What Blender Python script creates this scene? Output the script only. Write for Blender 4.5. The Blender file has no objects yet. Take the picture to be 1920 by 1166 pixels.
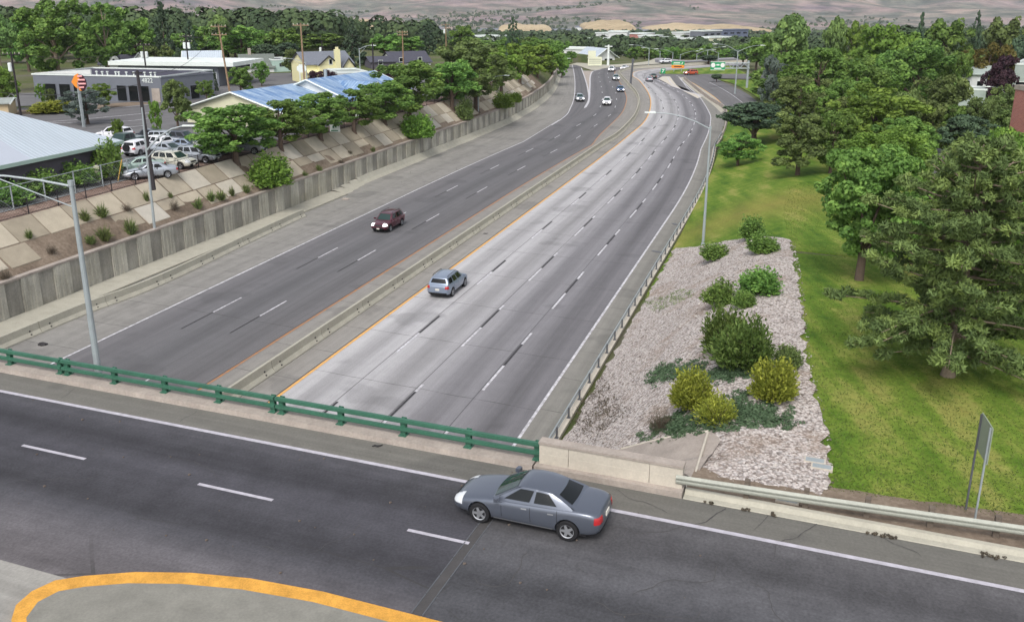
import bpy, bmesh, math, random
import numpy as np
from mathutils import Vector, Matrix
R = math.radians
sc = bpy.context.scene
# ------------------------------------------------------------------ camera, sky, sun, exposure
F_PX = 1712.0; CX = 960.0; CY = 540.0; CAMH = 21.67
TILT = math.atan(CY / F_PX)
cam = bpy.data.cameras.new('camera'); camo = bpy.data.objects.new('camera', cam); sc.collection.objects.link(camo)
cam.sensor_width = 36.0; cam.lens = F_PX / 1920 * 36.0
cam.shift_y = (CY - 583.0) / 1920.0
cam.clip_start = 0.5; cam.clip_end = 30000
camo.location = (0, 0, CAMH); camo.rotation_euler = (R(90) - TILT, 0, 0)
sc.camera = camo
SUN_EL, SUN_AZ = 50.0, -167.0       # azimuth: degrees clockwise from the view direction
w = bpy.data.worlds.new('World'); sc.world = w; w.use_nodes = True
nt = w.node_tree; nt.nodes.clear()
sky = nt.nodes.new('ShaderNodeTexSky'); sky.sky_type = 'NISHITA'; sky.sun_disc = False
sky.sun_elevation = R(SUN_EL); sky.sun_rotation = R(SUN_AZ); sky.dust_density = 3.0; sky.ozone_density = 1.2
hs = nt.nodes.new('ShaderNodeHueSaturation'); hs.inputs['Saturation'].default_value = 0.34
bg = nt.nodes.new('ShaderNodeBackground'); bg.inputs['Strength'].default_value = 0.15
wo = nt.nodes.new('ShaderNodeOutputWorld')
nt.links.new(sky.outputs[0], hs.inputs['Color']); nt.links.new(hs.outputs[0], bg.inputs[0]); nt.links.new(bg.outputs[0], wo.inputs[0])
sl = bpy.data.lights.new('sun', 'SUN'); sl.energy = 1.35; sl.angle = R(22); sl.color = (1.0, 0.97, 0.93)
so = bpy.data.objects.new('sun', sl); sc.collection.objects.link(so)
_a, _e = R(SUN_AZ), R(SUN_EL)
so.rotation_euler = Vector((math.sin(_a) * math.cos(_e), math.cos(_a) * math.cos(_e), math.sin(_e))).to_track_quat('Z', 'Y').to_euler()
sc.view_settings.view_transform = 'Standard'; sc.view_settings.look = 'None'
sc.view_settings.exposure = 0.58; sc.view_settings.gamma = 1.0
sc.render.engine = 'CYCLES'
sc.cycles.max_bounces = 5; sc.cycles.diffuse_bounces = 2; sc.cycles.glossy_bounces = 2; sc.cycles.transparent_max_bounces = 6

# ------------------------------------------------------------------ measuring helpers
_c, _s = math.cos(TILT), math.sin(TILT)
def ray(x, y):
    u, v = x - CX, y - CY
    return u, F_PX * _c - v * _s, -(F_PX * _s + v * _c)
def G(x, y, z=0.0):
    r = ray(x, y); k = (z - CAMH) / r[2]
    return Vector((r[0] * k, r[1] * k, z))
def AT(x, y, Y):
    r = ray(x, y); k = Y / r[1]
    return Vector((r[0] * k, Y, CAMH + r[2] * k))
TH = R(17.6); CT, ST = math.cos(TH), math.sin(TH)
def PS(p, s): return (p * CT + s * ST, -p * ST + s * CT)
def XY2PS(x, y): return (x * CT - y * ST, x * ST + y * CT)
def PX2PS(x, y, z=0):
    g = G(x, y, z); return XY2PS(g.x, g.y)
def lerp(a, b, t): return a + (b - a) * t
def sstep(a, b, x):
    t = min(1, max(0, (x - a) / (b - a))); return t * t * (3 - 2 * t)
def interp(x, tab):
    if x <= tab[0][0]: return tab[0][1]
    for (x0, y0), (x1, y1) in zip(tab, tab[1:]):
        if x <= x1: return y0 + (y1 - y0) * (x - x0) / (x1 - x0)
    return tab[-1][1]
def vnoise(x, y, seed=0):
    def hsh(i, j):
        n = (i * 374761393 + j * 668265263 + seed * 1442695) & 0xffffffff
        n = ((n ^ (n >> 13)) * 1274126177) & 0xffffffff
        return ((n ^ (n >> 16)) & 0xffff) / 65535.0
    i, j = math.floor(x), math.floor(y); fx, fy = x - i, y - j
    fx = fx * fx * (3 - 2 * fx); fy = fy * fy * (3 - 2 * fy)
    return lerp(lerp(hsh(i, j), hsh(i + 1, j), fx), lerp(hsh(i, j + 1), hsh(i + 1, j + 1), fx), fy)
def fbm(x, y, o=4, seed=0):
    a, t, n = .5, 0, 0
    for k in range(o):
        t += a * vnoise(x, y, seed + k); n += a; x *= 2.03; y *= 2.03; a *= .5
    return t / n

WALLP = [(0, -52.05), (124, -52.0), (150, -52.2), (163, -52.5), (183, -54.3), (200, -56.6), (218, -59.6), (236, -63.4), (262, -69.5), (300, -80)]
BARP = [(0, -10.3), (85, -10.5), (120, -11.2), (150, -12.4), (171, -14.0), (190, -15.9), (201, -17.4), (215, -21), (233, -25.6), (256, -30.7), (268, -33.7), (300, -42)]
def Wp(s): return interp(s, WALLP)
def Bp(s): return interp(s, BARP)
ZUP = 5.9
def zright(s): return interp(s, [(0, 6.05), (45, 6.0), (80, 4.6), (120, 3.0), (160, 1.5), (185, .3), (205, -.14), (300, -.14)])
def hfar(x, y):
    F = y
    z = interp(F, [(360, 0), (420, -6), (520, -13), (700, -19), (1000, -26), (2000, -50), (9000, -50)])
    if F > 2000:
        t = F - 2000
        r = fbm(x / 620.0, y / 620.0, 5, 3); r2 = 1 - abs(2 * fbm(x / 1100.0 + 7, y / 1100.0, 4, 9) - 1)
        z += t * .024 + sstep(0, 900, t) * (r - .42) * 95 + sstep(300, 2600, t) * (r2 - .5) * 330 + sstep(2200, 6000, t) * 420
    return z
def H(x, y):
    p, s = XY2PS(x, y)
    hf = hfar(x, y)
    wp, bp = Wp(s), Bp(s)
    if p < wp:
        d = wp - p
        z = lerp(2.75, ZUP, min(1, max(0, (d - .3) / 3.7))) * (1 - sstep(285, 380, s))
        z = lerp(z, 3.2, sstep(260, 300, s) * .4)
    elif p > bp:
        d = p - bp
        zr = zright(s); wd = lerp(9.5, 14, sstep(45, 120, s))
        if s < 30: wd = 9.0
        b0 = lerp(.28, -.14, sstep(150, 180, s))
        z = b0 + (zr - b0) * (sstep(-.35 * wd, wd, d) - sstep(-.35 * wd, wd, 0)) / (1 - sstep(-.35 * wd, wd, 0))
        z *= (1 - sstep(280, 360, s))
    else:
        z = -.15
    return z + hf
def GT(px, py):
    """a photo pixel followed down to the terrain"""
    r = ray(px, py); k = 10.0 / F_PX
    lo = None
    for i in range(4000):
        x, y, z = r[0] * k, r[1] * k, CAMH + r[2] * k
        if z < H(x, y):
            a, b = k / 1.006, k
            for _ in range(18):
                m = (a + b) / 2
                if CAMH + r[2] * m < H(r[0] * m, r[1] * m): b = m
                else: a = m
            return Vector((r[0] * b, r[1] * b, H(r[0] * b, r[1] * b)))
        k *= 1.006
    return Vector((x, y, z))
def at_F(px, F):
    """terrain point seen in photo column px at forward distance F"""
    x = (px - CX) / F_PX * (F * _c + (CAMH - 6) * _s); return Vector((x, F, H(x, F)))

# ------------------------------------------------------------------ node materials
MATS = {}
class NB:
    def __init__(s, name, rough=.85, spec=.3, metal=0.0):
        s.m = bpy.data.materials.new(name); s.m.use_nodes = True; s.t = s.m.node_tree
        s.b = s.t.nodes['Principled BSDF']; s.b.inputs['Roughness'].default_value = rough
        s.b.inputs['Specular IOR Level'].default_value = spec; s.b.inputs['Metallic'].default_value = metal
        MATS[name] = s.m
    def n(s, ty, **kw):
        o = s.t.nodes.new(ty)
        for k, v in kw.items(): setattr(o, k, v)
        return o
    def put(s, sock, v):
        if v is None: return
        if hasattr(v, 'is_linked'): s.t.links.new(v, sock)
        elif isinstance(v, (tuple, list)) and len(v) == 3 and sock.type == 'RGBA': sock.default_value = (*v, 1)
        else: sock.default_value = v
    def obj(s): return s.n('ShaderNodeTexCoord').outputs['Object']
    def uv(s): return s.n('ShaderNodeTexCoord').outputs['UV']
    def geo(s): return s.n('ShaderNodeNewGeometry').outputs['Position']
    def sep(s, v):
        o = s.n('ShaderNodeSeparateXYZ'); s.put(o.inputs[0], v); return o.outputs
    def scalev(s, v, sc3):
        o = s.n('ShaderNodeMapping'); s.put(o.inputs[0], v); o.inputs['Scale'].default_value = sc3; return o.outputs[0]
    def noise(s, v, scale, det=4, rough=.55, dist=0):
        o = s.n('ShaderNodeTexNoise'); s.put(o.inputs['Vector'], v); o.inputs['Scale'].default_value = scale
        o.inputs['Detail'].default_value = det; o.inputs['Roughness'].default_value = rough; o.inputs['Distortion'].default_value = dist
        return o.outputs['Fac']
    def voro(s, v, scale, feat='F1'):
        o = s.n('ShaderNodeTexVoronoi', feature=feat); s.put(o.inputs['Vector'], v); o.inputs['Scale'].default_value = scale
        return o.outputs
    def math(s, op, a, b=None, c=None):
        o = s.n('ShaderNodeMath', operation=op); s.put(o.inputs[0], a)
        if b is not None: s.put(o.inputs[1], b)
        if c is not None: s.put(o.inputs[2], c)
        return o.outputs[0]
    def ramp(s, f, stops, interp_='LINEAR'):
        o = s.n('ShaderNodeValToRGB'); s.put(o.inputs[0], f); cr = o.color_ramp; cr.interpolation = interp_
        while len(cr.elements) < len(stops): cr.elements.new(.5)
        for e, (p, c) in zip(cr.elements, stops):
            e.position = p; e.color = (*c, 1) if isinstance(c, tuple) else (c, c, c, 1)
        return o.outputs[0]
    def mix(s, f, a, b, mode='MIX'):
        o = s.n('ShaderNodeMix', data_type='RGBA', blend_type=mode); s.put(o.inputs[0], f); s.put(o.inputs[6], a); s.put(o.inputs[7], b)
        return o.outputs[2]
    def color(s, c): s.put(s.b.inputs['Base Color'], c); return s
    def bump(s, h, strength=.4, dist=.02):
        o = s.n('ShaderNodeBump'); s.put(o.inputs['Height'], h); o.inputs['Strength'].default_value = strength
        o.inputs['Distance'].default_value = dist; s.t.links.new(o.outputs[0], s.b.inputs['Normal']); return s
def srgb(r, g, b):
    f = lambda c: (c / 255 / 12.92) if c / 255 <= .04045 else ((c / 255 + .055) / 1.055) ** 2.4
    return (f(r), f(g), f(b))
def dirty(name, col, rough=.8, var=.18, scale=1.5, spec=.3, metal=0.0, bump=0.0):
    """plain weathered surface: base colour with two scales of soft dirt"""
    b = NB(name, rough, spec, metal); v = b.obj()
    f = b.math('ADD', b.math('MULTIPLY', b.noise(v, scale, 5, .6), .6), b.math('MULTIPLY', b.noise(v, scale * 9, 3), .4))
    lo = tuple(c * (1 - var) for c in col); hi = tuple(min(1, c * (1 + var)) for c in col)
    b.color(b.ramp(f, [(.3, lo), (.7, hi)]))
    if bump: b.bump(b.noise(v, scale * 14, 3), bump, .01)
    return b.m

# --- pavement: UV x = metres across from the line, UV y = metres along the road
def pavement(name, base, lanes=None, track_dark=.8, tint=None, joints=0, skew=0, wear=.12, fine=.10, along_crack=0):
    b = NB(name, .9, .25); uv = b.uv(); x, y, _ = b.sep(uv)
    big = b.noise(b.scalev(uv, (.5, .03, 1)), 1.0, 4)
    med = b.noise(uv, .9, 6, .65); fin = b.noise(uv, 11, 2, .6)
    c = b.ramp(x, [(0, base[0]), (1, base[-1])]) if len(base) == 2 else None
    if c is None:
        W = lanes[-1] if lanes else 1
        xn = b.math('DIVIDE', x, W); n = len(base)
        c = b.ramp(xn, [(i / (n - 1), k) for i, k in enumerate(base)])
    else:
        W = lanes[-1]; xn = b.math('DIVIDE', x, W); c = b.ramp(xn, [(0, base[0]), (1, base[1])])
    if track_dark < 1 and lanes:
        lw = lanes[0]
        t = b.math('FRACT', b.math('DIVIDE', x, lw))
        # an oil band in the lane's middle and two paler wheel paths
        wv = b.math('COSINE', b.math('MULTIPLY', b.math('SUBTRACT', t, .5), 6.2832))
        wv = b.math('MULTIPLY_ADD', wv, .5, .5)
        wv = b.math('POWER', wv, 2.2)
        wob = b.ramp(big, [(.3, .45), (.7, 1.0)])
        k = b.math('SUBTRACT', 1.0, b.math('MULTIPLY', b.math('MULTIPLY', wv, wob), 1 - track_dark))
        c = b.mix(1.0, c, b.ramp(k, [(0, (0, 0, 0)), (1, (1, 1, 1))]), 'MULTIPLY')
    stk = b.noise(b.scalev(uv, (2.2, .05, 1)), 1.0, 4, .7); c = b.mix(1.0, c, b.ramp(stk, [(.3, .84), (.7, 1.08)]), 'MULTIPLY')
    pt = b.noise(uv, .16, 3, .5); c = b.mix(b.ramp(pt, [(.60, 0.0), (.64, .22)]), c, (.07, .07, .072))
    m = b.math('ADD', b.math('MULTIPLY', big, .45), b.math('MULTIPLY', med, .55))
    c = b.mix(1.0, c, b.ramp(m, [(.3, 1 - wear * 1.6), (.7, 1.0)]), 'MULTIPLY')
    c = b.mix(1.0, c, b.ramp(fin, [(.25, 1 - fine * 2), (.75, 1.0)]), 'MULTIPLY')
    if joints:
        yy = b.math('ADD', y, b.math('MULTIPLY', x, skew))
        yy = b.math('ADD', yy, b.math('MULTIPLY', b.noise(uv, .35, 2), .25))
        j = b.math('FRACT', b.math('DIVIDE', yy, joints))
        j = b.math('LESS_THAN', j, .035 / joints * 1.6)
        j = b.math('MULTIPLY', j, b.ramp(b.noise(uv, .8, 3), [(.35, .25), (.6, .8)]))
        c = b.mix(j, c, (.05, .048, .045))
    if along_crack:
        d = b.voro(b.scalev(uv, (1, .35, 1)), along_crack, 'DISTANCE_TO_EDGE')[0]
        msk = b.math('MULTIPLY', b.math('LESS_THAN', d, .008), b.ramp(b.noise(uv, .25, 3), [(.54, 0.0), (.68, .6)]))
        c = b.mix(msk, c, (.045, .043, .04))
    b.color(c).bump(fin, .25, .006)
    return b.m
M = {}
M['asph_left'] = pavement('dark_asphalt', [srgb(123, 121, 123), srgb(111, 110, 112), srgb(117, 115, 116)], [3.75, 11.3], .80, joints=15.2, skew=.12, wear=.1)
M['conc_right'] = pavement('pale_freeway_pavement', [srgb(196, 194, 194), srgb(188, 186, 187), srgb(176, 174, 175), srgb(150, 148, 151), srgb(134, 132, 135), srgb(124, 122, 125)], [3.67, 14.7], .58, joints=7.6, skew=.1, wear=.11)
M['shoulder_left'] = pavement('left_shoulder_pavement', [srgb(166, 163, 156), srgb(154, 151, 146)], [3.5, 7.0], 1, joints=4.6, skew=.05, wear=.24, along_crack=.5)
M['shoulder_med'] = pavement('median_shoulder_concrete', [srgb(152, 148, 142), srgb(158, 154, 148)], [3.5, 5.0], 1, joints=4.6, skew=.1, wear=.16)
M['shoulder_right'] = pavement('right_shoulder_concrete', [srgb(150, 147, 140), srgb(136, 134, 128)], [1.7, 1.7], 1, joints=4.6, skew=.1, wear=.18)
M['ramp'] = pavement('ramp_asphalt', [srgb(124, 122, 123), srgb(115, 113, 114)], [3.6, 8.0], .85, wear=.12)
M['deck_shoulder'] = pavement('overpass_shoulder_concrete', [srgb(118, 116, 110), srgb(124, 121, 114)], [2.4, 2.4], 1, wear=.15, along_crack=.12)
M['deck'] = pavement('overpass_asphalt', [srgb(94, 93, 98), srgb(87, 86, 92), srgb(94, 93, 98), srgb(145, 139, 141)], [3.4, 9.0], .58, wear=.3, fine=.16, along_crack=.3)
M['deck_far'] = pavement('approach_asphalt_cracked', [srgb(118, 116, 118), srgb(103, 103, 107), srgb(94, 94, 98)], [3.4, 9.0], .62, wear=.34, fine=.18, along_crack=.6)
M['lot'] = pavement('parking_lot_asphalt', [srgb(129, 128, 129), srgb(123, 122, 123)], [8, 8], 1, wear=.2, joints=0)
def paint(name, col, worn=.35):
    b = NB(name, .7, .3); v = b.geo()
    f = b.noise(v, 3.2, 5, .7)
    b.color(b.mix(b.ramp(f, [(.38, worn), (.62, 0.0)]), col, srgb(120, 117, 118))); return b.m
M['white'] = paint('white_line_paint', srgb(212, 210, 214), .7)
M['white_deck'] = paint('white_line_paint_overpass', srgb(186, 182, 190), .35)
M['orange'] = paint('weathered_yellow_line_paint', srgb(176, 122, 72), .6)
M['yellow'] = paint('yellow_line_paint', srgb(226, 170, 92), .35)
M['blackp'] = paint('black_contrast_paint', srgb(50, 48, 50), .15)
M['joint'] = dirty('joint_filler', srgb(74, 72, 72), .9, .2, 2)
M['conc'] = dirty('concrete', srgb(168, 164, 150), .9, .16, 1.2, bump=.2)
M['conc_dark'] = dirty('stained_concrete', srgb(128, 126, 118), .9, .2, 1.6, bump=.25)
M['conc_lite'] = dirty('pale_concrete', srgb(190, 182, 168), .9, .14, 1.4, bump=.2)
M['conc_pink'] = dirty('pinkish_concrete', srgb(158, 148, 139), .9, .26, 1.1, bump=.25)
def wallmat(name, base, streak):
    b = NB(name, .93, .2); v = b.obj()
    s1 = b.noise(b.scalev(v, (1.6, 1.6, .22)), 1.6, 5, .65); s2 = b.noise(v, 7, 4, .6); s3 = b.noise(b.scalev(v, (.12, .12, .5)), 1, 3)
    c = b.ramp(s1, [(.3, tuple(k * (1 - streak) for k in base)), (.55, base), (.75, tuple(min(1, k * 1.18) for k in base))])
    c = b.mix(1, c, b.ramp(s2, [(.3, .78), (.7, 1.0)]), 'MULTIPLY')
    c = b.mix(b.ramp(s3, [(.45, 0.0), (.7, .35)]), c, srgb(150, 145, 118)); c = b.mix(1, c, b.ramp(b.noise(v, .33, 2), [(.35, .78), (.65, 1.1)]), 'MULTIPLY')
    b.color(c).bump(s2, .5, .02); return b.m
M['wall_rough'] = wallmat('rough_wall_concrete', srgb(194, 190, 177), .26)
M['wall_panel'] = wallmat('grey_wall_panel', srgb(164, 160, 150), .24)
def slabmat():
    b = NB('slope_slab_concrete', .92, .2); v = b.obj()
    a = b.n('ShaderNodeAttribute', attribute_name='tint').outputs['Fac']
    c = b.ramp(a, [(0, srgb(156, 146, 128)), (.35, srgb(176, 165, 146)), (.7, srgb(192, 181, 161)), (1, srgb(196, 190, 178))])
    c = b.mix(1, c, b.ramp(b.noise(v, 1.1, 5, .6), [(.3, .82), (.7, 1.0)]), 'MULTIPLY')
    c = b.mix(1, c, b.ramp(b.noise(v, 12, 3), [(.3, .9), (.7, 1.0)]), 'MULTIPLY')
    b.color(c); return b.m
M['slab'] = slabmat()
def groundmat(name, cols, s1=.35, s2=4.0, bump=.5):
    b = NB(name, .95, .15); v = b.geo()
    f = b.math('ADD', b.math('MULTIPLY', b.noise(v, s1, 6, .6), .55), b.math('MULTIPLY', b.noise(v, s2, 5, .7), .45))
    n = len(cols)
    b.color(b.ramp(f, [(.32 + .36 * i / (n - 1), c) for i, c in enumerate(cols)])).bump(b.noise(v, s2 * 4, 3), bump, .04); return b.m
M['dirt'] = groundmat('dirt', [srgb(84, 74, 64), srgb(122, 108, 94), srgb(152, 138, 122)])
M['rockdirt'] = groundmat('pinkish_dirt_strip', [srgb(84, 66, 60), srgb(128, 108, 98), srgb(158, 140, 128)], .8, 6)
def groundbig():
    b = NB('open_ground', .95, .1); v = b.geo(); x, y, z = b.sep(v)
    near = b.ramp(b.noise(v, .05, 5), [(.35, srgb(70, 86, 44)), (.5, srgb(92, 96, 62)), (.65, srgb(100, 96, 84))])
    n1 = b.noise(v, .0016, 6, .6); n2 = b.noise(v, .009, 6, .65); n3 = b.noise(v, .04, 4, .7)
    hill = b.ramp(n1, [(.36, srgb(120, 110, 116)), (.45, srgb(160, 140, 134)), (.52, srgb(112, 116, 104)), (.6, srgb(170, 150, 138))])  # purple of distant haze is mixed into these hill colours
    hill = b.mix(b.ramp(n2, [(.48, 0.0), (.6, .8)]), hill, srgb(84, 92, 84))
    hill = b.mix(1, hill, b.ramp(b.noise(v, .016, 5, .7), [(.35, .62), (.6, 1.05)]), 'MULTIPLY')
    far = b.math('MULTIPLY', b.math('SUBTRACT', y, 1750), 1 / 500)
    c = b.mix(b.ramp(far, [(0, 0.0), (1, 1.0)]), near, hill)
    b.color(c); return b.m
M['ground'] = groundbig()
def lawnmat():
    b = NB('mown_grass', .95, .12); v = b.geo(); x, y, z = b.sep(v)
    st = b.math('SINE', b.math('MULTIPLY', b.math('ADD', b.math('MULTIPLY', x, 1.05), b.math('MULTIPLY', y, -.32)), 1.75))
    n1 = b.noise(v, .09, 4, .6); n2 = b.noise(v, .8, 6, .75); n3 = b.noise(v, 5.5, 5, .8)
    sp_ = b.n('ShaderNodeMapping'); b.put(sp_.inputs[0], v); sp_.inputs['Rotation'].default_value = (0, 0, TH); sp_.inputs['Scale'].default_value = (1.1, .05, 1)
    n4 = b.noise(sp_.outputs[0], 1.0, 4, .6); n1 = b.math('ADD', b.math('MULTIPLY', n1, .5), b.math('MULTIPLY', n4, .5))
    f = b.math('ADD', b.math('MULTIPLY', n1, .62), b.math('ADD', b.math('MULTIPLY', n2, .3), b.math('MULTIPLY', st, .035)))
    c = b.ramp(f, [(.36, srgb(74, 106, 36)), (.43, srgb(98, 126, 44)), (.49, srgb(118, 138, 56)), (.55, srgb(146, 150, 78)), (.66, srgb(152, 142, 76))])
    # the dry band in the grass beyond the gravel
    d = b.math('ADD', b.math('ABSOLUTE', b.math('SUBTRACT', y, 82.0)), b.math('MULTIPLY', b.math('ABSOLUTE', b.math('SUBTRACT', x, 24.0)), .5))
    d = b.math('ADD', d, b.math('MULTIPLY', n2, 14))
    c = b.mix(b.ramp(b.math('MULTIPLY', d, .04), [(.25, .62), (.75, 0.0)]), c, srgb(164, 148, 82))
    c = b.mix(1, c, b.ramp(n3, [(.3, .58), (.7, 1.05)]), 'MULTIPLY')
    b.color(c).bump(n3, .7, .05); return b.m
M['lawn'] = lawnmat()
def gravelmat():
    b = NB('pink_white_gravel', .95, .15); v = b.geo()
    vo = b.voro(v, 9.5); n = b.noise(v, .35, 5, .65); n2 = b.noise(v, 14, 3)
    c = b.ramp(b.sep(vo[1])[0], [(0, srgb(144, 132, 125)), (.4, srgb(198, 187, 180)), (.8, srgb(220, 211, 205)), (1, srgb(186, 180, 176))])
    c = b.mix(1, c, b.ramp(vo[0], [(.35, 1.0), (.8, .5)]), 'MULTIPLY')  # shadow in the gaps between stones, painted as darker cell rims
    c = b.mix(b.ramp(n, [(.54, 0.0), (.68, .6)]), c, srgb(142, 122, 104))
    c = b.mix(b.ramp(b.noise(v, 1.6, 5, .75), [(.6, 0.0), (.7, .6)]), c, srgb(104, 92, 76))
    c = b.mix(1, c, b.ramp(n2, [(.3, .8), (.7, 1.0)]), 'MULTIPLY')
    b.color(c).bump(vo[0], .7, .03); return b.m
M['gravel'] = gravelmat()
def rockmat(name, c0, c1):
    b = NB(name, .9, .2)
    a = b.n('ShaderNodeAttribute', attribute_name='tint').outputs['Fac']
    b.color(b.mix(1, b.ramp(a, [(0, c0), (1, c1)]), b.ramp(b.noise(b.obj(), 20, 3), [(.3, .75), (.7, 1.0)]), 'MULTIPLY')); return b.m
M['rocks'] = rockmat('loose_stone', srgb(106, 96, 88), srgb(208, 201, 194))
def leafmat(name, dark, mid, light, trans=.34, rand=.0):
    b = NB(name, .75, .25)
    a = b.n('ShaderNodeAttribute', attribute_name='tint').outputs['Fac']
    oi = b.n('ShaderNodeObjectInfo').outputs['Random']
    nz = b.noise(b.obj(), 1.3, 3)
    f = b.math('ADD', b.math('MULTIPLY', a, .62), b.math('MULTIPLY', nz, .38))
    c = b.ramp(f, [(.1, dark), (.5, mid), (.9, light)])
    h = b.n('ShaderNodeHueSaturation'); b.put(h.inputs['Color'], c)
    b.put(h.inputs['Hue'], b.math('MULTIPLY_ADD', oi, .03, .485)); b.put(h.inputs['Value'], b.math('MULTIPLY_ADD', oi, .35, .82))
    b.color(h.outputs[0])
    tr = b.n('ShaderNodeBsdfTranslucent'); b.put(tr.inputs[0], h.outputs[0])
    mx = b.n('ShaderNodeMixShader'); mx.inputs[0].default_value = trans
    b.t.links.new(b.b.outputs[0], mx.inputs[1]); b.t.links.new(tr.outputs[0], mx.inputs[2])
    b.t.links.new(mx.outputs[0], b.t.nodes['Material Output'].inputs[0]); return b.m
M['leaf'] = leafmat('green_leaves', (0.049, 0.109, 0.028), (0.153, 0.271, 0.060), (0.346, 0.521, 0.118))
M['leaf_bright'] = leafmat('bright_green_leaves', (0.056, 0.117, 0.020), (0.162, 0.277, 0.049), (0.324, 0.483, 0.087))
M['leaf_olive'] = leafmat('olive_leaves', (0.056, 0.081, 0.032), (0.149, 0.204, 0.064), (0.284, 0.357, 0.114))
M['leaf_conif'] = leafmat('dark_needles', (0.023, 0.045, 0.029), (0.061, 0.101, 0.057), (0.129, 0.188, 0.094), .1)
M['leaf_pine'] = leafmat('pine_needles', (0.048, 0.090, 0.032), (0.149, 0.237, 0.073), (0.314, 0.450, 0.120), .12)
M['leaf_purple'] = leafmat('purple_leaves', (0.029, 0.014, 0.020), (0.066, 0.033, 0.046), (0.121, 0.066, 0.077))
M['leaf_yellow'] = leafmat('yellow_green_leaves', (0.109, 0.139, 0.020), (0.266, 0.293, 0.042), (0.500, 0.493, 0.083))
M['leaf_gold'] = leafmat('golden_leaves', (.06, .05, .012), (.14, .12, .03), (.24, .19, .06))
M['leaf_silver'] = leafmat('silvery_leaves', (.07, .10, .08), (.14, .18, .15), (.24, .29, .25))
M['leaf_far'] = leafmat('far_leaves', (0.026, 0.050, 0.026), (0.060, 0.102, 0.043), (0.120, 0.174, 0.066), .1)
M['leaf_cover'] = leafmat('ground_cover_leaves', (.05, .09, .045), (.10, .165, .085), (.17, .25, .14))
M['leaf_broom'] = leafmat('broom_leaves', (.04, .075, .014), (.105, .155, .035), (.21, .26, .07))
M['leaf_dry'] = leafmat('dry_twigs', (.05, .04, .03), (.10, .085, .06), (.16, .13, .09), .1)
M['bark'] = dirty('bark', srgb(96, 82, 72), .95, .3, 4, bump=.5)
M['bark_pale'] = dirty('pale_bark', srgb(134, 120, 104), .95, .3, 4, bump=.5)
M['steel'] = dirty('galvanised_steel', srgb(158, 166, 168), .5, .12, 2, .5, .25)
M['steel_dk'] = dirty('weathered_steel', srgb(96, 98, 102), .6, .15, 2, .4, .25)
M['wood'] = dirty('pole_wood', srgb(140, 116, 92), .9, .25, 2)
M['wood_dk'] = dirty('dark_pole_wood', srgb(50, 46, 48), .9, .25, 2)
M['black'] = dirty('black_metal', srgb(44, 42, 44), .6, .1, 2, .4)
M['green_rail'] = dirty('green_painted_rail', srgb(54, 100, 80), .55, .22, 1.3, .5)
M['grey_rail'] = dirty('aged_guardrail_steel', srgb(150, 152, 142), .55, .18, 1.5, .45, .2)
M['rust'] = dirty('rust', srgb(96, 66, 48), .9, .3, 5)
def simple(name, col, rough=.6, spec=.4, metal=0.0): 
    return dirty(name, col, rough, .07, 2, spec, metal)
M['tyre'] = simple('tyre_rubber', srgb(38, 38, 40), .9, .2)
M['rim'] = simple('alloy', srgb(170, 172, 176), .35, .5, .6)
M['glass'] = NB('dark_glass', .04, .32).color((.008, .010, .011)).m
M['glass_green'] = NB('tinted_windscreen', .04, .5).color((.02, .042, .038)).m
M['trim'] = simple('black_plastic', srgb(34, 34, 37), .7)
M['lamp_off'] = NB('headlight_glass', .15, .7).color((.62, .64, .66)).m
b_ = NB('lit_headlight', .3, .5); b_.color((.9, .9, .9)); b_.b.inputs['Emission Color'].default_value = (1, .98, .95, 1); b_.b.inputs['Emission Strength'].default_value = 1.3; M['lamp_on'] = b_.m
M['tail'] = NB('red_tail_light', .25, .6).color(srgb(170, 40, 44)).m
M['plate'] = simple('number_plate', srgb(210, 206, 196))
def carpaint(name, col, metal=.45, rough=.32):
    b = NB(name, rough, .5, metal); b.b.inputs['Coat Weight'].default_value = .6; b.b.inputs['Coat Roughness'].default_value = .08
    b.color(b.mix(b.ramp(b.noise(b.obj(), 2.2, 4), [(.3, 0.0), (.8, .25)]), col, tuple(c * .72 + .02 for c in col))); return b.m
PAINT = {'bluegrey': carpaint('silver_blue_paint', srgb(98, 104, 116), .5), 'maroon': carpaint('dark_red_paint', srgb(86, 30, 46), .25),
    'silver': carpaint('silver_paint', srgb(170, 176, 184)), 'slate': carpaint('steel_blue_paint', srgb(136, 148, 166)), 'white': carpaint('white_paint', srgb(226, 226, 230), 0),
    'blue': carpaint('blue_paint', srgb(72, 104, 150)), 'green': carpaint('dark_green_paint', srgb(52, 74, 66)), 'orange': carpaint('orange_red_paint', srgb(190, 84, 48), .1),
    'sage': carpaint('pale_green_paint', srgb(160, 182, 172), .2), 'charcoal': carpaint('charcoal_paint', srgb(60, 64, 74)), 'cream': carpaint('cream_paint', srgb(206, 204, 190), .05)}

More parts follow.
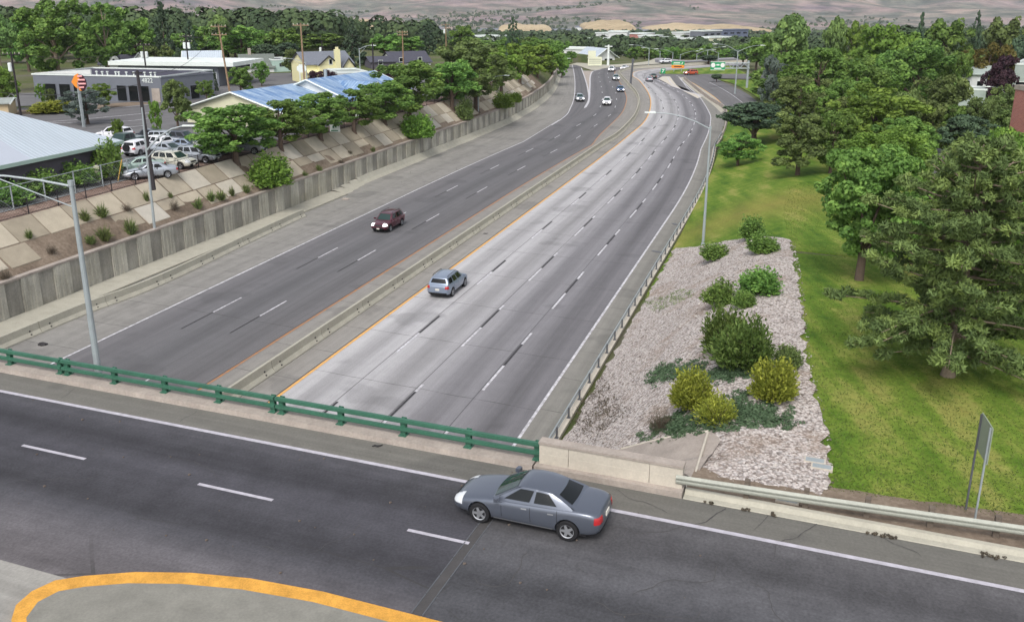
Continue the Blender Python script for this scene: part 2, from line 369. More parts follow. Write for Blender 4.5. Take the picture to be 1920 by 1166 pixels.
# ------------------------------------------------------------------ object helpers
def link(o): sc.collection.objects.link(o); return o
def tag(o, label=None, cat=None, group=None, kind=None):
    if label: o['label'] = label
    if cat: o['category'] = cat
    if group: o['group'] = group
    if kind: o['kind'] = kind
    return o
def empty(name, loc, rz=0, label=None, cat=None, group=None, rot=None):
    o = bpy.data.objects.new(name, None); link(o); o.location = loc; o.rotation_euler = rot or (0, 0, rz); o.empty_display_size = .3
    return tag(o, label, cat, group)
def copy_tree(o, parent=None):
    c = o.copy(); link(c); c.parent = parent
    for ch in o.children: copy_tree(ch, c)
    return c
class MB:
    """collects vertices and faces; build() makes ONE mesh object"""
    def __init__(s): s.v = []; s.f = []; s.mi = []; s.uv = []; s.t = []; s.cur = 0; s.hasuv = False; s.tint = None
    def face(s, pts, uvs=None, tint=None):
        b = len(s.v); s.v.extend([tuple(p) for p in pts]); s.f.append(tuple(range(b, b + len(pts)))); s.mi.append(s.cur)
        s.uv.extend(uvs or [(0, 0)] * len(pts)); s.hasuv |= uvs is not None
        s.t.extend([tint if tint is not None else (s.tint if s.tint is not None else .5)] * len(pts)); return s
    def box(s, c, d, rz=0, m=None):
        hx, hy, hz = d[0] / 2, d[1] / 2, d[2] / 2; ca, sa = math.cos(rz), math.sin(rz)
        P = []
        for z in (-hz, hz):
            for (x, y) in ((-hx, -hy), (hx, -hy), (hx, hy), (-hx, hy)):
                P.append(Vector((c[0] + x * ca - y * sa, c[1] + x * sa + y * ca, c[2] + z)))
        if m is not None: P = [m @ q for q in P]
        for q in ((3, 2, 1, 0), (4, 5, 6, 7), (0, 1, 5, 4), (1, 2, 6, 5), (2, 3, 7, 6), (3, 0, 4, 7)): s.face([P[i] for i in q])
        return s
    def tube(s, pts, rads, n=8, cap=True):
        pts = [Vector(p) for p in pts]
        if not isinstance(rads, (list, tuple)): rads = [rads] * len(pts)
        rings = []
        for i, p in enumerate(pts):
            d = (pts[min(i + 1, len(pts) - 1)] - pts[max(i - 1, 0)]).normalized()
            a = d.cross(Vector((0, 0, 1)) if abs(d.z) < .9 else Vector((1, 0, 0))).normalized(); b = d.cross(a)
            rings.append([p + (a * math.cos(2 * math.pi * k / n) + b * math.sin(2 * math.pi * k / n)) * rads[i] for k in range(n)])
        for r0, r1 in zip(rings, rings[1:]):
            for k in range(n): s.face([r0[k], r0[(k + 1) % n], r1[(k + 1) % n], r1[k]])
        if cap: s.face(rings[0][::-1]); s.face(rings[-1])
        return s
    def poly_prism(s, pts, z0, z1):
        s.face([(x, y, z1) for x, y in pts]); s.face([(x, y, z0) for x, y in pts][::-1])
        n = len(pts)
        for i in range(n):
            a, b = pts[i], pts[(i + 1) % n]; s.face([(*a, z0), (*b, z0), (*b, z1), (*a, z1)])
        return s
    def build(s, name, mats, parent=None, smooth=False, merge=False, origin=None):
        me = bpy.data.meshes.new(name)
        vs = s.v
        if origin is not None: vs = [(x - origin[0], y - origin[1], z - origin[2]) for x, y, z in vs]
        me.from_pydata(vs, [], s.f)
        if not isinstance(mats, (list, tuple)): mats = [mats]
        for m in mats: me.materials.append(m)
        me.polygons.foreach_set('material_index', s.mi)
        if s.hasuv:
            l = me.uv_layers.new(name='UVMap'); l.data.foreach_set('uv', [c for u in s.uv for c in u])
        if any(t != .5 for t in s.t):
            a = me.attributes.new('tint', 'FLOAT', 'POINT'); a.data.foreach_set('value', s.t)
        if merge:
            bm = bmesh.new(); bm.from_mesh(me); bmesh.ops.remove_doubles(bm, verts=bm.verts, dist=1e-4)
            bmesh.ops.recalc_face_normals(bm, faces=bm.faces)
            if bm.calc_volume(signed=True) < 0: bmesh.ops.reverse_faces(bm, faces=bm.faces)
            bm.to_mesh(me); bm.free()
        if smooth: me.polygons.foreach_set('use_smooth', [True] * len(me.polygons))
        me.update()
        o = bpy.data.objects.new(name, me); link(o)
        if origin is not None: o.location = origin
        if parent is not None: o.parent = parent
        return o
def struct(o): o['kind'] = 'structure'; return o

# ------------------------------------------------------------------ road lines (world polylines, all with the same sample count)
S0 = np.arange(8, 141, 2.0)
def catmull(pts, n):
    P = [Vector(p) for p in pts]; P = [P[0] * 2 - P[1]] + P + [P[-1] * 2 - P[-2]]
    seg = len(P) - 3; fine = []
    for i in range(seg):
        p0, p1, p2, p3 = P[i:i + 4]
        for k in range(24):
            t = k / 24; fine.append(.5 * ((2 * p1) + (p2 - p0) * t + (2 * p0 - 5 * p1 + 4 * p2 - p3) * t * t + (3 * p1 - p0 - 3 * p2 + p3) * t ** 3))
    fine.append(P[-2])
    L = [0]
    for a, b in zip(fine, fine[1:]): L.append(L[-1] + (b - a).length)
    out = []; j = 0
    for k in range(n):
        d = L[-1] * k / (n - 1)
        while j < len(L) - 2 and L[j + 1] < d: j += 1
        t = (d - L[j]) / max(1e-9, L[j + 1] - L[j]); out.append(fine[j].lerp(fine[j + 1], t))
    return out
NF = 110
def line(p0, px, start=140, z=0.0):
    wr = min(1, max(0, (p0 + 29) / 16)); wl = min(1, max(0, (-30 - p0) / 2))
    dv = lambda s: (-1.75 * wr + .8 * wl) * (max(0, s - 95) / 43) ** 2
    a = [Vector((*PS(p0 + dv(s), s), 0)) for s in S0]
    far = [a[-1]] + [G(x, y, 0).to_2d().to_3d() for x, y in px]
    b = catmull([a[-3]] + far, NF + 3)[3:]
    return a + b
LN = {}
LN['L1'] = line(-43.4, [(1055, 222), (1070, 202), (1077, 180), (1078, 155), (1076, 136), (1073, 122)])
LN['O1'] = line(-32.2, [(1126, 252), (1163, 216), (1173, 196), (1174, 180), (1164, 158), (1153, 140), (1157, 133), (1185, 128), (1240, 125), (1310, 121), (1400, 115)])
LN['MB'] = line(-29.6, [(1160, 254), (1189, 222), (1198, 195), (1194, 179), (1181, 163), (1165, 145), (1162, 137), (1186, 129.5), (1240, 126), (1310, 122), (1400, 116)])
LN['Y2'] = line(-27.3, [(1177, 256), (1205, 232), (1217, 212), (1220, 190), (1214, 172), (1199, 152), (1186, 142), (1194, 134), (1240, 128), (1310, 123.5), (1400, 117)])
LN['A'] = line(-23.7, [(1235, 230), (1243, 210), (1242, 194), (1230, 177), (1211, 160), (1206, 145), (1214, 137), (1245, 131), (1310, 125.5), (1400, 118.5)])
LN['B'] = line(-20.05, [(1260, 246), (1270, 226), (1273, 210), (1267, 191), (1254, 176), (1236, 162), (1222, 149), (1228, 138.5), (1250, 133), (1310, 127.5), (1400, 120)])
LN['C'] = line(-16.4, [(1293, 252), (1302, 230), (1304, 212), (1297, 196), (1282, 180), (1258, 164), (1236, 152), (1236, 142), (1256, 135), (1310, 129.5), (1400, 121)])
LN['R'] = line(-12.6, [(1327, 252), (1332, 230), (1330, 212), (1310, 182), (1276, 166), (1250, 154), (1246, 145), (1262, 138), (1310, 131.5), (1400, 122.5)])
LN['RR'] = line(-12.6, [(1327, 252), (1332, 230), (1330, 212), (1311, 182), (1292, 169), (1281, 155), (1275, 146), (1268, 142)])
LN['BR'] = line(-10.6, [(1359, 244), (1360, 208), (1332, 188), (1311, 172), (1293, 157), (1283, 149), (1279, 145)])
LN['SH'] = line(-11.3, [(1352, 244), (1352, 212), (1326, 188), (1303, 171), (1287, 156), (1279, 148), (1274, 143)])
LN['WB'] = [Vector((*PS(-52.0, s), 0)) for s in S0]
_w = [Vector((*PS(Wp(s), s), 0)) for s in (136, 140, 150, 163, 173, 183, 192, 200, 209, 218, 227, 236, 249, 262, 285, 300)]
LN['WB'] += catmull(_w, NF + 3)[3:]
LN['GUT'] = line(-50.9, [(962, 243), (1012, 214), (1038, 184), (1046, 158), (1048, 140), (1048, 126)])
def ruled(name, A, B, mat, z, label=None, n0=0, n1=None, cols=6, crown=None):
    """pavement strip between two road lines; UV = metres across, metres along"""
    A, B = LN.get(A, A) if isinstance(A, str) else A, LN.get(B, B) if isinstance(B, str) else B
    n1 = n1 or min(len(A), len(B)); V, UV, Fc = [], [], []
    d = 0; w0 = (Vector(B[n0]) - Vector(A[n0])).length
    for i in range(n0, n1):
        if i > n0: d += ((A[i] + B[i]) / 2 - (A[i - 1] + B[i - 1]) / 2).length
        for j in range(cols + 1):
            t = j / cols; q = A[i].lerp(B[i], t); V.append((q.x, q.y, z)); UV.append((t * w0, d))
    m = MB(); c1 = cols + 1
    for i in range(n1 - n0 - 1):
        for j in range(cols):
            k = [i * c1 + j, i * c1 + j + 1, (i + 1) * c1 + j + 1, (i + 1) * c1 + j]
            m.face([V[q] for q in k], [UV[q] for q in k])
    o = m.build(name, mat); struct(o)
    return o
def offset(L, d):
    out = []
    for i, p in enumerate(L):
        t = (L[min(i + 1, len(L) - 1)] - L[max(i - 1, 0)]).normalized(); out.append(p + Vector((t.y, -t.x, 0)) * d)
    return out
def stripe(m, L, wd, z, n0=0, n1=None):
    a, b = offset(L, -wd / 2), offset(L, wd / 2)
    for i in range(n0, (n1 or len(L)) - 1):
        m.face([(a[i].x, a[i].y, z), (b[i].x, b[i].y, z), (b[i + 1].x, b[i + 1].y, z), (a[i + 1].x, a[i + 1].y, z)])
def walk(L):
    d = [0]
    for a, b in zip(L, L[1:]): d.append(d[-1] + (b - a).length)
    return d
def along(L, D, s):
    s = max(D[0], min(D[-1] - 1e-6, s))
    lo, hi = 0, len(D) - 1
    while hi - lo > 1:
        m = (lo + hi) // 2
        if D[m] <= s: lo = m
        else: hi = m
    t = (s - D[lo]) / (D[hi] - D[lo]); return L[lo].lerp(L[hi], t), (L[hi] - L[lo]).normalized()
def dash(m, L, s0, s1, wd, z):
    D = walk(L); off = 8.0
    pts = [along(L, D, s0 - off + (s1 - s0) * k / 3) for k in range(4)]
    for (a, ta), (b, tb) in zip(pts, pts[1:]):
        na, nb = Vector((ta.y, -ta.x, 0)) * wd / 2, Vector((tb.y, -tb.x, 0)) * wd / 2
        m.face([(*(a - na).xy, z), (*(a + na).xy, z), (*(b + nb).xy, z), (*(b - nb).xy, z)])
# ------------------------------------------------------------------ ground
def frange(a, b, st):
    out = []; x = a
    while x < b - 1e-6: out.append(x); x += st
    return out
def build_ground():
    rows = frange(-60, 0, 12) + frange(0, 300, 3.0)
    x = 300.0; stp = 4.0
    while x < 9000: rows.append(x); stp = min(70, stp * 1.03); x += stp
    left = [-6000, -4400, -3200, -2400, -1800, -1300, -950, -700, -520, -390, -290, -210, -150, -105, -72, -48, -32, -20, -12, -8, -6, -4, -3, -2, -1.1, -.3, .02]
    right = [.02, .5, 1, 1.6, 2.3, 3, 4, 5, 6, 7, 8, 9, 10, 11.5, 13, 15, 18, 22, 27, 34, 44, 58, 78, 105, 145, 200, 280, 380, 520, 700, 950, 1300, 1800, 2400, 3200, 4400, 6000]
    V = []; nc = len(left) + len(right) + 4
    for s in rows:
        wp, bp = Wp(s), Bp(s)
        # beyond the freeway the columns become straight and even
        k = sstep(900, 2200, s)
        cols = [wp + a for a in left] + [lerp(wp, bp, t) for t in (.25, .5, .75)] + [bp - .02] + [bp + a for a in right]
        if k > 0:
            n = len(cols)
            ev = [-3600 + 7800 * (j / (n - 1)) for j in range(n)]
            cols = [lerp(c, e, k) for c, e in zip(cols, ev)]
        for p in cols:
            x, y = PS(p, s); V.append((x, y, H(x, y)))
    F = []
    for i in range(len(rows) - 1):
        for j in range(nc - 1):
            a = i * nc + j; F.append((a, a + 1, a + nc + 1, a + nc))
    me = bpy.data.meshes.new('ground'); me.from_pydata(V, [], F); me.materials.append(M['ground'])
    me.polygons.foreach_set('use_smooth', [True] * len(F)); me.update()
    o = bpy.data.objects.new('ground', me); link(o); struct(o)
build_ground()

# ------------------------------------------------------------------ freeway surfaces (sheets 4 mm apart and more)
LN['ML'] = line(-43.4, [(1056, 221), (1084, 207), (1103, 190), (1106, 162), (1107, 143), (1113, 133.8), (1134, 130), (1186, 124.5), (1240, 121), (1310, 117.5), (1400, 112)])
base = ruled('freeway_base', 'WB', offset(LN['BR'], .3), M['conc_dark'], .0, cols=3)
ruled('left_shoulder', 'WB', 'ML', M['shoulder_left'], .008, n1=len(S0) + 34)
ruled('left_shoulder', LN['WB'][len(S0) + 33:], LN['L1'][len(S0) + 33:], M['shoulder_left'], .009)
ruled('left_carriageway', 'ML', 'O1', M['asph_left'], .014)
ruled('median_shoulder', 'O1', 'Y2', M['shoulder_med'], .010)
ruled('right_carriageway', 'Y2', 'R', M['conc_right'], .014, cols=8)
ruled('right_shoulder', 'RR', 'BR', M['shoulder_right'], .010)
def pxstrip(name, A, B, mat, z, n=30, cols=4):
    a = catmull([G(x, y, 0) for x, y in A], n); b = catmull([G(x, y, 0) for x, y in B], n)
    return ruled(name, a, b, mat, z, cols=cols)
def pxpoly(name, pts, mat, z, zc=0.0):
    m = MB(); m.face([(*G(x, y, zc).xy, zc + z) for x, y in pts]); o = m.build(name, mat); return struct(o)
pxstrip('exit_ramp', [(1050, 226), (1070, 202), (1077, 180), (1078, 155), (1076, 136), (1073, 119)], [(1086, 214), (1104, 192), (1103, 175), (1099, 150), (1091, 132), (1086, 119)], M['asph_left'], .019)
pxpoly('gore_pavement', [(1104.5, 190), (1098, 150), (1092, 134), (1112, 133), (1107, 142), (1105.5, 160)], M['conc_pink'], .024)
# right-hand merge: on-ramp lane, gores and the frontage road beside it
pxpoly('right_gore_pavement', [(1322, 180), (1287, 172), (1262, 163), (1246, 154), (1234, 148), (1242, 144), (1256, 144), (1268, 160), (1283, 172), (1308, 185)], M['conc_lite'], .024)
pxstrip('merge_ramp', [(1252, 142), (1262, 158), (1280, 171), (1311, 182)], [(1280, 142), (1281, 152), (1292, 165), (1313, 181)], M['ramp'], .021)
pxstrip('ramp_separator', [(1271, 146), (1281, 152), (1296, 166), (1314, 180), (1335, 196), (1352, 212)], [(1281, 145.5), (1296, 154), (1314, 165), (1336, 180), (1352, 194), (1364, 205)], M['conc'], .03)
pxstrip('frontage_road', [(1250, 144), (1282, 145), (1297, 154), (1315, 165), (1337, 180), (1353, 194), (1376, 215), (1400, 245)], [(1250, 139.5), (1310, 140), (1338, 146), (1362, 157), (1386, 168), (1404, 178), (1425, 196), (1450, 225)], M['ramp'], .026)
pxstrip('frontage_road', [(1310, 139.5), (1360, 139.0), (1440, 139)], [(1320, 146.5), (1370, 148), (1440, 150)], M['ramp'], .022)
def grass_px(A, B, z=.03): 
    o = pxstrip('grass_verge', A, B, M['lawn'], z, 24, 3); return o
grass_px([(1235, 136), (1262, 131.8), (1310, 128.2), (1370, 123)], [(1238, 139.3), (1280, 139.3), (1320, 139.2), (1400, 139)])
grass_px([(1345, 150), (1368, 155), (1390, 165), (1410, 176), (1436, 196)], [(1440, 151), (1450, 156), (1462, 164), (1475, 176), (1495, 196)])
# light concrete retaining edge beyond the freeway bend
pxstrip('far_concrete_edge', [(1045, 126), (1075, 118), (1130, 122), (1186, 119), (1215, 115), (1228, 110)], [(1045, 130), (1075, 122), (1112, 132.5), (1134, 128.8), (1186, 123.5), (1240, 120)], M['conc'], .03)
pxstrip('far_connector_road', [(1228, 110), (1240, 109.5), (1290, 114), (1340, 110), (1420, 107)], [(1228, 117), (1240, 119), (1290, 117.5), (1340, 114.5), (1420, 111)], M['conc_right'], .04)
# painted lines
m = MB()
stripe(m, LN['ML'], .16, .026, 8, len(S0) + 13)
stripe(m, LN['L1'][len(S0) + 12:], .2, .028)
stripe(m, LN['RR'], .17, .032, 8)
stripe(m, catmull([G(*q) for q in [(1096, 203), (1104, 186), (1102, 166), (1097, 148), (1090, 128)]], 30), .3, .034)
stripe(m, catmull([G(*q) for q in [(1098, 202), (1104.5, 188), (1106, 162), (1107, 143), (1113, 133.8), (1134, 130), (1186, 124.5)]], 40), .35, .036)
stripe(m, catmull([G(*q) for q in [(1232, 151), (1247, 157), (1266, 164.5), (1290, 172), (1321, 180)]], 24), .25, .036)
stripe(m, catmull([G(*q) for q in [(1251, 145), (1258, 156), (1270, 165), (1290, 173), (1322, 181)]], 24), .3, .038)
stripe(m, catmull([G(*q) for q in [(1275, 148), (1281, 154.5), (1296, 168), (1313, 182)]], 20), .3, .034)
stripe(m, catmull([G(*q) for q in [(1330, 155), (1352, 166), (1372, 178), (1392, 193)]], 20), .16, .036)
m.build('white_edge_lines', M['white'])['kind'] = 'structure'
m = MB(); stripe(m, LN['O1'], .17, .026, 8); m.build('orange_edge_line', M['orange'])['kind'] = 'structure'
m = MB(); stripe(m, LN['Y2'], .2, .026, 8); stripe(m, catmull([G(*q) for q in [(1283, 146.5), (1298, 155.5), (1316, 166.5), (1338, 181.5), (1354, 195.5)]], 24), .18, .04)
m.build('yellow_edge_line', M['yellow'])['kind'] = 'structure'
m = MB(); stripe(m, offset(LN['Y2'], -.16), .05, .027, 8); stripe(m, offset(LN['O1'], -.14), .03, .027, 8); m.build('pavement_seams', M['blackp'])['kind'] = 'structure'
LN['D1'] = line(-39.7, [(1110, 220), (1123, 205), (1130, 186), (1128, 168), (1126, 157), (1123, 146), (1123, 138), (1136, 132.3), (1186, 126), (1240, 122.5), (1310, 119)])
LN['D2'] = line(-36.0, [(1140, 219), (1152, 205), (1156, 186), (1154, 172), (1146, 160), (1142, 149), (1139, 139), (1146, 134), (1186, 127), (1240, 123.8), (1310, 120)])
mw, mb = MB(), MB()
for k in range(-3, 22):
    for ln, w0, bk in (('D1', 53.3, 49.6), ('D2', 53.6, 49.9)):
        a = w0 + 15.4 * k
        if a > 14: dash(mw, LN[ln], a, a + 3.6, .13, .026); dash(mb, LN[ln], a - 3.7, a, .12, .026)
    a = 50.1 + 15.4 * k
    if a > 14: dash(mw, LN['A'], a, a + 3.7, .16, .026); dash(mb, LN['A'], a + 3.7, a + 7.4, .16, .026)
    a = 52.3 + 15.4 * k
    if a > 14: dash(mw, LN['B'], a, a + 3.8, .16, .026); dash(mb, LN['B'], a + 3.8, a + 7.8, .16, .026); dash(mw, LN['B'], a + 7.8, a + 8.9, .16, .026)
    a = 46.1 + 15.4 * k
    if a > 14: dash(mw, LN['C'], a, a + 3.9, .16, .026); dash(mb, LN['C'], a + 3.9, a + 7.8, .16, .026); dash(mw, LN['C'], a + 7.8, a + 10, .16, .026)
mw.build('white_lane_dashes', M['white'])['kind'] = 'structure'; mb.build('black_lane_dashes', M['blackp'])['kind'] = 'structure'
m = MB()
for q in ('A', 'B', 'C'): stripe(m, offset(LN[q], -.14), .035, .020, 0, len(S0) + 60)
m.build('lane_seams', M['blackp'])['kind'] = 'structure'

# ------------------------------------------------------------------ overpass road
DO = Vector((1.0, 28.9)); DU = Vector((math.cos(R(-20.8)), math.sin(R(-20.8)))); DV = Vector((-DU.y, DU.x)); DZ = 6.2
def D(u, v, z=DZ):
    q = DO + DU * u + DV * v; return Vector((q.x, q.y, z))
DROT = R(-20.8)
def curbv(u): return interp(u, [(-90, -.85), (6, -.85), (60, -1.1)])
def deck_sheet(name, u0, u1, va, vb, mat, z, W=None, cols=6, step=2.0):
    m = MB(); us = frange(u0, u1, step) + [u1]
    for a, b in zip(us, us[1:]):
        for j in range(cols):
            q = []
            for (u, t) in ((a, j / cols), (b, j / cols), (b, (j + 1) / cols), (a, (j + 1) / cols)):
                c = curbv(u); v = lerp(c + va, c + vb, t); q.append((D(u, v, z), (abs(va - v + c), u)))
            m.face([x[0] for x in q][::-1], [x[1] for x in q][::-1])
    return struct(m.build(name, mat))
deck_sheet('overpass_shoulder', -75, 60, 0.0, -1.48, M['deck_shoulder'], DZ)
deck_sheet('overpass_road', -75, -.40, -1.42, -10.4, M['deck'], DZ + .004)
deck_sheet('approach_road', -.14, 60, -1.42, -10.4, M['deck_far'], DZ + .004)
deck_sheet('overpass_joint', -.42, -.12, -.1, -30, M['joint'], DZ + .006, step=.5)
deck_sheet('overpass_far_lanes', -75, 60, -10.4, -32, M['shoulder_left'], DZ + .002)
m = MB(); m.face([D(u, v, DZ - .05) for u, v in ((-75, .46), (-75, -34), (60, -34), (60, -3.5), (30, -1.6), (0.2, .3), (0.2, .46))])
m2 = MB(); m2.box(D(-37.4, -16.8, DZ - .65), (75.2, 34.4, 1.15), DROT); struct(m2.build('overpass_slab', M['conc_dark']))
struct(m.build('roadbed', M['conc_dark']))
m = MB()
for u0, u1 in ((-75, -.55), (.0, 60)):
    us = frange(u0, u1, 2) + [u1]
    for a, b in zip(us, us[1:]):
        ca, cb = curbv(a), curbv(b); m.face([D(a, ca - 1.58, DZ + .012), D(b, cb - 1.58, DZ + .012), D(b, cb - 1.40, DZ + .012), D(a, ca - 1.40, DZ + .012)])
for k in range(-9, 8):
    a = -18.0 + 7.83 * k
    if -2.4 < a < -1: e = a + 2.05
    else: e = a + 2.95
    v = -5.66
    if a > 2: continue
    m.face([D(a, v - .07, DZ + .012), D(e, v - .07, DZ + .012), D(e, v + .07, DZ + .012), D(a, v + .07, DZ + .012)])
struct(m.build('overpass_white_lines', M['white_deck']))
# expansion joint steel edges
m = MB()
for u in (-.43, -.11):
    for v in frange(-.2, -14, -1) if False else [(-.2 - k * .9) for k in range(15)]:
        m.box(D(u, v - .45, DZ + .010), (.035, .86, .014), DROT)
struct(m.build('expansion_joint_edges', M['steel_dk']))
# yellow-nosed median island
m = MB(); pts = [(-9.3, -13.6), (-9.9, -13.3), (-10.3, -12.8), (-10.4, -12.2), (-10.2, -11.6), (-9.6, -11.15), (-8.4, -10.5), (-6.9, -9.97), (-5.2, -9.6), (-3, -9.4), (30, -9.4), (30, -13.6)]
ip = [D(u, v).xy[:] for u, v in pts]
m.poly_prism(ip, DZ, DZ + .16)
m2 = MB(); cx_ = [(u + (0.28 if u < -8 else 0.1 if u < 0 else 0), v - .42) for u, v in pts[:]]; m2.face([D(u, v, DZ + .172) for u, v in [(-9.0, -13.6), (-9.6, -13.1), (-9.85, -12.5), (-9.7, -11.95), (-9.2, -11.55), (-8.2, -11.0), (-6.8, -10.5), (-5.1, -10.12), (-3, -9.9), (30, -9.9), (30, -13.6)]])
isl = m.build('median_island', dirty('yellow_painted_concrete', srgb(204, 150, 66), .8, .34, 2.6, bump=.3)); 
tag(isl, 'raised median island with yellow painted kerb at the bottom edge of the overpass road', 'median island'); q_ = m2.build('infill', M['conc_dark']); q_.parent = isl

# kerb along the bridge, parapet, green railing
def kerb_run(name, u0, u1, w, h, mat, step=1.0, joints=None, parent=None):
    m = MB(); us = frange(u0, u1, step) + [u1]
    for a, b in zip(us, us[1:]):
        ca, cb = curbv(a), curbv(b)
        sec = [(0, 0), (.03, h), (w, h), (w, -.9)]
        A = [D(a, ca + v, DZ + z) for v, z in sec]; B = [D(b, cb + v, DZ + z) for v, z in sec]
        for i in range(3): m.face([A[i], B[i], B[i + 1], A[i + 1]])
    m.face([D(u0, curbv(u0) + v, DZ + z) for v, z in sec]); m.face([D(u1, curbv(u1) + v, DZ + z) for v, z in sec][::-1])
    return m.build(name, mat, parent)
bk = kerb_run('bridge_kerb', -75, -.02, .85, .2, M['conc_pink'])
tag(bk, 'long pinkish concrete kerb under the green railing on the overpass', 'kerb')
def place_parts(root, parts):
    bpy.context.view_layer.update()
    mi = root.matrix_world.inverted()
    for o in parts:
        o.data.transform(mi @ o.matrix_world); o.matrix_world = Matrix(); o.parent = root
    return root
RV = -.42
rail = empty('bridge_railing', D(-30, RV), 0, 'green painted steel railing with two rails along the overpass edge', 'railing')
parts = []
for zt, dz, dv in ((7.02, .15, .13), (6.69, .14, .12)):
    for (a, b) in ((-75, -21.5), (-21.44, -10.72), (-10.66, .12)):
        m = MB(); m.box(D((a + b) / 2, RV, zt), (b - a, dv, dz), DROT)
        m.box(D((a + b) / 2, RV - dv / 2 - .012, zt), (b - a, .022, dz * .45), DROT)
        parts.append(m.build('rail', M['green_rail']))
for u in [-56, -50, -45, -40.5, -36, -31.5, -28.2, -24.54, -21.65, -21.26, -18.71, -16.11, -13.44, -10.88, -10.47, -7.86, -5.21, -2.61, 0.0]:
    m = MB(); zb = 6.4
    m.box(D(u, RV + .06, zb + .34), (.2, .05, .68), DROT); m.box(D(u, RV + .19, zb + .34), (.2, .04, .68), DROT); m.box(D(u, RV + .125, zb + .33), (.05, .12, .66), DROT)
    m.box(D(u, RV + .1, zb + .015), (.3, .34, .03), DROT)
    parts.append(m.build('post', M['green_rail']))
place_parts(rail, parts)
# concrete parapet on the approach
par = empty('concrete_parapet', D(2.7, -.4, DZ), 0, 'beige concrete parapet wall between the green railing and the steel guardrail', 'parapet')
parts = []
m = MB()
for a, b in ((.16, 1.2), (1.215, 4.0), (4.015, 5.1)):
    m.box(D((a + b) / 2, -.42, 6.78), (b - a, .34, .74), DROT)
    m.box(D((a + b) / 2, -.41, 6.595), (b - a - .01, .375, .37), DROT)
parts.append(m.build('wall_panel', M['conc_lite']))
m = MB(); m.box(D(2.63, -.42, 7.19), (4.98, .42, .085), DROT); parts.append(m.build('coping', M['conc_pink']))
m = MB(); m.box(D(2.6, -.45, 6.28), (5.1, .8, .26), DROT); parts.append(m.build('kerb_base', M['conc_pink']))
place_parts(par, parts)
# roadside kerb and gutter beyond the parapet
def kerb2():
    m = MB(); us = frange(5.2, 60, 1.5)
    for a, b in zip(us, us[1:]):
        bb = b - (.015 if int(b * 2) % 6 == 0 else 0)
        ca, cb = curbv(a), curbv(bb)
        sec = [(0, .006), (.02, .03), (.26, .035), (.36, .16), (.52, .17), (.54, -.2)]
        A = [D(a, ca + v, DZ + z) for v, z in sec]; B = [D(bb, cb + v, DZ + z) for v, z in sec]
        for i in range(5): m.face([A[i], B[i], B[i + 1], A[i + 1]])
    return m.build('roadside_kerb', M['conc'])
tag(kerb2(), 'pale concrete kerb and gutter along the road below the steel guardrail', 'kerb')
# weedy strip between kerb and guardrail
m = MB()
for a, b in zip(frange(5.2, 60, .6), frange(5.8, 60.6, .6)):
    for j in range(5):
        q = []
        for (u, t) in ((a, j / 5), (b, j / 5), (b, (j + 1) / 5), (a, (j + 1) / 5)):
            v = lerp(curbv(u) + .5, 1.4 + .05 * u, t); q.append(D(u, v, DZ + .11 + .05 * fbm(u * 1.3, v * 2, 3, 4) - .22 * t))
        m.face(q)
struct(m.build('dirt_strip', M['dirt']))
# W-beam guardrail
gr = empty('steel_guardrail', D(20, 0, DZ), 0, 'weathered w-beam steel guardrail on stout posts from the parapet to the right edge', 'guardrail')
gv = lambda u: interp(u, [(5, -.62), (8.8, -.42), (15, .0), (30, .9), (60, 2.2)])
m = MB(); prof = [(0, .31), (-.03, .28), (-.07, .23), (-.07, .19), (-.02, .155), (-.02, .135), (-.07, .10), (-.07, .05), (-.03, .0)]
us = frange(4.9, 60, .95)
for a, b in zip(us, us[1:]):
    A = [D(a, gv(a) + v, 6.60 + z) for v, z in prof]; B = [D(b, gv(b) + v, 6.60 + z) for v, z in prof]
    for i in range(len(prof) - 1): m.face([A[i], B[i], B[i + 1], A[i + 1]])
    m.face([A[0], B[0], B[0] + Vector((*(DV * .02), -.01)), A[0] + Vector((*(DV * .02), -.01))])
parts = [m.build('w_beam', M['grey_rail'])]
for u in [7.13] + [8.95 + 1.82 * k for k in range(28)]:
    m = MB(); v = gv(u); m.box(D(u, v + .22, 6.55), (.17, .2, .86), DROT); parts.append(m.build('post', dirty('x', srgb(104, 94, 84), .95, .3, 4) if 'post_wood' not in MATS else MATS['post_wood']))
    MATS['post_wood'] = parts[-1].data.materials[0]
    m = MB(); m.box(D(u, v + .06, 6.74), (.15, .12, .34), DROT); parts.append(m.build('blockout', MATS['post_wood']))
MATS['post_wood'].name = 'post_wood'
place_parts(gr, parts)

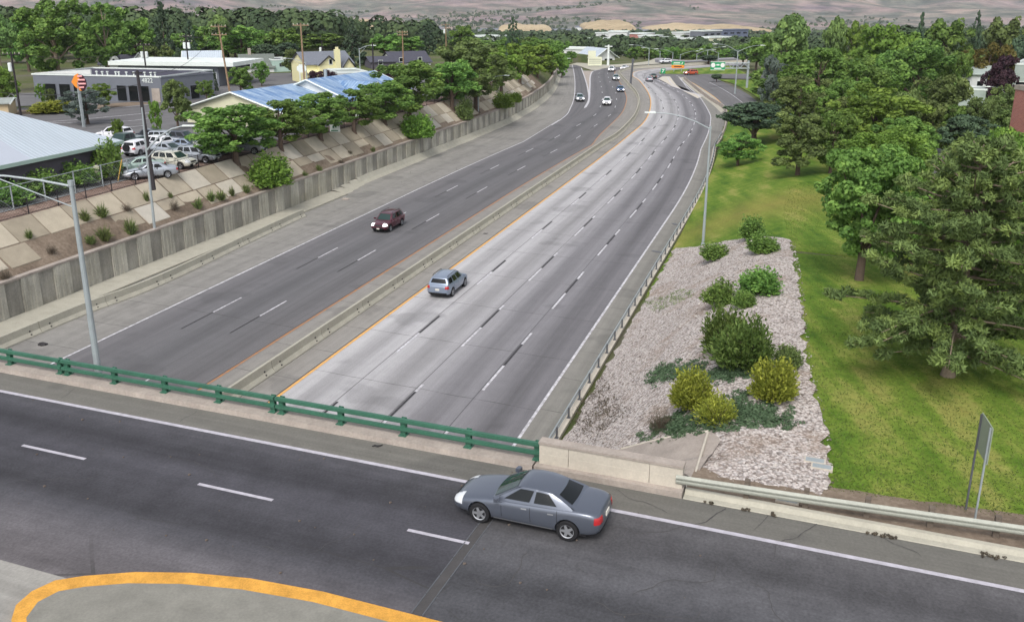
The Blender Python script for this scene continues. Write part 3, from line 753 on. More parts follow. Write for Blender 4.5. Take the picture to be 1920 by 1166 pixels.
# ------------------------------------------------------------------ barriers
def section_run(m, path, normals, sec, closed=True):
    """sweep a cross-section [(offset to the right, z)] along a list of points"""
    n = len(sec)
    for i in range(len(path) - 1):
        A = [(path[i].x + normals[i].x * o, path[i].y + normals[i].y * o, z) for o, z in sec]
        B = [(path[i + 1].x + normals[i + 1].x * o, path[i + 1].y + normals[i + 1].y * o, z) for o, z in sec]
        for k in range(n - (0 if closed else 1)): m.face([A[k], A[(k + 1) % n], B[(k + 1) % n], B[k]][::-1])
        if i == 0: m.face(A)
        if i == len(path) - 2: m.face(B[::-1])
JER = [(-.3, 0), (-.3, .09), (-.13, .34), (-.085, .81), (.085, .81), (.13, .34), (.3, .09), (.3, 0)]
def jersey(L, D_, s, ln, name, label, cat, group, sec=JER, mat=None, holes=True):
    a, b = s + .02, s + ln - .02; k = 4
    pts, ns = [], []
    for i in range(k + 1):
        p, t = along(L, D_, lerp(a, b, i / k)); pts.append(p); ns.append(Vector((t.y, -t.x)))
    c = pts[k // 2]; m = MB(); section_run(m, pts, ns, sec)
    root = empty(name, (c.x, c.y, 0), 0, label, cat, group)
    if holes:
        m.cur = 1
        for f in (.14, .86):
            p, t = along(L, D_, lerp(a, b, f)); nn = Vector((t.y, -t.x))
            for z, off in ((.2, .235), (.42, .135)):
                for sd in (-1, 1):
                    q = p + Vector((*(nn * off * sd), 0)); m.box((q.x, q.y, z), (.1, .05, .08), math.atan2(t.y, t.x))
    parts = [m.build('barrier_body', [mat or M['conc'], M['black']])]
    place_parts(root, parts); return root
DM = walk(LN['MB'])
s = 38.6 - 6.1 * 2 - 8
k = 0
while s < 232:
    jersey(LN['MB'], DM, s, 6.1, 'concrete_barrier', 'concrete barrier segment in the line down the median of the freeway', 'barrier', 'median barrier segments', holes=s < 110); s += 6.1
# far rest of the median barrier
m = MB(); i0 = next(i for i, d in enumerate(DM) if d > s)
path = LN['MB'][i0:]; nn = []
for i in range(len(path)):
    t = (path[min(i + 1, len(path) - 1)] - path[max(0, i - 1)]).normalized(); nn.append(Vector((t.y, -t.x)))
section_run(m, path, nn, JER); o = m.build('median_barrier_wall', M['conc']); tag(o, 'far stretch of median barrier bending right past the white signboard', 'barrier')
# left jersey barrier segments at the wall foot
JL = catmull([G(x, y, 0).to_2d().to_3d() for x, y in [(-260, 765), (-130, 711), (0, 655), (85, 619), (172, 583), (295, 536), (480, 448), (620, 383), (700, 350)]], 120)
JD = walk(JL); s = .5
while s < JD[-1] - 18:
    jersey(JL, JD, s, 6.1, 'concrete_barrier', 'concrete barrier segment standing in front of the left retaining wall', 'barrier', 'barrier segments at the foot of the retaining wall'); s += 6.1
# sloped gutter kerb at the wall foot
m = MB(); L = LN['WB']; G2 = LN['GUT']
for i in range(12, len(L) - 1):
    a, b = L[i], L[i + 1]
    def nrm(P, j): t = (P[min(j + 1, len(P) - 1)] - P[max(0, j - 1)]).normalized(); return Vector((t.y, -t.x, 0))
    na, nb = nrm(L, i), nrm(L, i + 1)
    sa = i * 2 + 8 if i < len(S0) else 141; f = 0 if sa < 92 else min(1, (sa - 92) / 8)
    def cs(p, n_): 
        wd = lerp(2.1, 1.05, f); return [p + n_ * .02 + Vector((0, 0, .34 + .46 * f)), p + n_ * (.25) + Vector((0, 0, .33 + .46 * f)), p + n_ * lerp(wd, .6, f) + Vector((0, 0, lerp(.16, .3, f))), p + n_ * wd + Vector((0, 0, .02))]
    A, B = cs(a, na), cs(b, nb)
    for k in range(3): m.face([A[k], A[k + 1], B[k + 1], B[k]][::-1])
o = m.build('wall_footing', M['conc']); tag(o, 'pale sloped concrete footing running along the base of the left retaining wall', 'footing')

# ------------------------------------------------------------------ left retaining wall and paved slope
WL = LN['WB']; WD = walk(WL)
wall = empty('retaining_wall', PS(-52, 80) + (0,), 0, 'long ribbed concrete retaining wall left of the freeway', 'retaining wall')
def wpt(s, off, z):
    p, t = along(WL, WD, s); n_ = Vector((t.y, -t.x)); q = p.xy + n_ * off; return Vector((q.x, q.y, z))
def wtop(s): return interp(s, [(0, 3.0), (200, 3.0), (262, 3.0), (300, 2.4)])
mp = MB(); s = 10.0; k = 0
while s < WD[-1] - 1.6:
    z1 = wtop(s) - .16
    if k % 2 == 0:       # rough pilaster
        a, b = s, s + 1.6; o = .06; mp.cur = 0
    else:
        a, b = s, s + 1.45; o = -.03; mp.cur = 1
    q = [wpt(a, o, 0), wpt(b, o, 0), wpt(b, o, z1), wpt(a, o, z1)]; mp.face(q)
    if k % 2 == 0:
        mp.face([wpt(a, -.05, 0), q[0], q[3], wpt(a, -.05, z1)]); mp.face([q[1], wpt(b, -.05, 0), wpt(b, -.05, z1), q[2]])
        # fractured ribs on the pilaster
        for j in range(3):
            c0 = a + .16 + j * .46; c1 = c0 + .2; zz = z1 - .05
            mp.face([wpt(c0, .09, .0), wpt(c1, .085, 0), wpt(c1, .09, zz), wpt(c0, .088, zz)])
            mp.face([wpt(c0, .06, 0), wpt(c0, .09, 0), wpt(c0, .088, zz), wpt(c0, .06, zz)]); mp.face([wpt(c1, .085, 0), wpt(c1, .06, 0), wpt(c1, .06, zz), wpt(c1, .09, zz)])
    s = b; k += 1
parts = [mp.build('wall_face', [M['wall_rough'], M['wall_panel']])]
m = MB(); ss = frange(4, WD[-1] - .5, 2.0)
for a, b in zip(ss, ss[1:]):
    za, zb = wtop(a), wtop(b); c = [(-.42, za - .6), (-.42, za), (.10, za), (.10, za - .16), (-.1, za - .18)]
    A = [wpt(a, o, z) for o, z in c]; B = [wpt(b, o, z - za + zb) for o, z in c]
    for i in range(4): m.face([A[i], A[i + 1], B[i + 1], B[i]][::-1])
parts.append(m.build('coping', M['conc_pink']))
place_parts(wall, parts)
# slope of loose concrete slabs
random.seed(4)
m = MB()
def slab(s0, s1, d0, d1, tint, thick=.08):
    def zz(d, s): return lerp(2.75, ZUP, (d - .3) / 3.7) + thick + .02
    j = [random.uniform(-.04, .04) for _ in range(8)]
    t4 = [wpt(s0 + j[0], -d0 + j[1], zz(d0, s0)), wpt(s1 + j[2], -d0 + j[3], zz(d0, s1)), wpt(s1 + j[4], -d1, zz(d1, s1)), wpt(s0 + j[6], -d1, zz(d1, s0))]
    dz = Vector((0, 0, random.uniform(-.03, .03))); t4 = [q + dz for q in t4]
    dn = [q - Vector((0, 0, .14)) for q in t4]
    m.face(t4, tint=tint)
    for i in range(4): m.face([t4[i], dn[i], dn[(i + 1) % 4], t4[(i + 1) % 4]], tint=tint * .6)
s = 22.0 - 8; k = 0
while s < 190:
    tt = [random.random() for _ in range(2)]
    slab(s + .06, s + 2.86, 2.35, 4.0, (.75 if k % 2 else .25) + random.uniform(-.2, .25))
    gap = 49.0 < s + 8 < 57.5
    low = .75 + .75 * random.random() ** 2
    if not gap : slab(s + .08 + .4, s + 2.84 + .4, low, 2.26, (.3 if k % 2 else .8) + random.uniform(-.25, .2))
    s += 2.93; k += 1
o = m.build('slope_paving', M['slab']); tag(o, 'tilted rows of beige concrete slabs paving the bank above the retaining wall', 'slope paving')
m = MB(); ss = frange(6, 200, 1.0)
for a, b in zip(ss, ss[1:]):
    for d0, d1 in ((.3, 1.1), (1.1, 1.9), (1.9, 2.7), (2.7, 3.4), (3.4, 4.0)):
        f = lambda s_, d: wpt(s_, -d, lerp(2.75, ZUP, (d - .3) / 3.7) + .03 + .06 * fbm(s_ * .9, d * 2, 3, 8))
        m.face([f(a, d0), f(b, d0), f(b, d1), f(a, d1)][::-1])
struct(m.build('bank_soil', M['dirt']))
def strip_up(name, mat, d0, d1, s0, s1, z, cols=4, rag=0.0, step=2.0):
    m = MB(); ss = frange(s0, s1, step)
    def f(s_, t):
        d = lerp(d0, d1, t)
        if rag: d += rag * (fbm(s_ * .3, t * 3, 3, 6) - .5)
        q = wpt(s_, -d, ZUP + z); return q
    for a, b in zip(ss, ss[1:]):
        for j in range(cols):
            q = [f(a, j / cols), f(b, j / cols), f(b, (j + 1) / cols), f(a, (j + 1) / cols)]
            m.face(q[::-1], [((d0 + (d1 - d0) * (j + e) / cols), (a if g == 0 else b)) for g, e in ((0, 0), (1, 0), (1, 1), (0, 1))][::-1])
    return struct(m.build(name, mat))
strip_up('bark_strip', M['rockdirt'], 3.9, 7.0, 6, 250, .02, 3, .0)
# ------------------------------------------------------------------ right side: lawn, gravel bed, kerb wall
def sheetPS(name, mat, pa, pb, s0, s1, z, ds, cols, rag=0.0, kind='structure', warp=None):
    m = MB(); ss = frange(s0, s1, ds) + [s1]
    def f(s_, t):
        a, b = pa(s_), pb(s_); p = lerp(a, b, t)
        if rag and (t == 0 or t == 1): p += rag * (fbm(s_ * 1.7, t * 9, 3, 5) - .5) * 2
        x, y = PS(p, s_); zz = z(x, y) if callable(z) else H(x, y) + z
        return (x, y, zz)
    if warp: P = [[f(s0 + (s_ - s0) * (lerp(warp[0], warp[1], j / cols) + .8 * (fbm(j * .9, 3.3, 2, 7) - .5) - s0) / (s1 - s0), j / cols) for j in range(cols + 1)] for s_ in ss]
    else: P = [[f(s_, j / cols) for j in range(cols + 1)] for s_ in ss]
    for i in range(len(ss) - 1):
        for j in range(cols): m.face([P[i][j], P[i][j + 1], P[i + 1][j + 1], P[i + 1][j]])
    return struct(m.build(name, mat, smooth=False))
EDGE = [(27, 1.0), (29.5, 1.9), (33, 1.75), (38, 1.3), (43, .95), (50, .7), (58, .35), (66, -.1), (70, -.4), (74, -.6), (78, -.9)]
def pe(s): return interp(s, EDGE)
sheetPS('lawn', M['lawn'], lambda s: lerp(pe(s) - .6, -9.9, sstep(63, 63.5, s)) if s < 64 else Bp(s) + .35, lambda s: 75, 26.4, 195, .10, 1.5, 46)
o = sheetPS('gravel_bed', M['gravel'], lambda s: -9.9, pe, 27.2, 73.5, .17, .5, 18, .35, warp=(79, 66.3))
random.seed(11)
# ragged far edge of the gravel
m = MB()
# loose stones
def rock(m, c, r, tint, sq=.6):
    u = [Vector((random.gauss(0, 1), random.gauss(0, 1), random.gauss(0, 1))).normalized() for _ in range(6)]
    B = [Vector(q) for q in ((1, 0, 0), (0, 1, 0), (-1, 0, 0), (0, -1, 0), (0, 0, 1), (0, 0, -1))]
    P = [Vector((c[0], c[1], c[2])) + Vector((b.x, b.y, b.z * sq)) * r * random.uniform(.6, 1.15) for b in B]
    for f in ((0, 1, 4), (1, 2, 4), (2, 3, 4), (3, 0, 4), (1, 0, 5), (2, 1, 5), (3, 2, 5), (0, 3, 5)): m.face([P[i] for i in f], tint=tint)
n = 0
for _ in range(11000):
    s_ = random.uniform(28, 79); p = random.uniform(-9.9, pe(s_) + .25)
    x, y = PS(p, s_)
    if (Vector((x, y)) - DO).dot(DV) < .7: continue
    if s_ > lerp(78.6, 66.2, (p + 9.9) / 9.6): continue
    r = random.uniform(.03, .065) * (2.0 if random.random() < .05 else 1); t = random.random()
    if random.random() < .22: t = random.uniform(0, .2)
    rock(m, (x, y, H(x, y) + .17), r, t)
o = m.build('loose_stones', M['rocks']); tag(o, 'pinkish white landscape rocks scattered over the bank right of the freeway', 'rocks', kind='stuff')
# low wall with rail at the right shoulder
bw = empty('freeway_kerb_wall', PS(-10.4, 60) + (0,), 0, 'low concrete kerb wall with a thin steel rail right of the freeway', 'barrier wall')
BL = LN['BR']; n = len(S0) + 12; path = BL[6:n]; nn = []
for i in range(len(path)):
    t = (path[min(i + 1, len(path) - 1)] - path[max(0, i - 1)]).normalized(); nn.append(Vector((t.y, -t.x)))
m = MB(); section_run(m, path, nn, [(-.3, 0), (-.26, .28), (-.16, .5), (.22, .5), (.25, -.3)]); parts = [m.build('concrete_wall', M['conc_lite'])]
BD = walk(BL)
for z, r in ((1.06, .045), (.80, .035)):
    m = MB(); pts = []
    for q, n_ in zip(path, nn): pts.append((q.x + n_.x * .02, q.y + n_.y * .02, z))
    m.tube(pts, r, 6); parts.append(m.build('rail', M['steel']))
s = 13
while s < BD[n - 1]:
    p, t = along(BL, BD, s); n_ = Vector((t.y, -t.x)); m = MB()
    m.box((p.x + n_.x * .1, p.y + n_.y * .1, .79), (.07, .09, .62), math.atan2(t.y, t.x)); m.box((p.x + n_.x * .1, p.y + n_.y * .1, .51), (.2, .2, .025), math.atan2(t.y, t.x))
    parts.append(m.build('rail_post', M['steel_dk'])); s += 2.45
place_parts(bw, parts)
# further kerb wall along the merge
m = MB(); path = BL[n - 1:len(BL) - 6]; nn = []
for i in range(len(path)):
    t = (path[min(i + 1, len(path) - 1)] - path[max(0, i - 1)]).normalized(); nn.append(Vector((t.y, -t.x)))
section_run(m, path, nn, [(-.25, 0), (-.1, .7), (.1, .7), (.25, 0)]); o = m.build('merge_barrier', M['conc_pink']); tag(o, 'low pinkish concrete barrier between the freeway merge and the frontage road', 'barrier')
# drain slots crossing the shoulder
for (a, b) in (((1223, 471), (1240, 474)), ((1262, 419), (1268, 422))):
    q0, q1 = G(*a), G(*b); m = MB(); m.box(((q0.x + q1.x) / 2, (q0.y + q1.y) / 2, .03), ((q1 - q0).length, .35, .03), math.atan2(q1.y - q0.y, q1.x - q0.x))
    o = m.build('drain_grate', M['steel_dk']); tag(o, 'dark slot drain crossing the right shoulder beside the ' + ('gravel bank' if a[1] > 450 else 'lawn corner'), 'drain')
# concrete apron under the parapet
ap = [(1165, 852), (1242, 833), (1328, 820), (1349, 836), (1338, 868), (1300, 905), (1270, 900)]
m = MB(); ea = [(1150, 856), (1215, 873), (1262, 889), (1300, 910)]; eb = [(1168, 850), (1245, 833), (1328, 820), (1350, 838)]
ea = catmull([GT(*q) for q in ea], 13); eb = catmull([GT(*q) for q in eb], 13)
ag = [[(lambda q: Vector((q.x, q.y, H(q.x, q.y) + .26)))(a.lerp(b_q, j / 6)) for j in range(7)] for a, b_q in zip(ea, eb)]
for i in range(12):
    for j in range(6): m.face([ag[i][j], ag[i + 1][j], ag[i + 1][j + 1], ag[i][j + 1]])
o = m.build('concrete_apron', M['conc_pink']); tag(o, 'triangular concrete erosion apron beside the parapet below the gravel bed', 'apron')
m = MB(); a, b_q = GT(1326, 823) + Vector((0, 0, .27)), GT(1302, 903) + Vector((0, 0, .27)); m.tube([a, b_q], .05, 6)
a, b_q = GT(1165, 852) + Vector((0, 0, .26)), GT(1242, 833) + Vector((0, 0, .26)); m.tube([a, b_q, GT(1328, 820) + Vector((0, 0, .26))], .06, 6)
o2 = m.build('apron_rib', M['conc_lite']); o2.parent = o
# utility box lids by the lawn edge
for (x, y, lab) in ((1527, 872, 'flat grey utility box lid in the gravel beside the lawn edge'), (1540, 884, 'second pale utility box lid just nearer the guardrail, touching the lawn edge'), (1476, 941, 'white utility box lid between the kerb and the guardrail')):
    q = GT(x, y) if y < 930 else G(x, y, 6.28); m = MB(); m.box((q.x, q.y, q.z + .16 if y < 930 else q.z + .05), (.72, .36, .1), DROT)
    o = m.build('utility_box', M['conc_lite'], origin=(q.x, q.y, q.z)); tag(o, lab, 'utility box')
    m = MB(); m.box((0, 0, (.215 if y < 930 else .105)), (.62, .28, .012), DROT); l = m.build('lid', M['steel']); l.parent = o
# path between the right-hand trees
def path_strip(name, A, B, mat, z, n=14):
    a = catmull([GT(*q) for q in A], n); b = catmull([GT(*q) for q in B], n); m = MB()
    for i in range(n - 1):
        for j in range(4):
            f = lambda u, v: (lambda q: Vector((q.x, q.y, H(q.x, q.y) + z)))(a[u].lerp(b[u], v))
            m.face([f(i, j / 4), f(i, (j + 1) / 4), f(i + 1, (j + 1) / 4), f(i + 1, j / 4)], [(j, i)] * 4)
    return struct(m.build(name, mat))
path_strip('side_road', [(1690, 350), (1742, 296), (1770, 262), (1790, 235)], [(1752, 352), (1772, 296), (1800, 262), (1830, 235)], M['ramp'], .16)
path_strip('park_path', [(1470, 190), (1530, 205), (1590, 215)], [(1480, 200), (1530, 225), (1600, 240)], M['ramp'], .16)

# ------------------------------------------------------------------ upper-left street level
strip_up('parking_lot', M['lot'], 7.0, 62, 40, 175, .03, 10)
pxs = lambda name, A, B, mat, z: struct((lambda a, b: ruled(name, a, b, mat, ZUP + z, cols=4))(catmull([G(x, y, ZUP) for x, y in A], 30), catmull([G(x, y, ZUP) for x, y in B], 30)))
pxs('cross_street', [(-160, 262), (100, 247), (237, 236), (300, 229), (420, 214), (620, 190)], [(-160, 226), (100, 214), (200, 205), (292, 196), (420, 181), (620, 163)], M['ramp'], .05)
pxs('street_verge', [(-160, 225), (100, 213), (200, 204), (292, 195)], [(-160, 215), (100, 205), (200, 196), (292, 189)], M['dirt'], .06)
pxs('forecourt', [(-20, 204), (100, 197), (200, 193), (320, 196)], [(-20, 178), (100, 174), (200, 176), (300, 182)], M['lot'], .055)
m = MB()
for A in (((-160, 225.6), (100, 213.6), (200, 205), (292, 196.2)), ((-100, 240), (100, 229), (207, 220), (300, 211)), ((-100, 243), (100, 232), (232, 229), (300, 219)), ((237, 240), (270, 237))):
    stripe(m, catmull([G(x, y, ZUP) for x, y in A], 12), .28, ZUP + .075)
struct(m.build('street_lines', M['white']))
pxs('rear_yard_road', [(440, 158), (520, 152), (560, 150)], [(430, 140), (520, 138), (555, 137)], M['ramp'], .05)

# ------------------------------------------------------------------ tree and bush meshes
rng = np.random.default_rng(5)
def leaf_cloud(name, mat, C, n, size, up=.35, elong=1.0, shell=.5, flat=1.0, seed=1, tintvar=.5, follow=False):
    r = np.random.default_rng(seed); C = np.asarray(C, float)
    wgt = C[:, 3] ** 2.1; idx = r.choice(len(C), n, p=wgt / wgt.sum())
    d = r.normal(size=(n, 3)); d /= np.linalg.norm(d, axis=1)[:, None]
    rad = C[idx, 3] * (shell + (1 - shell) * r.random(n) ** .6)
    off = d * rad[:, None]; off[:, 2] *= flat
    pos = C[idx, :3] + off
    nrm = d * .8 + r.normal(size=(n, 3)) * .55 + np.array([0, 0, up]); nrm /= np.linalg.norm(nrm, axis=1)[:, None]
    t = np.cross(nrm, d + r.normal(size=(n, 3)) * .8 + 1e-3) if not follow else d + np.array([0, 0, .5]) + r.normal(size=(n, 3)) * .25
    t -= nrm * (t * nrm).sum(1)[:, None]
    t /= np.linalg.norm(t, axis=1)[:, None] + 1e-9; b = np.cross(nrm, t)
    s = size * (.6 + .8 * r.random(n)); t = t * (s * elong)[:, None]; b = b * (s / max(1, elong ** .5))[:, None] * .8
    V = np.stack([pos - t, pos - b * .9, pos + t, pos + b * .9], 1).reshape(-1, 3)
    ct = r.random(len(C)); tint = np.clip(ct[idx] * tintvar + (1 - tintvar) * r.random(n), 0, 1)
    me = bpy.data.meshes.new(name); me.vertices.add(n * 4); me.vertices.foreach_set('co', V.ravel())
    me.loops.add(n * 4); me.loops.foreach_set('vertex_index', np.arange(n * 4)); me.polygons.add(n)
    me.polygons.foreach_set('loop_start', np.arange(0, n * 4, 4)); me.polygons.foreach_set('loop_total', np.full(n, 4))
    me.materials.append(mat); me.update(calc_edges=True)
    a = me.attributes.new('tint', 'FLOAT', 'POINT'); a.data.foreach_set('value', np.repeat(tint, 4))
    return me
def trunk_mesh(name, mat, C, top, r0=.022, limbs=7, lean=0.0, zb=.25, seed=0):
    rr = random.Random(seed); m = MB()
    m.tube([(0, 0, -.04), (0, 0, .02), (lean * .3, 0, top * .4), (lean, .01, top * .8), (lean, 0, top)], [r0 * 1.6, r0 * 1.15, r0 * .85, r0 * .45, r0 * .15], 8)
    cs = sorted(C, key=lambda c: -c[3])[:limbs * 2]; rr.shuffle(cs)
    for c in cs[:limbs]:
        z0 = min(max(zb, c[2] - .28), top * .75); mid = (c[0] * .45, c[1] * .45, lerp(z0, c[2], .6))
        m.tube([(lean * z0, 0, z0), mid, c[:3]], [r0 * .5, r0 * .28, r0 * .06], 5, False)
    o = m.build(name, mat, smooth=True); me = o.data; bpy.data.objects.remove(o); return me
def cl_round(n, seed, z0=.26, z1=1.0, r=(.10, .17), w=.5, lump=.35, tip=1.0):
    rr = random.Random(seed); out = []; cz = (z0 + z1) / 2; hz = (z1 - z0) / 2
    for i in range(n):
        u = -1 + 2 * (i + .5) / n; a = i * 2.399 + rr.uniform(-.4, .4); q = math.sqrt(max(0, 1 - u * u)); k = rr.uniform(.45, 1.0) ** .7 * (1 - lump * rr.random() * .6)
        R_ = rr.uniform(*r); x = q * k * (w - R_) * math.cos(a); y = q * k * (w - R_) * math.sin(a); z = cz + u * (hz - R_ * .9) * max(k, .8)
        if tip != 1.0 and u > 0: x *= lerp(1, tip, u); y *= lerp(1, tip, u)
        out.append((x, y, z, R_))
    return out + [(0, 0, cz, .16)]
def cl_cone(n, seed, z0=.06, r=(.045, .09), w=.5, pw=.85):
    rr = random.Random(seed); out = []
    for i in range(n):
        t = (i + .5) / n; z = z0 + (1 - z0) * (1 - (1 - t) ** .75) * .97; R_ = lerp(r[1], r[0], z) * rr.uniform(.8, 1.2); a = i * 2.399 + rr.uniform(-.5, .5)
        ra = w * (1 - z) ** pw * rr.uniform(.5, 1.0); out.append((max(0, ra - R_ * .5) * math.cos(a), max(0, ra - R_ * .5) * math.sin(a), z, R_))
    return out + [(0, 0, z, .05) for z in (.3, .45, .6, .75, .88, .95)]
def cl_lobes(n, seed, z0=.2, w=.5, tip=.9, lob=(9, 13), rl=(.15, .24), rc=(.035, .08)):
    rr = random.Random(seed); L_ = []; k = rr.randint(*lob)
    for i in range(k):
        u = -.95 + 1.75 * (i + .5) / k; a = i * 2.4 + rr.uniform(-.6, .6); q = math.sqrt(max(.05, 1 - min(1, abs(u)) ** 2)); R_ = rr.uniform(*rl)
        d = rr.uniform(.5, 1.0); cz = (z0 + 1) / 2; hz = (1 - z0) / 2
        L_.append((q * (w - R_) * d * math.cos(a), q * (w - R_) * d * math.sin(a), min(1 - R_ * 1.05, max(z0 + R_ * .6, cz + u * (hz - R_ * .6))), R_))
    L_.append((0, 0, 1 - rl[1] * 1.02, rl[1] * .9)); L_.append((rr.uniform(-.05, .05), 0, (z0 + 1) / 2, .22))
    out = []
    for i in range(n):
        x, y, z, R_ = L_[i % len(L_)]; d = Vector((rr.gauss(0, 1), rr.gauss(0, 1), rr.gauss(0, 1) + .25)).normalized(); r_ = rr.uniform(*rc); k_ = (R_ - r_ * .6) * rr.uniform(.7, 1.08)
        out.append((x + d.x * k_, y + d.y * k_, z + d.z * k_ * .85, r_))
    return out
PROTO = {}
def proto(kind, lod, var):
    key = (kind, lod, var)
    if key in PROTO: return PROTO[key]
    sd = hash((kind == 'x', len(kind), var)) % 97 + var * 13 + sum(map(ord, kind))
    nl = {'hi': 26000, 'md': 11000, 'lo': 4200}[lod]; sz = {'hi': .0115, 'md': .0165, 'lo': .027}[lod]; nc = {'hi': 120, 'md': 76, 'lo': 40}[lod]
    mat = {'round': 'leaf', 'bright': 'leaf_bright', 'olive': 'leaf_olive', 'tall': 'leaf', 'conifer': 'leaf_conif', 'narrow': 'leaf_conif', 'purple': 'leaf_purple', 'silver': 'leaf_silver',
           'gold': 'leaf_gold', 'dark': 'leaf_conif', 'pine': 'leaf_pine', 'yellow': 'leaf_yellow', 'tallpine': 'leaf_pine'}[kind]
    rk = (.05, .115) if lod != 'lo' else (.07, .15)
    if kind in ('conifer', 'narrow'):
        C = cl_cone(int(nc * 1.7), sd, .05, (.035, .085), pw=.8 if kind == 'conifer' else .55); T = trunk_mesh('trunk', M['bark'], C, .95, .016, 3, 0, .1, sd); fl = .5; up = .15
    elif kind == 'tallpine':
        C = cl_round(nc // 2, sd, .45, 1.0, (.07, .12), .5, .5, .5); T = trunk_mesh('trunk', M['bark_pale'], C, .95, .018, 8, .01, .4, sd); fl = .6; up = .4
    elif kind == 'tall':
        C = cl_lobes(int(nc * 1.8), sd, .1, lob=(10, 14), rl=(.12, .2), rc=(.03, .07)); T = trunk_mesh('trunk', M['bark_pale'], C, .85, .02, 8, .01, .18, sd); fl = .9; up = .3
    elif kind == 'dark':
        C = [(x, y, .3 + (z - .26) * .9, r_) for x, y, z, r_ in cl_round(nc, sd, .2, .95, rk, .5, .6)]; T = trunk_mesh('trunk', M['bark'], C, .7, .03, 8, 0, .2, sd); fl = .45; up = .5
    else:
        C = cl_lobes(int(nc * 1.6), sd, .12, rc=(.035, .08) if lod != 'lo' else (.05, .10)); T = trunk_mesh('trunk', M['bark'], C, .75, .024, 9, .01, .22, sd); fl = .8; up = .35
    cr = leaf_cloud('crown', M[mat], C, nl, sz, up=up, flat=fl, seed=sd)
    PROTO[key] = (cr, T); return PROTO[key]
_tr = random.Random(77); WF = {'conifer': 1.05, 'narrow': 1.0, 'dark': 1.2}
def tree(kind, loc, h, w, label, group=None, lod='md', cat='tree', name=None):
    cr, T = proto(kind, lod, _tr.randrange(4 if lod != 'hi' else 3))
    nm = name or {'conifer': 'spruce_tree', 'narrow': 'spruce_tree', 'tallpine': 'pine_tree', 'pine': 'pine_tree'}.get(kind, 'leafy_tree')
    r = empty(nm, loc, _tr.uniform(0, 6.28), label, cat, group); r.scale = (w * WF.get(kind, 1.26), w * WF.get(kind, 1.26), h)
    t = link(bpy.data.objects.new('trunk', T)); t.parent = r
    c = link(bpy.data.objects.new('crown', cr)); c.parent = r
    return r
def tree_px(x, ytop, Fd, wpx, kind, label, group=None, lod=None, base=None):
    """base: photo pixel of the trunk foot; otherwise forward distance Fd"""
    loc = GT(*base) if base else at_F(x, Fd)
    Fd = loc.y; top = AT(x, ytop, Fd).z; depth = Fd * _c + (CAMH - loc.z) * _s
    h = max(2.0, top - loc.z); wd = wpx * depth / F_PX
    lod = lod or ('hi' if depth < 90 else 'md' if depth < 190 else 'lo')
    return tree(kind, loc, h, wd, label, group, lod)
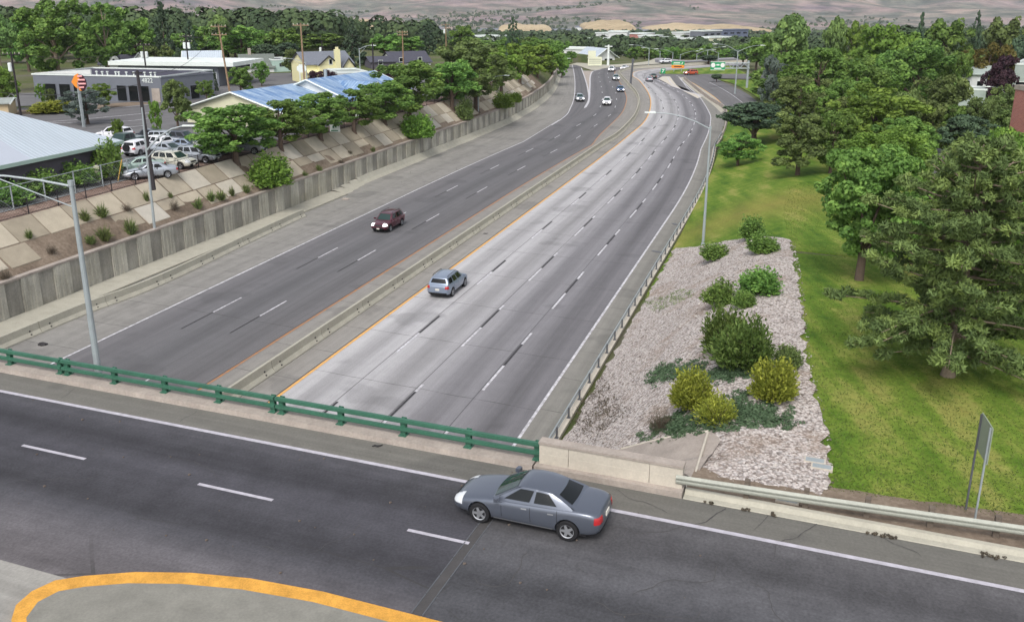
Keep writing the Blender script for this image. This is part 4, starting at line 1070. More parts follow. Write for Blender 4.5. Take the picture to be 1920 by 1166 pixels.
TREES = [
    (437, 186, 0, 190, 'round', 'spreading green tree over the parked cars, first of the row behind the black fence', (443, 306)),
    (520, 178, 0, 138, 'round', 'second green tree of the fence row, right of the silver pickup', (527, 281)),
    (600, 172, 0, 140, 'round', 'third tree of the fence row, left of the white banner', (601, 262)),
    (667, 158, 0, 130, 'round', 'fourth tree of the fence row, just right of the white banner', (664, 249)),
    (722, 146, 0, 118, 'round', "fifth tree of the fence row, in front of the blue roof's right end", (722, 233)),
    (785, 106, 0, 140, 'round', 'tall dark green tree where the fence row meets the bank shrubs', (768, 222)),
    (846, 108, 0, 128, 'round', 'tree with forked trunk standing clear behind the lamp on the wall', (848, 206)),
    (893, 66, 158, 160, 'olive', 'large rounded olive green tree rising above the fence row', None),
    (940, 82, 176, 92, 'bright', "bright green tree right behind the wall lamp's arm", None),
    (975, 74, 196, 88, 'bright', 'bright green tree in the dense row, just below the tall dark conifer', None),
    (1008, 76, 218, 82, 'bright', 'bright green tree two places left of the end of the row above the wall', None),
    (1036, 84, 245, 62, 'bright', 'bright green tree one place from the end of the row above the wall', None),
    (1054, 104, 272, 34, 'round', 'last small tree of the row above the end of the retaining wall', None),
    (10, 12, 165, 85, 'tallpine', 'dark pine with a bare trunk in the top left corner', None),
    (112, -10, 192, 150, 'tall', 'huge green cottonwood in the upper left, tallest tree of the left side', None),
    (55, 20, 215, 80, 'round', 'dark green tree between the corner pine and the huge cottonwood', None),
    (205, -6, 205, 105, 'tall', 'tall green tree just right of the huge cottonwood', None),
    (258, 26, 222, 90, 'round', 'green tree left of the grey-green spruce', None),
    (314, 0, 212, 68, 'conifer', 'big grey-green spruce with pointed top above the houses on the left', None),
    (362, 36, 220, 48, 'conifer', 'smaller dark spruce beside the big grey-green spruce', None),
    (418, 20, 240, 52, 'tallpine', 'tall sparse pine behind the tan utility pole', None),
    (455, 42, 248, 95, 'round', 'wide green tree right of the tan utility pole', None),
    (500, 74, 238, 52, 'dark', 'dark green tree behind the green-roofed house', None),
    (541, 70, 232, 56, 'dark', 'dark cedar left of the pole by the yellow house', None),
    (604, 60, 300, 100, 'round', "green tree mass above the yellow house's roof", None),
    (663, 36, 236, 64, 'conifer', 'broad dark spruce right of the yellow house', None),
    (722, 60, 262, 80, 'round', "green tree left of the slate-roofed house's pole", None),
    (768, 66, 276, 64, 'round', 'green tree behind the slate-roofed house', None),
    (805, 37, 285, 44, 'conifer', 'dark spruce right of the slate-roofed house', None),
    (866, 44, 305, 56, 'round', 'pale green tree top left of the tall narrow conifer', None),
    (962, 30, 262, 44, 'narrow', 'tall narrow dark conifer near the centre of the skyline', None),
    (165, 163, 122, 84, 'silver', 'grey-green tree under the orange arrow sign', None),
    (196, 152, 140, 50, 'bright', 'light green tree directly right of the orange arrow sign', None),
    (80, 153, 146, 22, 'bright', 'slim light green tree at the left end of the grey commercial building', None),
    (97, 163, 140, 22, 'olive', "small olive tree in front of the grey building's left windows", None),
    (12, 116, 138, 62, 'bright', 'light green tree at the left frame edge above the metal roof', None),
    (334, 142, 118, 66, 'olive', 'olive tree in front of the corner of the grey commercial building', None),
    (296, 182, 110, 26, 'bright', 'slender light green tree beside the dark leaning pole', None),
    (222, 218, 104, 28, 'bright', "small bright conical tree behind the metal-roofed building's corner", None),
    (388, 146, 150, 38, 'round', 'rounded tree beside the back wall of the grey building', None),
    (404, 130, 168, 14, 'narrow', 'narrow columnar conifer at the white canopy', None),
    (452, 122, 162, 58, 'round', 'dark round tree right of the small window in the grey back building', None),
    (491, 112, 178, 34, 'round', 'round street tree in front of the green-roofed house', None),
    (610, 128, 158, 56, 'purple', 'purple-leaved tree in front of the yellow house', None),
    (722, 128, 166, 64, 'purple', 'purple-leaved tree right of the blue roof', None),
    (288, 180, 150, 22, 'purple', "small purple tree at the grey building's white sign wall", None),
    (236, 122, 190, 60, 'olive', 'olive tree behind the parapet of the grey building', None),
    (300, 78, 200, 60, 'olive', 'olive green tree behind the house with dormers', None),
    (548, 88, 200, 38, 'olive', 'olive tree left of the cobra-head lamp', None),
    (1385, 176, 0, 150, 'dark', 'dark spreading cedar leaning over the freeway merge', (1412, 272)),
    (1386, 246, 0, 84, 'round', 'low green tree under the dark cedar beside the freeway rail', (1383, 312)),
    (1495, 203, 0, 132, 'olive', 'rounded olive green tree standing alone on the lawn', (1495, 330)),
    (1640, 150, 104, 195, 'bright', 'large bright green tree in the middle of the park trees', None),
    (1660, 228, 76, 180, 'bright', 'bright green tree between the lawn maple and the side road', None),
    (1752, 128, 118, 120, 'olive', 'greyish olive tree left of the parked cars on the right', None),
    (1810, 196, 104, 110, 'dark', 'dark brownish green tree over the side road', None),
    (1862, 222, 58, 175, 'bright', 'light green tree behind the large pine at the right frame edge', None),
    (1722, 64, 172, 140, 'round', 'broad dark green tree below the small distant spruce', None),
    (1650, 28, 205, 120, 'bright', 'pale bright green tree on the right skyline', None),
    (1475, 10, 195, 92, 'tallpine', 'tall irregular pine at the left end of the right skyline', None),
    (1532, 72, 150, 160, 'round', 'wide dark green tree left of the bright park tree', None),
    (1450, 94, 165, 54, 'silver', 'silvery tree right of the freeway gantry', None),
    (1605, 96, 160, 130, 'round', 'green tree above the bright park tree', None),
    (1718, 20, 232, 42, 'conifer', 'small pointed spruce on the right skyline', None),
    (1768, 26, 240, 100, 'round', 'dark green tree right of the pointed spruce', None),
    (1822, 17, 240, 40, 'narrow', 'dark upright conifer top on the right skyline', None),
    (1872, 22, 228, 90, 'olive', 'greyish green tree below the top right corner', None),
    (1908, 44, 218, 70, 'dark', 'dark green tree at the right frame edge on the skyline', None),
    (1846, 70, 172, 104, 'gold', 'golden brown tree above the pale metal roof', None),
    (1870, 94, 150, 80, 'purple', 'dark purple-leaved tree behind the right street lamp', None),
    (1792, 84, 168, 64, 'round', 'green tree left of the golden brown tree', None),
    (1500, 132, 138, 125, 'olive', 'dark olive tree behind the park path', None),
    (1582, 138, 128, 110, 'round', 'green tree at the right end of the park path', None),
    (1562, 18, 225, 44, 'tallpine', 'thin-topped pine between the skyline trees', None),
    (1600, 26, 230, 60, 'bright', 'light green tree top right of the thin-topped pine', None),
    (1420, 62, 300, 70, 'round', 'dark tree behind the double-armed lamp', None),
    (1462, 48, 262, 80, 'round', 'dark green tree at the left end of the park tree mass', None),
    (1450, 118, 208, 90, 'round', "dark green tree behind the gantry's upright", None),
    (1346, 136, 258, 24, 'dark', 'small dark cedar under the left end of the gantry', None),
    (1690, 208, 92, 130, 'round', 'green tree left of the side road', None),
    (1745, 322, 60, 95, 'bright', 'small bright green tree where the side road bends', None),
    (1560, 196, 98, 95, 'round', 'green tree between the lone lawn tree and the bright park tree', None),
    (1905, 290, 50, 110, 'bright', 'bright green foliage tree touching the right frame edge above the pine', None),
    (1880, 150, 128, 60, 'olive', 'low olive tree among the cars on the right', None),
    (1330, 100, 330, 44, 'dark', 'dark tree behind the green gantry sign', None),
    (1395, 84, 318, 52, 'dark', "dark tree directly left of the double-armed lamp's pole", None),
]
for x, yt, Fd, w_, kd, lab, bs in TREES: tree_px(x, yt, Fd, w_, kd, lab, base=bs)
# rows that nothing tells apart
_r2 = random.Random(3)
for k in range(15):
    x = 1192 + k * 17 + _r2.uniform(-4, 4)
    tree_px(x, 84 + _r2.uniform(-5, 7), 372 + _r2.uniform(-12, 30), 34, 'round', 'dark green tree in the row beyond the far freeway bend', 'trees beyond the freeway bend', 'lo')
for k in range(9):
    x = 896 + k * 19 + _r2.uniform(-4, 4)
    tree_px(x, 72 + _r2.uniform(-8, 8), 320 + _r2.uniform(-20, 40), 60, 'round', 'green tree in the mass behind the row above the wall', 'trees behind the wall row', 'lo')
for k in range(26):
    x = 20 + k * 21 + _r2.uniform(-10, 10)
    tree_px(x, 56 + _r2.uniform(-14, 18), 256 + _r2.uniform(-14, 30), 78, 'round', 'green tree in the dense belt behind the houses on the left', 'tree belt behind the houses', 'lo')
for k in range(18):
    x = 545 + k * 21 + _r2.uniform(-10, 10)
    tree_px(x, 76 + _r2.uniform(-8, 8), 340 + _r2.uniform(-20, 40), 52, 'olive', 'green tree in the far belt behind the yellow and slate-roofed houses', 'far tree belt', 'lo')
for k in range(12):
    x = 1480 + k * 38 + _r2.uniform(-10, 10)
    tree_px(x, 96 + _r2.uniform(-16, 22), 196 + _r2.uniform(-24, 20), 84, _r2.choice(['round', 'olive']), 'leafy tree deep in the crowded park trees on the right', 'crowded park trees', 'lo')
for k in range(7):
    x = 1590 + k * 48 + _r2.uniform(-10, 10)
    tree_px(x, 172 + _r2.uniform(-16, 22), 118 + _r2.uniform(-10, 10), 84, _r2.choice(['round', 'olive']), 'shaded tree in the middle of the park trees behind the bright ones', 'shaded park trees', 'md')

# near maple on the lawn
def real_tree(name, loc, C, n, size, mat, trunk_pts, trunk_r, limbs, label, barkm, elong=1.0, flat=.8, up=.35, seed=9, follow=False, tv=.5):
    root = empty(name, loc, 0, label, 'tree')
    m = MB(); m.tube(trunk_pts, trunk_r, 10)
    for L_, r_ in limbs: m.tube(L_, r_, 6, False)
    t = m.build('trunk', barkm, root, smooth=True)
    c = link(bpy.data.objects.new('crown', leaf_cloud('crown', mat, C, n, size, up=up, elong=elong, flat=flat, seed=seed, follow=follow, tintvar=tv))); c.parent = root
    return root
g = GT(1610, 528); dep = g.y * _c + (CAMH - g.z) * _s; px = dep / F_PX
Hm = AT(1610, 250, g.y).z - g.z; Wm = 290 * px
Cm = [(x * Wm * 1.0 + .2, y * Wm, z * Hm, r_ * (Wm + Hm) / 2) for x, y, z, r_ in cl_lobes(200, 31, .14, lob=(11, 12), rl=(.15, .24), rc=(.035, .075))]
rr = random.Random(5); lim = []
for c in rr.sample(Cm, 16):
    z0 = rr.uniform(.16, .4) * Hm; lim.append(([(0, 0, z0), (c[0] * .5, c[1] * .5, lerp(z0, c[2], .6)), c[:3]], [.11, .06, .02]))
real_tree('maple_tree', g, Cm, 36000, .12, M['leaf'], [(0, 0, -.3), (0, 0, .1), (.05, 0, Hm * .25), (.1, 0, Hm * .7)], [.36, .27, .22, .08], lim,
          'dense dark green maple on the lawn beside the gravel bed', M['bark'], seed=12)
# large near pine with open tiers of branches
g = GT(1775, 708); dep = g.y * _c + (CAMH - g.z) * _s; px = dep / F_PX
Hp = AT(1790, 262, g.y).z - g.z; rr = random.Random(21); Cp = []; lim = []
for k in range(104):
    t = (k + .5) / 104; z0 = lerp(.10, .97, t ** .95) * Hp; a = k * 2.399 + rr.uniform(-.4, .4)
    Lb = interp(t, [(0, 3.9), (.12, 4.6), (.35, 4.8), (.65, 3.8), (.85, 2.4), (1, .7)]) * rr.uniform(.72, 1.12)
    e = (rr.uniform(.02, .32) if t > .25 else rr.uniform(-.16, .1)) * Lb + (.3 if t > .7 else 0)
    ca, sa = math.cos(a), math.sin(a)
    pts = [(0, 0, z0), (ca * Lb * .45, sa * Lb * .45, z0 + e * .15), (ca * Lb, sa * Lb, z0 + e)]
    lim.append((pts, [.06, .035, .012]))
    nb = max(3, int(Lb * 2.7))
    for j in range(nb):
        f = lerp(.16, 1.02, (j + .5) / nb); sd = rr.uniform(-.55, .55) * (1.15 - f * .5)
        Cp.append((ca * Lb * f - sa * sd, sa * Lb * f + ca * sd, z0 + e * f * f + rr.uniform(-.05, .22), rr.uniform(.18, .36)))
real_tree('pine_tree', g, Cp, 80000, .065, M['leaf_pine'], [(0, 0, -.3), (.05, 0, .4), (.12, .05, Hp * .4), (.05, 0, Hp * .98)], [.4, .27, .2, .03], lim,
          'large open-branched pine on the lawn at the right, nearest tree to the camera', M['bark_pale'], elong=2.0, flat=.7, up=.3, seed=14, follow=True, tv=.7)

# ------------------------------------------------------------------ bushes
BP = {}
def bush_mesh(kind, var):
    if (kind, var) in BP: return BP[(kind, var)]
    mat, el, sz, n = {'broom': ('leaf_broom', 2.4, .034, 5200), 'yellow': ('leaf_yellow', 2.0, .036, 4600), 'dark': ('leaf', 1.3, .042, 3000), 'dry': ('leaf_dry', 3.0, .032, 2000), 'tuft': ('leaf_olive', 5.0, .05, 900),
                      'shrub': ('leaf_bright', 1.3, .04, 4200), 'mixed': ('leaf_yellow', 2.2, .034, 2400), 'olive': ('leaf_olive', 1.4, .04, 3600), 'yhedge': ('leaf_yellow', 1.3, .04, 3600)}[kind]
    rr = random.Random(var * 7 + len(kind)); C = []
    for i in range(26):
        a = i * 2.399; u = rr.random(); ra = .36 * math.sqrt(rr.random()); z = .22 + .5 * u * (1 - ra * ra * 3)
        C.append((ra * math.cos(a), ra * math.sin(a), z, rr.uniform(.13, .21)))
    r_ = np.random.default_rng(var * 31 + len(kind)); V, T = [], []; tuft = kind == 'tuft'
    nb = {'tuft': 170, 'dry': 240, 'mixed': 300, 'dark': 430, 'olive': 520}.get(kind, 760); seg_ = 2 if tuft else 8
    lob = r_.normal(size=(6, 3)); lob /= np.linalg.norm(lob, axis=1)[:, None]; lob[:, 2] = np.abs(lob[:, 2])
    for b_i in range(nb):
        a = r_.uniform(0, 6.283); el_ = r_.uniform(.05, 1.0) ** .8; d = np.array([math.cos(a) * math.sqrt(1 - el_ * el_ * .96), math.sin(a) * math.sqrt(1 - el_ * el_ * .96), el_])
        ln_ = (.72 + .34 * max(0, (lob @ d).max()) ** 3) * r_.uniform(.78, 1.16); tip = np.array([d[0] * .46, d[1] * .46, .06 + d[2] * .86]) * ln_
        b0 = np.array([d[0] * .14, d[1] * .14, .0]) * r_.random() * 1.5; tt_ = r_.random()
        side = np.cross(d, r_.normal(size=3)); side /= np.linalg.norm(side)
        if tuft:
            w2 = .018; m1 = b0 + (tip - b0) * .55 + np.array([0, 0, .12]); V += [b0 - side * w2, b0 + side * w2, m1 + side * w2 * .8, m1 - side * w2 * .8, m1 - side * w2 * .8, m1 + side * w2 * .8, tip + side * .003, tip - side * .003]; T += [tt_] * 8; continue
        for k in range(seg_):
            f_ = lerp(.42 if kind != 'dry' else .3, 1.0, (k + r_.random()) / seg_); p_ = b0 + (tip - b0) * f_ + r_.normal(size=3) * .018
            t_ = (tip - b0) / (np.linalg.norm(tip - b0) + 1e-6) + r_.normal(size=3) * (.35 if el > 1.6 else .8); t_ /= np.linalg.norm(t_)
            s2 = np.cross(t_, r_.normal(size=3)); s2 /= np.linalg.norm(s2) + 1e-6; q_ = sz * r_.uniform(.55, 1.1); t_ = t_ * q_ * (el ** .5); s2 = s2 * q_ / (el ** .5) * (.8 if kind != 'dry' else .3)
            V += [p_ - t_, p_ - s2, p_ + t_, p_ + s2]; T += [min(1, max(0, tt_ * .5 + .5 * r_.random()))] * 4
    me = bpy.data.meshes.new('foliage'); me.from_pydata([tuple(v) for v in V], [], [tuple(range(i, i + 4)) for i in range(0, len(V), 4)]); me.materials.append(M[mat])
    a_ = me.attributes.new('tint', 'FLOAT', 'POINT'); a_.data.foreach_set('value', T)
    m = MB()
    for i in range(12):
        a = i * 2.4; m.tube([(0, 0, -.08), (.10 * math.cos(a), .10 * math.sin(a), .3), (.24 * math.cos(a), .24 * math.sin(a), .62)], [.016, .010, .003], 4, False)
    o = m.build('stems', M['bark']); sm = o.data; bpy.data.objects.remove(o)
    BP[(kind, var)] = (me, sm); return BP[(kind, var)]
def bush(x, y, wpx, hpx, kind, label, group=None, z=None, name='bush', cat='bush', lift=.1):
    g = GT(x, y) if z is None else G(x, y, z); dep = g.y * _c + (CAMH - g.z) * _s; px = dep / F_PX
    me, sm = bush_mesh(kind, _tr.randrange(2)); r = empty(name, (g.x, g.y, g.z + lift), _tr.uniform(0, 6), label, cat, group)
    W_, H_ = wpx * px * 1.2, hpx * px * 1.0; r.scale = (W_, W_, H_)
    link(bpy.data.objects.new('foliage', me)).parent = r
    s_ = link(bpy.data.objects.new('stems', sm)); s_.parent = r
    return r
for q in [(1340, 490, 58, 34, 'dark', 'low dark bush near the foot of the lamp post on the gravel'), (1408, 452, 52, 46, 'dark', 'dark spiky bush at the top edge of the gravel bed'), (1430, 476, 66, 34, 'dark', 'low dark bush just right of the spiky one at the lawn edge'),
          (1348, 578, 62, 52, 'dark', 'dark green bush halfway down the gravel, left of its cluster'), (1393, 580, 44, 34, 'dark', 'small green bush in the middle of the cluster on the gravel'), (1422, 554, 82, 54, 'dark', 'widest dark bush of the cluster on the gravel, right and behind'),
          (1356, 664, 92, 88, 'broom', 'tall feathery green broom bush, left of the big pair'), (1392, 692, 118, 98, 'broom', 'largest feathery green broom bush, right of the big pair'), (1476, 694, 50, 50, 'olive', 'dull olive bush between the big broom bush and the lawn'),
          (1300, 770, 86, 76, 'yellow', 'bright yellow-green bush on the left of the green ground cover'), (1447, 754, 84, 86, 'yellow', 'bright yellow-green bush beside the lawn edge'), (1342, 798, 76, 60, 'mixed', 'thin yellowish half-bare bush between the two yellow-green ones'),
          (1238, 812, 60, 46, 'dry', 'bare grey-brown bush at the left end of the ground cover')]:
    bush(*q, lift=.15)
for q in [(507, 352, 80, 62, 'shrub', 'bright green shrub growing through the slabs of the bank'), (782, 262, 60, 52, 'shrub', 'yellow-green shrub on the bank below the end of the tree row'), (872, 228, 36, 44, 'olive', 'upright shrub on the bank in front of the forked tree'),
          (942, 207, 40, 30, 'shrub', 'green shrub on the bank right of the wall lamp'), (966, 198, 26, 22, 'shrub', 'smallest green shrub on the bank, furthest right'),
          (95, 212, 90, 22, 'yhedge', 'long yellow-green hedge behind the metal roof'), (250, 372 - 20, 0, 0, None, None)]:
    if q[4]: bush(*q)
for i, (x, y, w_, h_) in enumerate([(98, 478, 22, 24), (55, 448, 20, 20), (160, 415, 26, 26), (192, 408, 30, 30), (238, 398, 22, 20), (246, 440, 34, 34), (196, 452, 38, 32), (275, 378, 16, 22), (328, 396, 20, 26), (372, 392, 26, 22), (396, 378, 22, 22), (414, 376, 30, 20), (12, 528, 26, 28), (435, 368, 16, 20), (598, 322, 16, 14), (462, 362, 20, 20), (640, 308, 14, 12), (700, 286, 12, 12), (320, 372, 12, 14), (170, 458, 30, 20), (656, 290, 12, 10), (572, 332, 14, 12)]):
    bush(x, y, w_ * 1.0, h_ * 1.0, 'tuft' if i % 4 else 'dry', 'tuft of green weeds growing in the gaps of the slab bank', 'weed tufts on the slab bank', name='weed_tuft', cat='weeds', lift=.02)
# dark shrubs at the foot of the metal-roofed building
for i, (x, y, w_, h_, lab) in enumerate([(20, 398, 80, 44, 'dark shrub mass behind the chain-link fence at the left frame edge'), (78, 378, 90, 48, 'dark shrub under the small window of the block building'), (145, 362, 80, 46, 'dark shrub behind the fence below the pale tank'), (205, 350, 60, 74, 'tall dark shrub at the corner of the block building'), (120, 352, 60, 30, 'low yellowish shrub against the block wall under the window')]):
    bush(x, y - 13, w_, h_, 'olive' if i == 4 else 'dark', lab)
# creeping ground cover on the gravel
def groundcover(name, poly, n, size, mat, label):
    P = [GT(*q) for q in poly]; xs = [p.x for p in P]; ys = [p.y for p in P]; rr = random.Random(len(poly)); C = []
    def inside(x, y):
        c = False
        for i in range(len(P)):
            a, b = P[i], P[i - 1]
            if (a.y > y) != (b.y > y) and x < (b.x - a.x) * (y - a.y) / (b.y - a.y) + a.x: c = not c
        return c
    while len(C) < 420:
        x, y = rr.uniform(min(xs), max(xs)), rr.uniform(min(ys), max(ys))
        if inside(x + rr.gauss(0, .25), y + rr.gauss(0, .25)) and fbm(x * 1.2, y * 1.2, 3, 2) > .36: C.append((x, y, H(x, y) + .2, rr.uniform(.1, .26)))
    o = link(bpy.data.objects.new(name, leaf_cloud(name, mat, C, n, size, up=.9, flat=.5, seed=3, tintvar=.6))); tag(o, label, 'ground cover', kind='stuff')
groundcover('ground_cover', [(1205, 712), (1240, 694), (1330, 690), (1420, 700), (1440, 716), (1360, 726), (1290, 716), (1220, 722)], 9000, .05, M['leaf_cover'], 'creeping dark green ground cover in front of the big broom bushes')
groundcover('ground_cover', [(1205, 838), (1212, 818), (1270, 780), (1340, 750), (1400, 745), (1470, 762), (1500, 788), (1480, 806), (1400, 812), (1345, 818), (1300, 824)], 16000, .05, M['leaf_cover'], 'mat of creeping green ground cover around the yellow-green bushes')
groundcover('weeds', [(1075, 800), (1110, 740), (1140, 700), (1150, 730), (1180, 790), (1120, 830)], 2600, .04, M['leaf_dry'], 'dry brown weeds along the freeway rail near the bridge')
_k = random.Random(4); Ck = []
for u in (7.2, 8.0, 9.6, 10.9, 11.3, 11.6, 13.2, 14.0, 14.5, 6.1):
    q = D(u + _k.uniform(-.1, .1), curbv(u) + (-.02 if _k.random() < .6 else .62), DZ + .06)
    for _ in range(4): Ck.append((q.x + _k.gauss(0, .09), q.y + _k.gauss(0, .04), q.z, .055))
o = link(bpy.data.objects.new('gutter_weeds', leaf_cloud('gutter_weeds', M['leaf_dry'], Ck, 900, .028, up=.8, flat=.8, seed=3, tintvar=.6))); tag(o, 'small weeds sprouting along the kerb and gutter below the steel guardrail', 'weeds', kind='stuff')
groundcover('weeds', [(1205, 570), (1290, 545), (1300, 560), (1240, 590)], 1500, .04, M['leaf_olive'], 'sparse low weeds across the middle of the gravel bank')
# far-off woods filling the valley
def woods():
    rr = np.random.default_rng(8); V, T = [], []
    n = 0; C = []
    r2 = random.Random(8)
    for _ in range(60000):
        Fd = 300 + 3000 * (r2.random() ** 1.3); x = r2.uniform(-.66, .72) * Fd
        if Fd < 470 and -30 < x < 135 and Fd < 440: continue
        if Fd < 360 and x > -60: continue
        if BLUFF(x, Fd): continue
        if Fd > 2150 and fbm(x / 240, Fd / 240, 3, 5) < .47 + (Fd - 2150) / 4200: continue
        if Fd < 1400 and fbm(x / 60, Fd / 60, 2, 15) < .3: continue
        C.append((x, Fd, r2.uniform(8, 15) * (1 if Fd < 1700 else .8)))
        if len(C) >= 12000: break
    for (x, y, h) in C:
        z = H(x, y); k = 120 if y < 450 else 64 if y < 620 else 24 if y < 900 else 13
        d = rr.normal(size=(k, 3)); d /= np.linalg.norm(d, axis=1)[:, None]; d[:, 2] = np.abs(d[:, 2]) * 1.0 - .15
        t0 = rr.random()
        for j in range(k):
            c = np.array([x, y, z + h * .5]) + d[j] * np.array([h * .36, h * .36, h * .5]); a = rr.normal(size=3); a /= np.linalg.norm(a); nn_ = d[j] + .4 * a; nn_ /= np.linalg.norm(nn_)
            t = np.cross(nn_, a); t /= np.linalg.norm(t) + 1e-9; b = np.cross(nn_, t); s_ = h * (.06 if y < 450 else .085 if y < 620 else .14 if y < 900 else .2)
            V += [c - t * s_, c - b * s_, c + t * s_, c + b * s_]; T += [t0 * .6 + .4 * rr.random()] * 4
    me = bpy.data.meshes.new('distant_woods'); me.from_pydata([tuple(v) for v in V], [], [tuple(range(i, i + 4)) for i in range(0, len(V), 4)]); me.materials.append(M['leaf_far'])
    a = me.attributes.new('tint', 'FLOAT', 'POINT'); a.data.foreach_set('value', T)
    o = link(bpy.data.objects.new('distant_woods', me)); tag(o, 'unbroken green tree cover filling the valley in front of the hills', 'woods', kind='stuff')
# dry grassy bluffs at the foot of the hills
BL_ = [(565, 1950, 300, 30, .05), (395 - 560, 0, 0, 0, 0)]
BLF = []
for (xc, yb, wpx, hpx, lab) in ((610, 52, 250, 22, 'long tan grassy bluff left of centre'), (985, 56, 105, 13, 'tan grassy bluff behind the tall narrow conifer'), (1143, 50, 100, 15, 'tan bluff in the middle with houses below'), (1335, 59, 250, 17, 'long tan grassy bluff right of centre'), (455, 40, 150, 12, 'low tan bluff above the left tree belt')):
    Fd = 1800 if xc != 985 else 1700; x = (xc - CX) / F_PX * (Fd * _c + 60 * _s); w_ = wpx * Fd * _c / F_PX
    BLF.append((x, Fd, w_ / 2, yb, hpx, lab))
def BLUFF(x, y):
    for (bx, by, hw, *_r) in BLF:
        if abs(x - bx) < hw * 1.0 and by - 230 < y < by + 120: return True
    return False
M['drygrass'] = groundmat('dry_hill_grass', [srgb(146, 128, 100), srgb(178, 160, 128), srgb(192, 176, 146)], .008, .06, .3)
for (bx, by, hw, yb, hp, lab) in BLF:
    hp *= .85
    zt = AT(CX, yb - hp, by).z; zb = AT(CX, yb, by).z; m = MB(); N_, K_ = 40, 12
    def bz(u, v):
        hgt = max(0, 1 - u * u) ** .35 * (.5 + .6 * fbm(u * 2.6 + bx, v * 1.2, 3, 4)); pr = math.sin(min(1, v * 1.25) * math.pi / 2) if v < .8 else 1
        x = bx + u * hw; y = by - 120 + v * 230; return (x, y, min(H(x, y), zb) - 3 + ((zt - zb) + 3) * hgt * pr + (zb - min(H(x, y), zb)) * pr)
    P = [[bz(-1 + 2 * i / N_, j / K_) for j in range(K_ + 1)] for i in range(N_ + 1)]
    for i in range(N_):
        for j in range(K_): m.face([P[i][j], P[i + 1][j], P[i + 1][j + 1], P[i][j + 1]])
    o = m.build('bluff', M['drygrass'], smooth=False); struct(o); o['label'] = lab
woods()
# ------------------------------------------------------------------ buildings
def wallm(name, col, var=.1): return dirty(name, col, .85, var, .8, bump=.1)
def ribroof(name, col, per, var=.12, patch=None, axis=0):
    b = NB(name, .45, .5, .3); uv = b.uv(); x = b.sep(uv)[axis]
    w_ = b.math('SINE', b.math('MULTIPLY', x, 6.2832 / per)); k = b.math('MULTIPLY_ADD', w_, .5, .5)
    n = b.noise(b.scalev(uv, (.6, .12, 1)), 1.2, 5, .65)
    c = b.ramp(n, [(.3, tuple(q * (1 - var) for q in col)), (.7, col)])
    if patch is not None: c = b.mix(b.ramp(b.noise(b.scalev(uv, (1, .25, 1)), .8, 5, .7), [(.42, 0.0), (.6, .8)]), c, patch)
    c = b.mix(1, c, b.ramp(k, [(.0, .80), (.35, 1.0)]), 'MULTIPLY')
    b.color(c).bump(k, .6, .04); return b.m
M['roof_white'] = ribroof('white_ribbed_metal_roof', srgb(206, 216, 224), .42)
M['roof_band'] = dirty('translucent_roof_panel', srgb(176, 182, 192), .6, .05, .8)
M['roof_blue'] = ribroof('blue_ribbed_metal_roof', srgb(110, 148, 196), .5, .2, srgb(184, 206, 224))
M['shingle'] = dirty('grey_shingles', srgb(112, 116, 124), .95, .15, 2.5, bump=.3)
M['shingle_dk'] = dirty('dark_shingles', srgb(74, 74, 84), .95, .15, 2.5, bump=.3)
M['shingle_gn'] = dirty('greenish_shingles', srgb(104, 110, 104), .95, .15, 2.5, bump=.3)
M['block'] = dirty('grey_block_wall', srgb(90, 86, 94), .95, .14, 1.2, bump=.2)
M['stucco_gy'] = wallm('grey_stucco', srgb(108, 112, 120)); M['wh_trim'] = wallm('white_trim', srgb(214, 220, 216), .06)
M['fascia_gn'] = wallm('pale_green_fascia', srgb(166, 188, 178), .06); M['pale_rf'] = wallm('pale_green_roofing', srgb(158, 168, 162), .08); M['stucco_yl'] = wallm('cream_yellow_stucco', srgb(222, 216, 170), .06)
M['stucco_wh'] = wallm('white_stucco', srgb(206, 208, 206), .08); M['tan_wall'] = wallm('tan_wall', srgb(196, 176, 142), .08); M['cream_wall'] = wallm('cream_wall', srgb(206, 204, 176), .08)
M['flatroof'] = dirty('flat_roof_membrane', srgb(150, 156, 152), .9, .15, .6)
M['flatroof_dk'] = dirty('dark_flat_roof', srgb(64, 62, 76), .9, .2, .6)
def brick():
    b = NB('red_brick', .9, .2); o = b.n('ShaderNodeTexBrick'); b.put(o.inputs['Vector'], b.uv()); o.inputs['Scale'].default_value = 1.0
    o.inputs['Color1'].default_value = (*srgb(172, 108, 98), 1); o.inputs['Color2'].default_value = (*srgb(156, 96, 90), 1); o.inputs['Mortar'].default_value = (*srgb(176, 150, 140), 1)
    o.inputs['Brick Width'].default_value = .42; o.inputs['Row Height'].default_value = .14; o.inputs['Mortar Size'].default_value = .012
    b.color(o.outputs[0]); return b.m
M['brick'] = brick()
